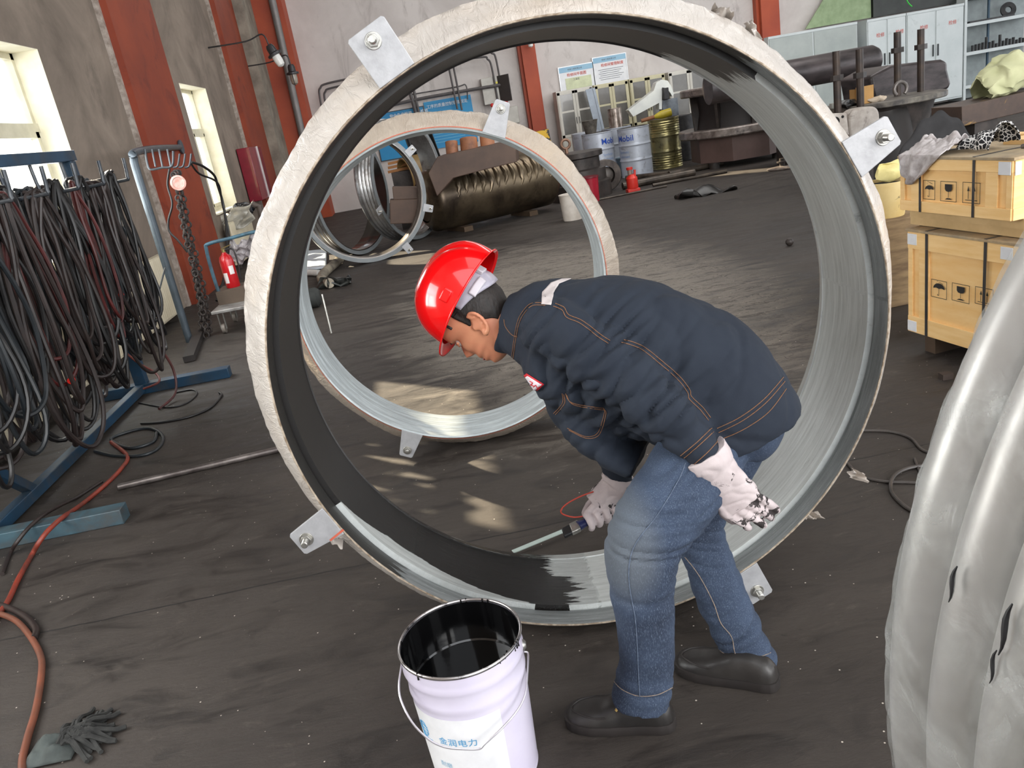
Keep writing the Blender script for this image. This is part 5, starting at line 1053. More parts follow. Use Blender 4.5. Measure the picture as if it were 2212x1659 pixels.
for i in range(13):
    s_ = 0.36+i*0.128; a0 = 0.45+0.06*math.sin(i*1.3); P = []; rs = []
    for k in range(12):
        a = a0-0.42+0.95*k/11; xx = side*math.cos(a)+V((0, 0, 1))*math.sin(a); P.append(A+ax*(s_+0.05*math.sin(PI*k/11)+0.02*random.random())+xx*0.425); rs.append(0.014+0.032*math.sin(PI*(k+0.5)/12))
    part('weld_bead', B().tube(P, rs, 10), M_brz, T)
b = B()
for s_ in (0.5, 1.6): b.box(A+ax*s_+V((0, 0, -0.47)), (0.14, 0.6, 0.08), ax, side)
part('timber_chock', b, mat('dark_timber', (84, 66, 48), rough=0.8), T, smooth=False)
M_brn = mat('brown_scale_plate', (74, 58, 50), (94, 74, 62), 0.6, 0.1, scale=2.5)
y = 11.02; pl = [(925, 374), (944, 339), (1000, 326), (1097, 305), (1114, 324), (1116, 350), (1050, 366), (979, 385), (944, 424)]
P = [W(a, c, y) for a, c in pl]; n_ = len(P); b = B(); b.add(P+[p+V((0.1, 0.45, 0)) for p in P], [tuple(range(n_)), tuple(range(2*n_-1, n_-1, -1))]+[(i, i+n_, (i+1) % n_+n_, (i+1) % n_) for i in range(n_)])
T = thing('steel_fabrication', 'brown fabricated plate frame resting on the bronze casing', 'fabrication', (P[2].x, y, 0.9)); part('plate', b, M_brn, T, smooth=False, bev=0.01)
for px, py, r_ in ((975, 311, 0.085), (1012, 304, 0.12), (1052, 299, 0.10)):
    c = W(px, py+12, 11.3); part('rusty_boss', B().cyl(c-V((0, 0, 0.1)), c+V((0.02, 0.05, 0.10)), r_, n=24), mat('orange_rust_boss', (168, 112, 78), (120, 78, 56), 0.6, scale=6), T)
pl = [(842, 432), (905, 430), (905, 482), (843, 484)]; P = [W(a, c, 10.62) for a, c in pl]; b = B().add(P+[p+V((0, 0.22, 0)) for p in P], [(0, 1, 2, 3), (7, 6, 5, 4), (0, 4, 5, 1), (1, 5, 6, 2), (2, 6, 7, 3), (3, 7, 4, 0)])
T = thing('steel_box', 'rust-brown steel box section seen through the open ring', 'beam', P[3]); part('beam', b, M_brn, T, smooth=False, bev=0.01)
pl = [(847, 404), (900, 404), (902, 430), (850, 432)]; P = [W(a, c, 10.64) for a, c in pl]; b = B().add(P+[p+V((0, 0.2, 0)) for p in P], [(0, 1, 2, 3), (7, 6, 5, 4), (0, 4, 5, 1), (1, 5, 6, 2), (2, 6, 7, 3), (3, 7, 4, 0)]); part('upper_block', b, M_brn, T, smooth=False, bev=0.01)
c0_ = W(876, 385, 12.95); b = B().lathe([(0.29, 0), (0.31, 0), (0.31, 0.5), (0.29, 0.5)], c0_, (0.9, 0.35, 0.05), 24, closed=True); solo('yellow_pipe', b, mat('ochre_pipe', (150, 122, 74), (120, 96, 58), 0.5, scale=3), 'ochre short wide pipe behind the open ring', 'pipe')
b = B().grid(lambda u, v: V((W(868+62*u, 282, 13.5).x+0.25*v, 13.5+0.08*math.sin(u*9+v*2), W(868+62*u, 282-6*u, 13.5).z*(1-v)+0.01)), 24, 12); solo('black_tarp', b, mat('black_tarp', (22, 24, 26), rough=0.5), 'black tarpaulin hanging in front of the blue boards', 'tarp', thick=0.01)
solo('timber_trestle', B().bb((W(845, 372, 13.2).x, 13.1, 0), (W(905, 360, 13.2).x, 13.3, W(875, 368, 13.2).z)), mat('black_oily_casting', (42, 38, 36)), 'dark trestle holding the orange battens behind the rings', 'trestle', smooth=False)
for k in range(3):
    b = B().bar(W(838, 354+9*k, 13.2), W(912, 338+9*k, 13.2), 0.05, 0.04); solo('timber_batten', b, mat('orange_timber', (176, 120, 66), (150, 100, 54), 0.6, scale=6), ('top', 'middle', 'bottom')[k]+' orange timber batten of three behind the ribbed ring', 'timber', smooth=False, group='timber battens')
b = B().bb(W(875, 300, 14.2)-V((0, 0, 0)), W(1190, 470, 14.2)+V((0, 0.4, 0))); 
a = W(1165, 290, 18.0); b = B().bar(W(1168, 282, 17.5), V((W(1180, 318, 17.5).x, 17.5, 0.0)), 0.3, 0.28, (0, 1, 0)); solo('striped_barrier', b, mat('yellow_black_stripe', (222, 176, 40), (50, 46, 44), 0.5, scale=3, lo=0.49, hi=0.51), 'yellow and black striped barrier foot beside the orange column', 'barrier', smooth=False)
# ------------------------------------------------------------------ big dark workpiece right of the drums
c = V((W(1592, 300, 14.1).x, 14.1, 0)); T = thing('turbine_casing', 'big dark flanged casing with two thick plates beyond the ring', 'casing', c)
M_cs2 = mat('oily_flange_steel', (96, 86, 80), (150, 140, 134), 0.4, 0.4, scale=5, dirt=(50, 44, 42), dlo=0.5, dhi=0.7)
part('base_block', B().lathe([(0, 0.1), (0.82, 0.1), (0.82, 0.52), (0, 0.52)], c, n=8, u=(math.cos(0.3), math.sin(0.3), 0)), mat('pinkish_brown_base', (106, 84, 78), (88, 70, 64), 0.6, scale=2), T, smooth=False)
part('lower_flange', B().lathe([(0, 0.52), (0.98, 0.52), (1.0, 0.54), (1.0, 0.64), (0.98, 0.66), (0, 0.66)], c, n=64), M_cs2, T)
part('barrel', B().lathe([(0.72, 0.66), (0.66, 0.95), (0.70, 1.24)], c, n=48), mat('black_barrel', (36, 30, 29), rough=0.6), T)
part('top_flange', B().lathe([(0, 1.22), (0.90, 1.22), (0.92, 1.24), (0.92, 1.33), (0.90, 1.35), (0, 1.35)], c, n=64), M_cs2, T)
for a in range(0, 360, 45): part('rib', B().bb((-0.02, -0.02, 0), (0.02, 0.02, 0.01)).__class__().bar(c+V((0.70*math.cos(R(a)), 0.70*math.sin(R(a)), 0.66)), c+V((0.74*math.cos(R(a)), 0.74*math.sin(R(a)), 1.22)), 0.05, 0.12), M_cast, T, smooth=False)
for dx_, dy_ in ((-0.62, -0.45), (0.5, -0.5)): part('foot', B().cyl(c+V((dx_, dy_, 0)), c+V((dx_, dy_, 0.1)), 0.09), M_cast, T)
random.seed(12)
for i, (dx, dy, kind) in enumerate(((-0.5, -0.55, 'gun'), (-0.3, -0.6, 'lump'), (-0.15, -0.5, 'lump'), (0.05, -0.6, 'red'), (0.2, -0.5, 'lump'))):
    p = c+V((dx, dy, 1.35))
    if kind == 'gun': b = B().box(p+V((0, 0, 0.05)), (0.22, 0.1, 0.10)).cyl(p+V((0.05, 0, 0.05)), p+V((0.02, 0, 0.34)), 0.04, 0.02); solo('grease_gun', b, mat('pale_grey_tool', (186, 194, 204), rough=0.35, metal=0.3), 'pale grey upright tool on the dark casing top', 'tool', bev=0.005)
    elif kind == 'red': solo('red_block', B().box(p+V((0, 0, 0.035)), (0.12, 0.05, 0.07)), mat('bright_red_tie', (226, 40, 30)), 'small bright red block on the dark casing top', 'block', smooth=False)
    else: solo('small_part', B().sphere(p+V((0, 0, 0.025)), (0.09, 0.05, 0.04), 14, 8).jit(0.03, 14), M_dkp, ('first', 'second', 'third', 'x', 'last')[i-1]+' dark part from the left on the casing top', 'machine part')
# pipes and rags on the floor in front of it
M_fp = mat('oily_floor_pipe', (52, 46, 42), (96, 86, 76), 0.35, 0.4, scale=6)
for (a, c, r_, lab) in (((1345, 402), (1500, 372), 0.06, 'thick oily pipe on the floor before the drums'), ((1352, 385), (1448, 374), 0.045, 'ochre-grey pipe just in front of the drums'), ((1445, 376), (1560, 352), 0.05, 'dark pipe leading to the foot of the dark casing'), ((1410, 400), (1570, 370), 0.025, 'thin rod nearest the sunlit floor'), ((1290, 432), (1440, 402), 0.015, 'long thin rod running past the red jack')):
    solo('floor_pipe', B().tube([G(a[0], a[1], r_), G(c[0], c[1], r_)], r_, 12), M_fp, lab, 'pipe')
c = G(1518, 418, 0.02); b = B().sphere(c, (0.42, 0.12, 0.05), 40, 12).jit(0.12, 6); b.v = [V((p.x, p.y, max(p.z, 0.003))) for p in b.v]; solo('oily_rag', b, mat('black_oily_rag', (22, 20, 19), (36, 34, 32), 0.35, scale=8), 'black oily rag lying on the sunlit patch of floor', 'rag')
c = G(1690, 365, 0.0); T = thing('disc_weight', 'round flat plate with a spindle on the floor under the ring', 'disc', c); part('disc', B().lathe([(0, 0.02), (0.22, 0.0), (0.23, 0.02), (0.0, 0.06)], c, n=32), M_cs2, T); part('spindle', B().cyl(c+V((0, 0, 0.04)), c+V((0, 0, 0.16)), 0.04).cyl(c+V((0, 0, 0.10)), c+V((0, 0, 0.12)), 0.08), M_cast, T)
c = G(1706, 531, 0); solo('round_bolt_head', B().sphere(c+V((0, 0, 0.035)), 0.035, 16, 10), M_cast, 'small dark ball on the open floor inside the big ring', 'ball')
# ------------------------------------------------------------------ stud table, long dark cylinder, tarp, white flanges
yT = 9.6; tc = V((W(1905, 222, yT).x, yT, 0)); zT = W(1905, 215, yT).z
T = thing('flange_table', 'dark steel disc with four tall studs used as a bench', 'flange', tc)
M_tb = mat('grimy_bench_steel', (60, 56, 54), (120, 114, 104), 0.5, 0.3, scale=8, dirt=(150, 146, 128), dlo=0.62, dhi=0.72)
part('disc', B().lathe([(0, zT-0.06), (0.70, zT-0.06), (0.71, zT-0.05), (0.71, zT), (0.70, zT+0.005), (0, zT+0.005)], tc, n=64), M_tb, T)
part('pedestal', B().lathe([(0.52, 0.0), (0.55, 0.05), (0.50, zT-0.4), (0.58, zT-0.06)], tc, n=32), M_cast, T)
for (px, p0, p1, zb_) in ((1806, 244, 112, 0), (1855, 238, 108, 0), (1935, 170, 71, 1), (1985, 168, 65, 1)):
    yy = yT-0.45 if not zb_ else yT+0.1; a = W(px+4, p0, yy); top = W(px-8, p1, yy); a = V((a.x, yy, zT-0.35)) if not zb_ else V((a.x, yy, zT)); top = V((a.x, yy, top.z))
    s_ = part('stud', B().cyl(a, top, 0.042, n=16), mat('dark_stud', (48, 42, 40), (70, 56, 46), 0.45, 0.4, scale=6), T); m_ = a.lerp(top, 0.68); part('nut', B().hexnut(m_, (0, 0, 1), 0.072, 0.06), M_cast, s_)
y = 12.4; a = W(1690, 165, y); c = W(1893, 128, y); r_ = abs(W(1893, 88, y).z-W(1900, 152, y).z)/2
T = thing('dark_cylinder', 'long rounded dark steel cylinder lying high before the pale cabinets', 'cylinder', (c.x, y, 0))
part('shell', B().lathe([(0, 0), (r_*0.8, 0.0), (r_, 0.08), (r_, (c-a).length+1.2), (0, (c-a).length+1.2)], c, (a-c), 40), mat('black_mill_steel', (50, 46, 46), (84, 76, 76), 0.38, 0.4, scale=3, stretch=(1, 1, 3)), T)
part('stand', B().bb((c.x-1.6, y-0.2, 0), (c.x-1.3, y+0.2, a.z-r_*0.9)).bb((c.x-0.4, y-0.2, 0), (c.x-0.1, y+0.2, c.z-r_*0.9)), M_cast, T)
# second dark rounded block, right of the table
y = 10.45; pl = [(1880, 165), (1925, 140), (2035, 128), (2048, 134), (2048, 150), (2056, 180), (2050, 192), (2022, 205), (1890, 225)]; P = [W(a_, c_, y) for a_, c_ in pl]; n_ = len(P)
b = B().add(P+[p+V((0, 0.8, 0)) for p in P], [tuple(range(n_)), tuple(range(2*n_-1, n_-1, -1))]+[(i, i+n_, (i+1) % n_+n_, (i+1) % n_) for i in range(n_)]); cx_ = (P[0].x+P[4].x)/2
T = thing('dark_forging', 'dark bulky forging behind the stud bench', 'forging', (cx_, y, 0)); part('body', b, mat('black_mill_steel', (50, 46, 46)), T, bev=0.05); part('plinth', B().bb((P[0].x+0.2, y+0.1, 0), (P[5].x-0.35, y+0.9, P[7].z+0.02)), M_cast, T)
# dark cover under the bench
y = 8.6; pl = [(1790, 265), (1860, 240), (2010, 190), (2024, 225), (1990, 300), (1960, 345), (1880, 372), (1800, 380)]; P = [W(a_, c_, y+0.9*(i in (1, 2, 3))) for i, (a_, c_) in enumerate(pl)]; n_ = len(P)
lowz = 0.0; P2 = [V((p.x, p.y, max(0.0, p.z))) for p in P]; b = B().grid(lambda u, v: V((W(1795, 300, 8.8).x+(1.55)*u, 8.75+0.5*u+0.1*math.sin(u*9), (zT-0.10)*(1-v)+0.01)) + V((0, -0.25*v*math.sin(PI*u)+0.03*math.sin(u*25), 0)), 50, 12)
solo('dark_cover', b, mat('black_brown_cover', (30, 27, 25), (44, 38, 35), 0.8, scale=2), 'black cover hanging below the stud bench', 'cover', thick=0.02)
M_wfl = mat('dirty_white_flange', (190, 182, 174), (150, 140, 130), 0.6, scale=6, dirt=(80, 70, 64), dlo=0.55, dhi=0.68)
y = 8.0; pl = [(1788, 246), (1828, 244), (1834, 292), (1800, 282)]; P = [W(a_, c_, y) for a_, c_ in pl]; b = B().add(P+[p+V((0.03, 0.06, 0)) for p in P], [(0, 1, 2, 3), (7, 6, 5, 4), (0, 4, 5, 1), (1, 5, 6, 2), (2, 6, 7, 3), (3, 7, 4, 0)])
T = thing('flange_plate', 'dirty white drilled flange plate below the bench, left one', 'flange', (P[2].x, y, 0)); part('plate', b, M_wfl, T, smooth=False, bev=0.008); part('stem', B().bb((P[2].x-0.16, y+0.03, 0), (P[2].x-0.02, y+0.12, P[2].z+0.1)), M_cast, T, smooth=False)
c = (P[0]+P[3])/2+V((0.02, -0.004, 0)); b = B().cyl(c+V((0.03, 0, 0.0)), c+V((0.03, -0.004, 0)), 0.045)
for q_ in (P[1], P[2]): b.cyl(q_+V((-0.04, 0, 0 if q_ is P[1] else 0.05))-V((0, 0, 0.03)), q_+V((-0.04, -0.004, 0 if q_ is P[1] else 0.05))-V((0, 0, 0.03)), 0.014)
part('bolt_hole', b, mat('hole_black', (20, 18, 18), rough=0.9), T)
c = W(1868, 268, 8.2); T = thing('flange_plate', 'dirty white rounded flange block below the bench, right one', 'flange', (c.x, 8.2, 0)); b = B().prism([(0.17*math.copysign(abs(math.cos(a))**0.6, math.cos(a)), 0.17*math.copysign(abs(math.sin(a))**0.6, math.sin(a))) for a in [2*PI*i/28 for i in range(28)]], c, (1, 0, 0), (0, 0, 1), (0.0, 0.2, 0)); part('block', b, M_wfl, T, bev=0.02); part('stem', B().bb((c.x-0.1, 8.22, 0), (c.x+0.1, 8.36, c.z-0.12)), M_cast, T, smooth=False)
# bits on the bench
zz = zT+0.005; by = yT-0.3
b = B().box((W(1868, 214, by).x, by, zz+0.10), (0.24, 0.012, 0.20), (1, 0.15, 0)).box((W(1848, 214, by).x, by+0.06, zz+0.09), (0.012, 0.12, 0.18)); solo('cardboard_piece', b, mat('brown_cardboard', (186, 142, 84), rough=0.8), 'piece of brown cardboard propped on the stud bench', 'cardboard', smooth=False)
b = B().sphere((W(1830, 225, by).x, by, zz+0.03), (0.16, 0.08, 0.04), 20, 10).jit(0.05, 12); solo('work_gloves', b, mat('black_oily_rag', (22, 20, 19)), 'heap of black oily gloves on the stud bench', 'gloves')
b = B().sphere((W(1893, 212, by).x, by, zz+0.025), (0.12, 0.06, 0.035), 20, 10).jit(0.03, 16); solo('work_glove', b, mat('dirty_cream_glove', (196, 180, 160), rough=0.9), 'dirty cream glove beside the cardboard on the bench', 'glove')
c = V((W(1956, 200, by).x, by+0.1, zz+0.09)); b = B().tube([c+V((0.08*math.cos(a), 0, 0.08*math.sin(a))) for a in [R(-50+28*i) for i in range(11)]], 0.022, 10); solo('shackle', b, mat('worn_shackle', (110, 104, 100), rough=0.4, metal=0.5), 'open steel shackle standing on the stud bench', 'shackle')
b = B().lathe([(0, 0), (0.055, 0), (0.055, 0.06), (0, 0.06)], (W(1820, 208, by).x, by+0.2, zz), n=20); solo('small_tin', b, mat('pale_tin', (170, 170, 164), rough=0.4, metal=0.3), 'small pale tin behind the gloves on the bench', 'tin')
# steel beam with the cloth bag, dark cover, tools to the right of the crates
ya = 6.3; p = W(2078, 252, ya); q = W(2240, 214, ya+0.0); b = B().box((p+q)/2+V((0, 0.2, 0)), ((q-p).length, 0.4, 0.16), (q-p), (0, 1, 0)); 
T = thing('steel_beam', 'rusty steel beam behind the crates carrying the cloth bag', 'beam', V(((p.x+q.x)/2, ya+0.2, 0))); part('beam', b, mat('ochre_spotted_steel', (84, 68, 58), (62, 50, 46), 0.5, 0.2, scale=5, dirt=(150, 116, 60), dlo=0.6, dhi=0.68), T, bev=0.006, smooth=False)
part('trestle', B().bb((p.x+0.15, ya+0.05, 0), (p.x+0.35, ya+0.35, p.z-0.06)), M_cast, T, smooth=False)
def bag(u, v):
    a = 2*PI*u; t_ = v; r = 0.17*math.sin(PI*min(1, t_*1.02))**0.6*(1-0.35*t_)+0.01; c = W(2150, 190, ya+0.2).lerp(W(2225, 135, ya+0.2), t_)+V((0, 0, -0.02))
    return c+V((math.cos(a)*r*0.6, math.sin(a)*r*1.1, math.cos(a)*0.1*r+math.sin(a*1)*0)) + V((0, 0, math.cos(a+1.2)*r))*0.8+noise.noise_vector(V((math.cos(a)*2, math.sin(a)*2, t_*7)))*0.035
c0_ = (W(2118, 212, ya+0.2), W(2235, 150, ya+0.2))
def bag(u, v):
    a = 2*PI*u; c = c0_[0].lerp(c0_[1], v); r = 0.06+0.15*math.sin(PI*(0.08+0.9*v))**0.8
    return c+V((0, 0, 0.02))+V((-math.sin(a)*0.25*r, math.cos(a)*r, abs(math.sin(a))**0.9*math.copysign(1, math.sin(a))*r*(1.0 if math.sin(a) > 0 else 0.35)))+noise.noise_vector(V((math.cos(a)*1.6, math.sin(a)*1.6, v*5)))*0.05+noise.noise_vector(V((math.cos(a)*5, math.sin(a)*5, v*12)))*0.012
solo('cloth_bag', B().grid(bag, 48, 40, closeu=True), mat('pale_yellow_green_cloth', (198, 198, 158), (172, 174, 132), 0.85, scale=3, bump=0.3), 'pale yellow-green cloth bag slumped on the rusty beam', 'bag')
def cov(u, v): 
    a = PI*u; return V((W(1955, 300, 5.6).x+0.62*u, 5.7-0.10*math.sin(PI*u)*v, (0.98+0.0*u)*1.0*(1-0.95*v)*(0.55+0.45*math.sin(PI*min(1, 0.12+u*0.75)))+0.015*math.sin(u*26)))
solo('black_cover', B().grid(cov, 50, 20), mat('charcoal_cloth_cover', (48, 47, 48), (38, 37, 38), 0.9, scale=10), 'charcoal cloth cover draped behind the upper crate', 'cover', thick=0.02)
# yellow-white pail and timbers left of the crates
c = V((W(1912, 430, 4.55).x, 4.55, 0)); zb = W(1912, 466, 4.55).z; zt_ = W(1905, 392, 4.55).z
T = thing('paint_drum', 'cream pail with black drips standing left of the crates', 'bucket', c+V((0, 0, zb)))
part('body', B().lathe([(0, 0), (0.105, 0), (0.108, 0.01), (0.116, zt_-zb), (0.11, zt_-zb), (0.10, 0.05), (0, 0.05)], c+V((0, 0, zb)), n=36), mat('cream_dripped_pail', (228, 206, 150), (214, 186, 122), 0.4, scale=5, dirt=(40, 34, 30), dlo=0.62, dhi=0.66, dscale=14), T)
part('contents', B().lathe([(0, zt_-zb-0.02), (0.11, zt_-zb-0.02)], c+V((0, 0, zb)), n=30), mat('hole_black', (20, 18, 18)), T)
b = B().sphere(c+V((0.05, 0, zt_+0.05)), (0.09, 0.05, 0.05), 24, 12).jit(0.05, 14); solo('yellow_rag', b, mat('pale_yellow_rag', (226, 214, 150), (200, 186, 120), 0.8, scale=10), 'pale yellow rag on the rim of the cream pail', 'rag')
b = B().bb((c.x-0.35, 4.4, 0.0), (c.x+0.25, 4.72, zb)); solo('timber_block', b, mat('grey_brown_timber', (112, 90, 66), (150, 126, 92), 0.8, scale=5, stretch=(1, 6, 6)), 'weathered timber stack under the cream pail', 'timber', smooth=False, bev=0.006)
b = B().bar(G(1900, 505, 0.016), G(1985, 490, 0.016), 0.10, 0.03); solo('plank', b, mat('pale_plank', (198, 178, 134), (170, 150, 108), 0.7, scale=6), 'pale plank lying beside the lower crate', 'plank', smooth=False)
p = G(1912, 540, 0.05); q = G(1952, 530, 0.05); solo('pipe_stub', B().cyl(p, q, 0.05, n=24), mat('cream_pipe_stub', (200, 180, 150), (160, 140, 112), 0.4, 0.2), 'short fat pipe stub on the floor left of the lower crate', 'pipe')
# ================================================================== THE WORKER
def fuse(bld, voxel, iters=6, name='t'):
    me = bpy.data.meshes.new(name); me.from_pydata([tuple(p) for p in bld.v], [], bld.f); me.update()
    import bmesh
    bm = bmesh.new(); bm.from_mesh(me); bmesh.ops.remove_doubles(bm, verts=bm.verts, dist=1e-5); bmesh.ops.recalc_face_normals(bm, faces=bm.faces); bm.to_mesh(me); bm.free()
    ob = bpy.data.objects.new(name, me); COL.objects.link(ob)
    m = ob.modifiers.new('r', 'REMESH'); m.mode = 'VOXEL'; m.voxel_size = voxel
    if iters: s = ob.modifiers.new('s', 'SMOOTH'); s.factor = 0.5; s.iterations = iters
    dg = bpy.context.evaluated_depsgraph_get(); ev = bpy.data.meshes.new_from_object(ob.evaluated_get(dg))
    ev.update(); out = B(); out.v = [V(v.co) for v in ev.vertices]; out.f = [tuple(f.vertices) for f in ev.polygons]; out.n = [V(v.normal) for v in ev.vertices]
    bpy.data.objects.remove(ob); bpy.data.meshes.remove(ev); bpy.data.meshes.remove(me); return out
def displace(bl, fn):
    for i, p in enumerate(bl.v): bl.v[i] = p+bl.n[i]*fn(p)
    return bl
def loft(b, secs, n=32, sup=2.2, rounded=True):
    """secs: (centre, side axis, a, b)"""
    C_ = [V(s[0]) for s in secs]; m = len(secs); rings = []
    for i, (c, A_, a, bb_) in enumerate(secs):
        t_ = (C_[min(i+1, m-1)]-C_[max(i-1, 0)]).normalized(); A_ = V(A_); A_ = (A_-t_*A_.dot(t_)).normalized(); B_ = t_.cross(A_)
        rg = []
        for j in range(n):
            q = 2*PI*j/n; cs, sn = math.cos(q), math.sin(q); e = 2/sup
            rg.append(V(c)+A_*(a*math.copysign(abs(cs)**e, cs))+B_*(bb_*math.copysign(abs(sn)**e, sn)))
        rings.append(rg)
    vs = [p for rg in rings for p in rg]; fs = [(i*n+j, i*n+(j+1) % n, (i+1)*n+(j+1) % n, (i+1)*n+j) for i in range(m-1) for j in range(n)]
    fs += [tuple(range(n-1, -1, -1)), tuple((m-1)*n+j for j in range(n))]
    return b.add(vs, fs)
def resample(secs, k=5):
    out = []
    for i in range(len(secs)-1):
        g = lambda q, j: q[max(0, min(len(secs)-1, j))]
        for s in range(k):
            t_ = s/k; r = []
            for comp in range(4):
                p0, p1, p2, p3 = (g(secs, i-1)[comp], secs[i][comp], g(secs, i+1)[comp], g(secs, i+2)[comp])
                if comp < 2: p0, p1, p2, p3 = V(p0), V(p1), V(p2), V(p3)
                r.append(0.5*((2*p1)+(p2-p0)*t_+(2*p0-5*p1+4*p2-p3)*(t_*t_)+(3*p1-p0-3*p2+p3)*(t_**3)))
            out.append(tuple(r))
    out.append(secs[-1]); return out
LAT = V((0.16, 0.985, 0))                      # the worker's left-to-right axis, pointing away from the camera
sec = lambda px, py, y, a, bb_, ax=LAT: (W(px, py, y), ax, a, bb_)
# ---- head frame
Uv = (CX*-0.86+CU*0.50+fwd*0.10).normalized(); Fv = (CX*-0.50-CU*0.82+fwd*0.30); Fv = (Fv-Uv*Fv.dot(Uv)).normalized(); Lv = Uv.cross(Fv)
ear_p = W(1035, 697, 1.925); HO = ear_p-Lv*0.074+Fv*0.008+Uv*0.030
def H(f, l, u): return HO+Fv*f+Lv*l+Uv*u
def interp(t_, pts):
    if t_ <= pts[0][0]: return pts[0][1]
    for (a, va), (c, vc) in zip(pts, pts[1:]):
        if t_ <= c: s = (t_-a)/(c-a); s = s*s*(3-2*s)*0.5+s*0.5; return va+(vc-va)*s
    return pts[-1][1]
FR = [(-.122, .030), (-.116, .066), (-.104, .083), (-.092, .080), (-.082, .087), (-.073, .083), (-.062, .090), (-.050, .085), (-.036, .088), (-.015, .086), (0.002, .083), (.018, .092), (.035, .095), (.06, .092), (.085, .078), (.105, .052), (.118, .02), (.122, .001)]
BK = [(-.122, .0), (-.10, .010), (-.08, .045), (-.05, .072), (-.02, .090), (.02, .100), (.05, .098), (.085, .078), (.105, .052), (.118, .02), (.122, .001)]
SD = [(-.122, .022), (-.11, .040), (-.09, .052), (-.06, .064), (-.03, .071), (0, .074), (.03, .077), (.06, .074), (.085, .062), (.105, .042), (.118, .018), (.122, .001)]
def head_pt(ph, u, off=0.0):
    c, s = math.cos(ph), math.sin(ph); F_ = interp(u, FR)+off; K_ = interp(u, BK)+off; S_ = interp(u, SD)+off
    e = 2/2.35; f = (F_ if c > 0 else K_)*math.copysign(abs(c)**e, c); l = S_*math.copysign(abs(s)**e, s)
    if c > 0:
        g = lambda x, w: math.exp(-(x/w)**2)
        nz = interp(u, [(-.048, 0), (-.040, .012), (-.030, .026), (-.020, .020), (-.004, .009), (.006, .003), (.014, 0)]); f += nz*g(l, .0135)
        f += .006*g(abs(l)-.012, .006)*g(u+.038, .007)           # nostril wings
        f -= .011*g(abs(l)-.031, .013)*g(u-.002, .011); f += .004*g(abs(l)-.03, .02)*g(u-.019, .007)
        f += .005*g(abs(l)-.045, .016)*g(u+.022, .018)
        f += .004*g(l, .02)*g(u+.068, .0045)+.004*g(l, .018)*g(u+.079, .005)-.004*g(l, .021)*g(u+.0735, .002)
    return H(f, l, u)
hb = B()
nu, nv = 96, 64; vs = []
for i in range(nv):
    u = -.122+.244*i/(nv-1)
    for j in range(nu): vs.append(head_pt(2*PI*j/nu, u))
hb.add(vs, [(i*nu+j, i*nu+(j+1) % nu, (i+1)*nu+(j+1) % nu, (i+1)*nu+j) for i in range(nv-1) for j in range(nu)]+[tuple(range(nu-1, -1, -1)), tuple((nv-1)*nu+j for j in range(nu))])
for sg in (1, -1):
    # ear: helix, inner fold, lobe
    e0 = H(-.006, sg*.073, -.029); eu = (Uv-Fv*0.28).normalized(); ef = (Fv+Uv*0.28).normalized(); eo = Lv*sg
    pts = []
    for i in range(22):
        a = R(-60)+R(300)*i/21; pts.append(e0-eo*0.002+eu*(0.031*math.sin(a+R(0))*1.0)+ef*(-0.019*math.cos(a-R(90))*0-0.0)+ef*(0.018*math.cos(a+R(0))*1.0)*1.0+eo*(0.010+0.008*(0.5-0.5*math.cos(a))))
    pts = [e0+eu*(0.032*math.cos(a))+ef*(-0.019*math.sin(a)-0.002)+eo*(0.012+0.007*math.sin(a)) for a in [R(-35)+R(225)*i/21 for i in range(22)]]
    hb.tube(pts, [0.0046]*16+[0.005, 0.0055, 0.006, 0.0065, 0.007, 0.0065], 8)
    pts = [e0+eu*(0.018*math.cos(a)+0.003)+ef*(-0.010*math.sin(a)+0.001)+eo*(0.011) for a in [R(-20)+R(190)*i/12 for i in range(13)]]; hb.tube(pts, 0.0038, 8)
    hb.sphere(e0-ef*0.004+eo*0.005, (0.018, 0.029, 0.007), 16, 10, (ef, eu, eo)); hb.sphere(e0-eu*0.030+eo*0.007+ef*0.003, (0.008, 0.010, 0.006), 12, 8, (ef, eu, eo)); hb.sphere(e0+ef*0.014-eu*0.002+eo*0.004, (0.006, 0.009, 0.006), 12, 8, (ef, eu, eo))
# neck, trunk and limbs inside the clothes
nk0 = H(-.030, 0, -.040); nk1 = W(1088, 712, 1.975)
loft(hb, resample([(nk0+LAT*.012, LAT, .038, .052), (nk0.lerp(nk1, .35)+LAT*.010, LAT, .044, .060), (nk0.lerp(nk1, .7)+LAT*.005, LAT, .052, .063), (nk1, LAT, .058, .062), (W(1125, 702, 1.945), LAT, .055, .055)], 4))
loft(hb, resample([sec(1118, 700, 1.942, .055, .055), sec(1170, 708, 1.92, .085, .07), sec(1240, 735, 1.88, .13, .10), sec(1340, 765, 1.85, .16, .13), sec(1450, 800, 1.81, .15, .125), sec(1550, 860, 1.78, .15, .125), sec(1605, 920, 1.76, .14, .11)], 4))
loft(hb, resample([sec(1200, 712, 1.80, .045, .045), sec(1228, 728, 1.735, .045, .045), sec(1320, 785, 1.66, .045, .045), sec(1420, 868, 1.61, .040, .040), sec(1490, 940, 1.59, .030, .030), sec(1535, 995, 1.583, .024, .024), sec(1560, 1032, 1.578, .016, .016)], 4))
loft(hb, resample([sec(1195, 700, 2.0, .05, .05), sec(1240, 790, 2.06, .045, .045), sec(1290, 895, 2.10, .04, .04), sec(1325, 1000, 2.12, .03, .03), sec(1322, 1050, 2.12, .020, .020)], 4))
loft(hb, resample([sec(1580, 910, 1.71, .08, .08), sec(1500, 1000, 1.65, .075, .075), sec(1440, 1100, 1.61, .065, .065), sec(1388, 1190, 1.59, .055, .06), sec(1390, 1320, 1.585, .05, .05), sec(1390, 1440, 1.585, .038, .04), sec(1392, 1530, 1.58, .035, .04)], 4))
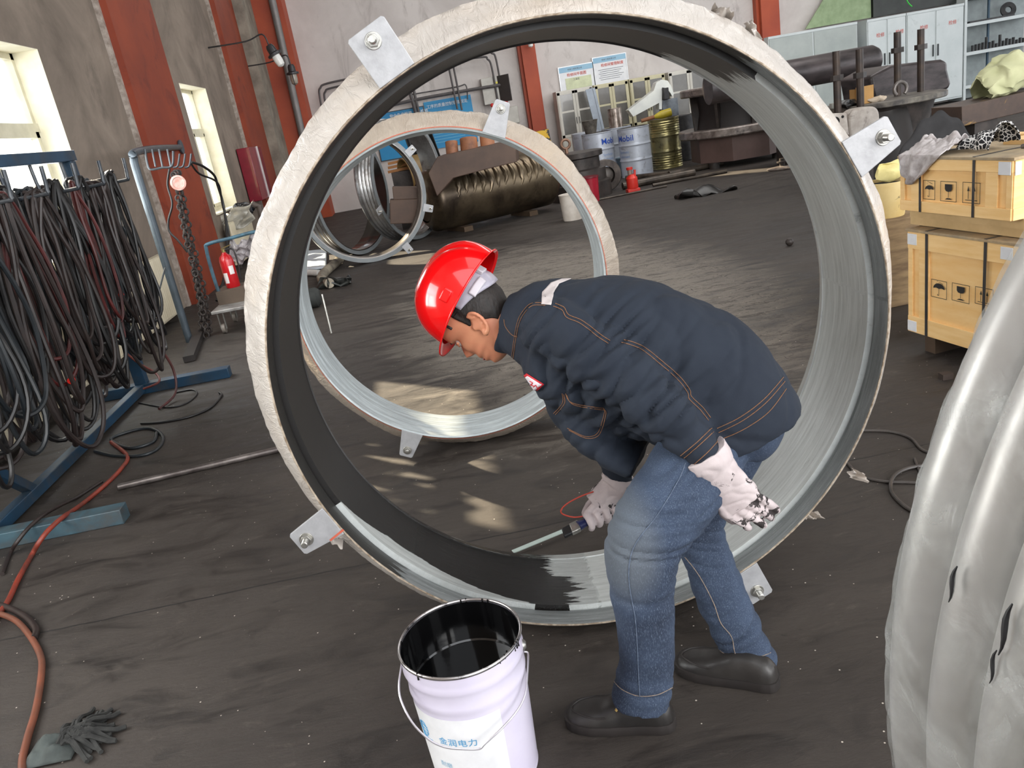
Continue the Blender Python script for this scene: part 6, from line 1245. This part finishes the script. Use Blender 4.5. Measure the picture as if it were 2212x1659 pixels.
Rk = lambda px, py, y, a, c: sec(px, py, y, a, c)
loft(hb, resample([Rk(1570, 905, 1.82, .08, .08), Rk(1525, 1020, 1.82, .06, .06), Rk(1515, 1150, 1.79, .05, .05), Rk(1560, 1280, 1.74, .05, .05), Rk(1605, 1400, 1.70, .038, .04), Rk(1620, 1450, 1.68, .035, .04)], 4))
body = fuse(hb, 0.0034, 2, 'body')
t = NT('worker_skin'); t.set('Roughness', 0.5); t.set('Subsurface Weight', 0.08); t.set('Subsurface Radius', (0.02, 0.008, 0.005))
n_ = t.noise(9, 5, 0.6); o_ = t.mix(t.bw(n_, 0.35, 0.65), lin((214, 150, 114)), lin((200, 128, 98))); t.col(t.mix(t.bw(t.noise(4, 3), 0.55, 0.8), o_, lin((186, 112, 88)))); t.bump(t.noise(160, 3), 0.06, 0.002); M_skin = t.m
base = V((W(1500, 1000, 1.7).x, 1.7, 0))
me_p = mesh_obj('person', body, M_skin, base, fix=False); me_p.location = base; OFF[me_p.name] = base
tag(me_p, 'person in red hard hat, navy jacket and jeans bending into the ring to paint', 'person')
PN = me_p
# eye and brow on the seen side
M_brow = mat('black_short_hair', (24, 19, 17), (38, 30, 26), 0.6, scale=90, stretch=(1, 1, 0.3), bump=0.5, bscale=160)
for sg in (1, -1):
    b = B().sphere(H(.073, sg*.031, .0), 0.0115, 16, 10); ey = part('eye', b, mat('eye_white', (216, 206, 200), rough=0.2), PN)
    b = B()
    for s2, dz in ((1, .0035), (-1, -.004)): b.tube([H(.084-0.0016*abs(k-3)**1.5, sg*(.018+.0043*k), dz*(1-abs(k-3)/3.6)) for k in range(7)], 0.0032, 6)
    part('eyelid', b, M_skin, PN)
    b = B().tube([H(.0945-0.0018*k**1.35, sg*(.014+.005*k), .020+.001*k-.0003*k*k) for k in range(9)], [.002, .0032, .0036, .0036, .0034, .003, .0026, .002, .001], 6); part('eyebrow', b, M_brow, PN)
b = B().tube([H(.0895-0.0006*k*k*0.6, -.018+.003*k+0.0, -.0735) for k in range(13)], 0.0012, 6)
b = B().tube([H(.0905-0.00042*(k-6)**2, -.020+.0033*k, -.0735) for k in range(13)], 0.0026, 6); part('lips', b, mat('lip_tone', (166, 92, 84), rough=0.45), PN)
# hair below the helmet
def hair(u, v):
    ph = R(84)+R(192)*u; lo = -.070 if 0.22 < u < 0.78 else -.070+.058*(1-min(u, 1-u)/0.22); uu = lo+(.075-lo)*v
    thick = 0.0055*min(1.0, v*5+0.15)*(1 if 0.04 < u < 0.96 else 0.4); return head_pt(ph, uu, thick+0.0012*noise.noise(V((u*40, v*40, 1))))
part('hair', B().grid(hair, 90, 40), M_brow, PN, thick=0.002)
def nape(u, v):
    ph = R(120)+R(120)*u; return head_pt(ph, -.055+.02*v, 0.004)+Uv*0
# ---- hard hat
M_hat = mat('bright_red_hard_hat', (228, 12, 16), (222, 10, 14), 0.16, coat=0.8, scale=3)
hf0, hu0 = -.026, .037
def hat(u, v):
    ph = 2*PI*u; c, s = math.cos(ph), math.sin(ph); n_r = 9
    K = 34; k = v*(K-1)
    rf = .132 if c > 0 else .143; front = max(0.0, c)**2.2
    if k <= n_r-1:     # brim from its outer edge in to the dome
        t_ = 1-k/(n_r-1); ext = (.008+.024*front)*t_; dr = -.004*t_-.006*front*t_*t_; lift = 0.0
        f = hf0+(rf+ext)*c; l = (.118+ext*0.9)*s; return H(f, l, hu0+dr+.0)
    t_ = (k-(n_r-1))/(K-n_r); a = t_*PI/2; e = 0.86
    ca, sa = math.cos(a)**e, math.sin(a)**0.92
    f = hf0+rf*c*ca; l = .118*s*ca; u_ = hu0+.134*sa
    ridge = math.exp(-(l/.017)**2)*.007*min(1, t_*3)*(1 if True else 0); groove = -.0025*math.exp(-((abs(l)-.036)/.008)**2)*min(1, t_*3)
    d = V((c*ca/rf, s*ca/.112, sa/.136)).normalized()*(ridge+groove)
    return H(f+d.x, l+d.y, u_+d.z)
HB = B().grid(hat, 144, 34, closeu=True); hh = part('hard_hat', HB, M_hat, PN, 'glossy red hard hat', thick=0.0035)
for sg in (1, -1): part('accessory_slot', B().box(H(hf0-.012, sg*.119, hu0+.030), (.034, .010, .024), Fv, Lv, Uv), M_hat, hh, bev=0.003)
def strap(u, v):
    ph = R(96)+R(168)*u; w = 0.5+0.5*math.cos((u-0.42)*PI*1.6); lo = .030-.040*max(0, w)**1.2; return head_pt(ph, lo+(.052-lo)*v, .016)
M_strap2 = mat('milky_grey_plastic', (176, 172, 184), (150, 146, 158), 0.3, coat=0.2, scale=14)
part('head_strap', B().grid(strap, 60, 8), M_strap2, hh, 'milky grey plastic nape strap', thick=0.003)
part('size_slider', B().grid(lambda u, v: head_pt(R(118)+R(32)*u, .006+.020*v, .0205), 16, 6), mat('pale_grey_slider', (196, 190, 196), rough=0.35), hh, thick=0.005)
part('buckle', B().box(head_pt(R(166), .040, .022), (.030, .012, .030), (head_pt(R(170), .04, .02)-head_pt(R(160), .04, .02)).normalized(), None or (head_pt(R(166), .04, .05)-head_pt(R(166), .04, .0)).normalized(), None), mat('pale_grey_slider', (196, 190, 196)), hh, bev=0.003)
part('clip', B().box(head_pt(R(72), .030, .012), (.007, .006, .016), Fv, Lv, Uv), mat('black_clip', (26, 26, 28), rough=0.4), hh, bev=0.002)
# ---- jacket
jb = B()
loft(jb, resample([sec(1592, 925, 1.765, .178, .158), sec(1560, 868, 1.775, .188, .168), sec(1500, 822, 1.79, .195, .180), sec(1425, 790, 1.815, .20, .190), sec(1334, 761, 1.85, .205, .195), sec(1244, 735, 1.885, .20, .173), sec(1174, 706, 1.92, .155, .126), sec(1120, 700, 1.945, .098, .083), sec(1100, 698, 1.953, .082, .076)], 5), 48, 2.3)
loft(jb, resample([sec(1175, 700, 1.80, .07, .075), sec(1215, 722, 1.735, .075, .080), sec(1275, 765, 1.69, .074, .084), sec(1350, 822, 1.645, .070, .080), sec(1415, 875, 1.61, .064, .072), sec(1470, 925, 1.595, .054, .058), sec(1510, 968, 1.585, .046, .047), sec(1528, 988, 1.582, .044, .043)], 5), 32)
loft(jb, resample([sec(1195, 705, 1.98, .08, .085), sec(1235, 790, 2.05, .078, .085), sec(1283, 880, 2.09, .070, .072), sec(1322, 960, 2.11, .060, .056), sec(1334, 1015, 2.12, .052, .047), sec(1334, 1040, 2.12, .050, .045)], 5), 32)
# loose front of the jacket hanging down
loft(jb, resample([sec(1190, 790, 1.93, .11, .05), sec(1245, 880, 1.90, .15, .065), sec(1320, 950, 1.87, .16, .055), sec(1390, 985, 1.83, .15, .040)], 5), 32)
# collar
loft(jb, resample([(W(1126, 702, 1.945), LAT, .088, .083), (W(1098, 700, 1.955), LAT, .080, .078), (W(1086, 697, 1.96), LAT, .076, .074)], 4), 32)
jk = fuse(jb, 0.0062, 10, 'jacket')
el = W(1390, 850, 1.62); sh = W(1230, 740, 1.74); hemc = W(1560, 930, 1.75); adir = (W(1520, 980, 1.585)-W(1230, 740, 1.72)).normalized(); tdir = (W(1600, 920, 1.76)-W(1175, 712, 1.92)).normalized()
pit = W(1290, 860, 1.72)
def jfold(p):
    q = p*1.0
    d1 = p.dot(adir); d2 = p.dot(tdir)
    big = 0.006*noise.noise(V((d2*5, p.y*6, p.z*9)))
    arm = math.exp(-((p-el).length/0.17)**2)+0.8*math.exp(-((p-sh).length/0.12)**2)+0.7*math.exp(-((p-pit).length/0.14)**2)
    cr = noise.noise(V((d1*26, (p.z)*7, p.y*10))); f = 1-abs(cr)*3.2; f = max(0, f)
    d = big-0.015*arm*f+0.006*arm*noise.noise(V((d1*16, p.z*9, p.y*9)))
    g = 1-abs(noise.noise(V((d2*9+p.z*6, p.y*7, p.z*5-d2*4))))*4; d -= 0.006*max(0, g)
    return d+0.0012*noise.noise(p*38)
displace(jk, jfold)
t = NT('navy_work_cloth'); t.set('Roughness', 0.9); n_ = t.noise(5, 7, 0.65); t.col(t.mix(t.bw(n_, 0.3, 0.7), lin((22, 30, 43)), lin((31, 39, 51)))); t.bump(t.noise(420, 2), 0.25, 0.001); M_jk_ = t.m
J = part('jacket', jk, M_jk_, PN, 'navy blue work jacket', fix=False)
# ---- jeans
pj = B()
loft(pj, resample([sec(1545, 850, 1.775, .165, .140), sec(1573, 884, 1.765, .168, .143), sec(1580, 925, 1.76, .158, .118), sec(1570, 965, 1.755, .12, .085)], 4), 40)
loft(pj, resample([sec(1562, 925, 1.745, .070, .075), sec(1515, 988, 1.665, .095, .104), sec(1455, 1075, 1.615, .094, .100), sec(1410, 1135, 1.60, .090, .094), sec(1387, 1195, 1.59, .084, .090), sec(1386, 1265, 1.587, .078, .080), sec(1393, 1340, 1.585, .073, .072), sec(1396, 1420, 1.585, .071, .069), sec(1388, 1480, 1.583, .074, .074), sec(1386, 1521, 1.578, .076, .076)], 5), 36)
loft(pj, resample([Rk(1592, 925, 1.83, .085, .10), Rk(1550, 1015, 1.83, .078, .088), Rk(1507, 1115, 1.80, .074, .074), Rk(1530, 1205, 1.775, .070, .068), Rk(1559, 1290, 1.745, .070, .070), Rk(1592, 1365, 1.715, .072, .074), Rk(1610, 1405, 1.70, .075, .078), Rk(1617, 1438, 1.690, .079, .079)], 5), 36)
jn = fuse(pj, 0.0062, 8, 'jeans')
kn = W(1400, 1195, 1.56); kn2 = W(1520, 1150, 1.78); an = W(1390, 1490, 1.58); an2 = W(1610, 1400, 1.70); hp_ = W(1500, 1010, 1.60)
def nfold(p):
    k1 = math.exp(-((p-kn).length/0.13)**2); k2 = math.exp(-((p-kn2).length/0.12)**2); a1 = math.exp(-((p-an).length/0.10)**2); a2 = math.exp(-((p-an2).length/0.15)**2); h1 = math.exp(-((p-hp_).length/0.12)**2)
    wv = noise.noise(V((p.x*3+p.y*3, p.y*4, p.z*34+p.x*6))); f = max(0, 1-abs(wv)*2.8)
    wv2 = noise.noise(V((p.x*7, p.y*5, p.z*26-p.x*14))); f2 = max(0, 1-abs(wv2)*2.6)
    return -0.013*f*(0.9*k1+0.9*k2+0.8*a1)-0.017*f2*(a2+0.6*h1+0.4*a1)+0.004*noise.noise(p*9)
displace(jn, nfold)
t = NT('washed_denim'); t.set('Roughness', 0.9)
v1 = t.mapped((640, 640, 110)); v2 = t.mapped((130, 130, 640)); a_ = t.noise(1.0, 3, 0.6, vec=v1); c_ = t.noise(1.0, 2, 0.6, vec=v2); big = t.noise(3.2, 5, 0.6)
o_ = t.mix(t.bw(big, 0.34, 0.68), lin((28, 38, 56)), lin((58, 72, 94))); o_ = t.mix(t.math('MULTIPLY', t.bw(a_, 0.54, 0.72), 0.45), o_, lin((122, 136, 156))); o_ = t.mix(t.math('MULTIPLY', t.bw(c_, 0.60, 0.75), 0.3), o_, lin((98, 114, 138)))
sx_, sy_, sz_ = t.sep(); kx = kn-base
q2 = t.math('ADD', t.math('MULTIPLY', t.math('SUBTRACT', sx_, kx.x-0.07), t.math('SUBTRACT', sx_, kx.x-0.07)), t.math('MULTIPLY', t.math('MULTIPLY', t.math('SUBTRACT', sz_, kx.z+0.06), t.math('SUBTRACT', sz_, kx.z+0.06)), 0.35))
o_ = t.mix(t.math('MULTIPLY', t.math('SUBTRACT', 1.0, t.bw(q2, 0.002, 0.010)), 0.45), o_, lin((112, 116, 116)))   # worn knee
t.col(o_); t.bump(a_, 0.25, 0.0015); M_den = t.m
N = part('jeans', jn, M_den, PN, 'faded blue jeans', fix=False)
def bvh(bl): return BVHTree.FromPolygons([tuple(p) for p in bl.v], bl.f)
TJ, TN_ = bvh(jk), bvh(jn)
def onto(tree, px, py, off=0.0012):
    d = ray(px, py).normalized(); h = tree.ray_cast(CO, d)
    return None if h[0] is None else h[0]+h[1]*off
def drawn(tree, pts, r, m, par, name, k=6, off=0.0010, dash=0):
    P = []
    for i in range(len(pts)-1):
        for j in range(k): t_ = j/k; P.append((pts[i][0]*(1-t_)+pts[i+1][0]*t_, pts[i][1]*(1-t_)+pts[i+1][1]*t_))
    P.append(pts[-1]); sp = smooth_path([V((a, c, 0)) for a, c in pts], k); Q = [onto(tree, p.x, p.y, off) for p in sp]; runs = []; cur = []
    for p in Q:
        if p is None or (cur and (p-cur[-1]).length > 0.05):
            if len(cur) > 1: runs.append(cur)
            cur = [p] if p is not None else []
        else: cur.append(p)
    if len(cur) > 1: runs.append(cur)
    b = B()
    for rn in runs: b.tube(rn, r, 6)
    return part(name, b, m, par) if b.v else None
M_st = mat('orange_brown_thread', (140, 96, 64), (110, 78, 56), 0.8, scale=200)
def dbl(pts, dx, dy):
    drawn(TJ, pts, 0.0009, M_st, J, 'stitching'); drawn(TJ, [(a+dx, c+dy) for a, c in pts], 0.0009, M_st, J, 'stitching')
dbl([(1178, 660), (1150, 661), (1131, 680), (1120, 705), (1113, 745), (1109, 775)], -3, -5); drawn(TJ, [(1089, 690), (1092, 705), (1105, 722), (1118, 728)], 0.0009, M_st, J, 'stitching')
dbl([(1195, 662), (1214, 670), (1224, 686), (1250, 697), (1272, 712), (1292, 728), (1314, 742)], 4, -6)
dbl([(1342, 740), (1380, 752), (1420, 782), (1462, 818), (1485, 848), (1488, 862), (1512, 885), (1530, 908)], 5, -6)
dbl([(1470, 984), (1505, 955), (1537, 925)], 4, 8); drawn(TJ, [(1496, 1006), (1530, 975), (1552, 950)], 0.0009, M_st, J, 'stitching')
dbl([(1549, 925), (1600, 900), (1650, 862), (1692, 815)], 3, 9); drawn(TJ, [(1560, 948), (1610, 925), (1660, 890), (1698, 840)], 0.0009, M_st, J, 'stitching')
dbl([(1214, 850), (1216, 870), (1196, 893)], 4, 2); dbl([(1222, 850), (1236, 870), (1290, 880), (1306, 884), (1302, 908), (1288, 938), (1262, 942), (1226, 925)], 3, 4)
def patch(tree, L_, Rr, k, m, par, name, off=0.0022, label=None):
    """a strip between two pixel polylines laid on the cloth"""
    def at(pl, t_):
        x = t_*(len(pl)-1); i = min(int(x), len(pl)-2); s = x-i; return (pl[i][0]*(1-s)+pl[i+1][0]*s, pl[i][1]*(1-s)+pl[i+1][1]*s)
    g = [[None]*6 for _ in range(k)]; last = None
    for i in range(k):
        for j in range(6):
            a, c = at(L_, i/(k-1)), at(Rr, i/(k-1)); s = j/5; p = onto(tree, a[0]*(1-s)+c[0]*s, a[1]*(1-s)+c[1]*s, off)
            if p is None: p = last
            last = p; g[i][j] = p
    if any(q is None for r_ in g for q in r_): return
    b = B(); b.add([q for r_ in g for q in r_], [(i*6+j, i*6+j+1, (i+1)*6+j+1, (i+1)*6+j) for i in range(k-1) for j in range(5)]); return part(name, b, m, par, label, thick=0.0012)
patch(TJ, [(1213, 604), (1190, 612), (1172, 632), (1170, 658)], [(1238, 602), (1208, 614), (1196, 634), (1191, 660)], 22, mat('silver_white_tape', (208, 198, 196), (190, 180, 178), 0.5, scale=30), J, 'reflective_tape', label='white reflective shoulder tape')
patch(TJ, [(1133, 810), (1157, 847)], [(1139, 806), (1175, 829)], 10, mat('badge_red', (196, 30, 44), rough=0.6), J, 'badge_border', 0.002)
patch(TJ, [(1137, 814), (1156, 842)], [(1142, 811), (1170, 829)], 10, mat('badge_white', (228, 220, 226), rough=0.6), J, 'badge', 0.0036, 'white chest badge with red marks')
drawn(TJ, [(1148, 822), (1154, 826), (1150, 830), (1158, 832)], 0.0012, mat('badge_red', (196, 30, 44)), J, 'badge_mark', off=0.0048); drawn(TJ, [(1155, 834), (1160, 830), (1163, 836)], 0.0010, mat('badge_red', (196, 30, 44)), J, 'badge_mark', off=0.0048)
M_wst = mat('pale_jeans_seam', (96, 108, 126), (70, 82, 102), 0.8, scale=90); M_jst = mat('tan_jeans_thread', (150, 130, 112), (110, 104, 100), 0.8, scale=120)
drawn(TN_, [(1481, 1000), (1462, 1044), (1421, 1111), (1375, 1171), (1360, 1215), (1360, 1266), (1372, 1334), (1377, 1400), (1379, 1450), (1382, 1505)], 0.0011, M_wst, N, 'side_seam')
drawn(TN_, [(1480, 1203), (1511, 1244), (1541, 1301), (1557, 1345), (1580, 1375), (1587, 1408), (1592, 1420)], 0.0012, M_jst, N, 'side_seam')
drawn(TN_, [(1325, 1470), (1345, 1490), (1380, 1503), (1420, 1500), (1452, 1485)], 0.0010, M_jst, N, 'hem_stitching'); drawn(TN_, [(1548, 1400), (1580, 1420), (1615, 1426), (1665, 1410)], 0.0010, M_jst, N, 'hem_stitching')
# jacket hem and cuff bands
def band(secs, name, par, m, n=40): b = B(); loft(b, secs, n, 2.3); return part(name, b, m, par, bev=0.004)
# ---- shoes
M_shoe = mat('black_dusty_leather', (34, 32, 31), (48, 45, 43), 0.42, scale=5, bump=0.15, bscale=60); M_sole = mat('dark_rubber_sole', (44, 39, 37), (34, 30, 29), 0.6, scale=8)
def shoe(toe, heel, label):
    toe, heel = V(toe), V(heel); d = (heel-toe); L = d.length; d.normalize(); s = V((-d.y, d.x, 0)); z = V((0, 0, 1))
    wd = [(0, .0), (.012, .016), (.04, .029), (.09, .040), (.16, .047), (.26, .051), (.40, .049), (.55, .043), (.72, .037), (.86, .036), (.94, .030), (.98, .020), (.995, .009), (1.0, .0)]
    tp = [(0, .018), (.02, .032), (.06, .042), (.15, .050), (.32, .058), (.48, .073), (.60, .086), (.75, .086), (.90, .078), (.97, .062), (1, .02)]
    cs_ = lambda u: 0.5-0.5*math.cos(PI*max(0.0, min(1.0, u)))
    def upc(u, v): return up(cs_(u), v)
    def up(u, v):
        w = interp(u, wd); h = interp(u, tp); a = PI*v; q = 2.6
        c, sn = math.cos(a), math.sin(a); return toe+d*(L*(0.01+0.98*u))+s*(w*math.copysign(abs(c)**(2/q), c))+z*(.016+(h-.016)*abs(sn)**(2/q))
    nu_, nv_ = 44, 26; b = B().grid(upc, nu_, nv_); b.add([toe+d*(L*(0.01+0.98*cs_(i/(nu_-1))))+s*(interp(cs_(i/(nu_-1)), wd)*k)+z*.016 for i in range(nu_) for k in (-1, 1)], [(2*i, 2*i+1, 2*i+3, 2*i+2) for i in range(nu_-1)])
    S_ = part('shoe', b, M_shoe, PN, label)
    def so(u, v):
        u = cs_(u); w = interp(u, wd)*1.0+.0045*min(1, u*40, (1-u)*40); prof = [(0.0, 0), (.96, 0), (1.0, .006), (1.0, .020), (.97, .027), (0.0, .028)]
        k = v*10; sg = 1 if k > 5 else -1; kk = abs(k-5); i = min(int(kk), 4); f = kk-i; a, c = prof[i], prof[i+1]; x = a[0]*(1-f)+c[0]*f; h = a[1]*(1-f)+c[1]*f
        return toe+d*(L*u)+s*(sg*w*x)+z*(h+.001)
    part('sole', B().grid(so, 48, 11), M_sole, S_); part('welt', B().tube([up(0.04+0.42*i/16, 0.24) for i in range(17)]+[up(0.46, 0.24+0.5*i/8) for i in range(0)], 0.0022, 6), M_sole, S_)
    part('toe_seam', B().tube([up(0.40-0.33*math.sin(PI*i/24)**0.7, 0.20+0.60*i/24)+z*0.001 for i in range(25)], 0.0022, 6), M_sole, S_)
    return S_, up
S1, up1 = shoe(G(1222, 1556, 0), G(1462, 1566, 0), 'black slip-on shoe nearer the camera')
part('brass_tab', B().tube([up1(0.50, 0.72)+V((0, 0, .002)), up1(0.55, 0.62)+V((0, 0, .002))], 0.004, 8), mat('brass_gold', (190, 160, 96), rough=0.35, metal=0.7), S1)
S2, up2 = shoe(G(1460, 1436, 0), G(1686, 1484, 0), 'black slip-on shoe on the far foot')
# ---- gloves with five separate fingers
M_gl = None
t = NT('stained_white_cotton_glove'); t.set('Roughness', 0.9); n_ = t.noise(22, 6, 0.7, dist=0.8); st = t.attr('stain'); o_ = t.mix(t.bw(t.noise(12, 5), 0.4, 0.7), lin((198, 186, 186)), lin((178, 165, 165)))
o_ = t.mix(t.math('GREATER_THAN', t.math('ADD', t.math('MULTIPLY', t.math('SUBTRACT', n_, 0.5), 3.6), st), 0.42), o_, lin((50, 44, 44))); t.col(o_); t.bump(t.noise(260, 3), 0.3, 0.0012); M_gl = t.m
def finger(b, p, q, bend, r0, r1):
    """knuckle p to tip q with two bends pushed along the vector bend"""
    P = [V(p), V(p).lerp(V(q), .36)+V(bend)*0.8, V(p).lerp(V(q), .70)+V(bend), V(q)]; pts = smooth_path(P, 4); n = len(pts); rs = [r0+(r1-r0)*i/(n-1) for i in range(n)]; rs[-1] *= .72
    b.tube(pts, rs, 12); b.sphere(pts[-1], rs[-1]*1.02, 12, 8)
def glove(bld, name, stain, label, fz):
    g = fuse(bld, 0.0028, 4, name); displace(g, lambda p: 0.0016*noise.noise(p*34)-0.0022*max(0, 1-abs(noise.noise(V((p.x*22, p.y*14, p.z*30))))*4)*fz(p))
    ob = part('work_glove', g, M_gl, PN, label, fix=False); a = ob.data.attributes.new('stain', 'FLOAT', 'POINT'); a.data.foreach_set('value', np.array([stain(p) for p in g.v], dtype=np.float32)); return ob, g
b = B(); yg = 1.575; nb = (CO-W(1600, 1070, yg)).normalized()       # back of the hand looks at the camera
loft(b, resample([(W(1519, 974, 1.586), LAT, .053, .055), (W(1532, 992, 1.583), LAT, .051, .053), (W(1548, 1015, 1.580), LAT, .040, .047), (W(1567, 1043, 1.577), LAT, .029, .050), (W(1586, 1072, 1.575), LAT, .024, .054), (W(1602, 1092, 1.573), LAT, .019, .050)], 5), 28, 2.4)
K = [((1566, 1108), (1618, 1140)), ((1590, 1100), (1651, 1135)), ((1612, 1088), (1670, 1120)), ((1630, 1070), (1680, 1104))]
for i, (k0, k1) in enumerate(K):
    p = W(k0[0], k0[1], 1.572+0.003*i); q = W(k1[0], k1[1], 1.600+0.006*i); finger(b, W(k0[0]-14, k0[1]-22, 1.575), p.lerp(q, 0.02), V((0, 0, 0)), .0155, .0135); finger(b, p, q, nb*0.010+V((0, 0, 0.003)), .0124, .0100)
finger(b, W(1545, 1062, 1.598), W(1588, 1128, 1.640), V((-.012, 0, 0)), .0145, .0115)
tipc = W(1650, 1125, 1.59)
gl, gm = glove(b, 'glove', lambda p: 0.80*math.exp(-((p-tipc).length/0.055)**2)+0.55*math.exp(-((p-W(1640, 1070, 1.575)).length/0.035)**2)-0.12, 'white cotton glove with black-stained fingers', lambda p: 1.0)
b = B(); yr_ = 2.12; gp0, gp1 = W(1352, 1086, 2.14), W(1262, 1130, 2.10); gd = (gp1-gp0).normalized()
loft(b, resample([(W(1336, 1026, 2.12), LAT, .052, .050), (W(1330, 1045, 2.12), LAT, .050, .048), (W(1318, 1058, 2.12), LAT, .036, .040), (W(1302, 1075, 2.12), LAT, .030, .044), (W(1288, 1090, 2.12), LAT, .022, .042)], 5), 28, 2.4)
for i in range(4):
    c = gp0.lerp(gp1, 0.34+0.19*i); u_ = (CO-c).normalized(); u_ = (u_-gd*u_.dot(gd)).normalized(); w_ = gd.cross(u_); w_ = w_ if w_.z > 0 else -w_
    R_ = .024; pts = [c+w_*(R_*math.cos(a))+u_*(R_*math.sin(a))*1.0 for a in [R(25+24*k) for k in range(9)]]; b.tube(pts, [.0125]*5+[.012, .0115, .011, .0085], 10); b.tube([W(1300, 1078, 2.115), pts[0]], .0125, 10)
finger(b, W(1296, 1068, 2.145), W(1262, 1112, 2.125), V((-.006, .008, 0)), .0135, .0105)
g2, _ = glove(b, 'glove', lambda p: 0.10, 'white cotton glove gripping the brush', lambda p: 0.8)
# the brush in his hand and its red cord
T = thing('paint_brush', 'dark blue handled paint brush held in the far glove', 'brush', gp1)
part('handle', B().tube([gp0-gd*0.05, gp0, gp0.lerp(gp1, .5), gp1, gp1+gd*0.02], [.009, .013, .012, .013, .016], 12), mat('dark_blue_handle', (28, 36, 84), rough=0.4), T)
e = gp1+gd*0.02; part('ferrule', B().box(e+gd*0.012, (0.03, 0.045, 0.016), gd, (0, 0.9, 0.1)), M_bolt, T, bev=0.003)
part('bristles', B().box(e+gd*0.036, (0.036, 0.042, 0.014), gd, (0, 0.9, 0.1)), mat('black_bristles', (18, 18, 20), rough=0.5), T, bev=0.004)
P = [W(x, y, 2.11) for x, y in ((1282, 1062), (1255, 1072), (1228, 1086), (1213, 1100), (1215, 1110), (1238, 1117), (1262, 1115))]; part('cord', B().tube(smooth_path(P, 6), 0.0022, 6), mat('orange_red_cord', (196, 66, 48), rough=0.6), T, 'red hanging cord')
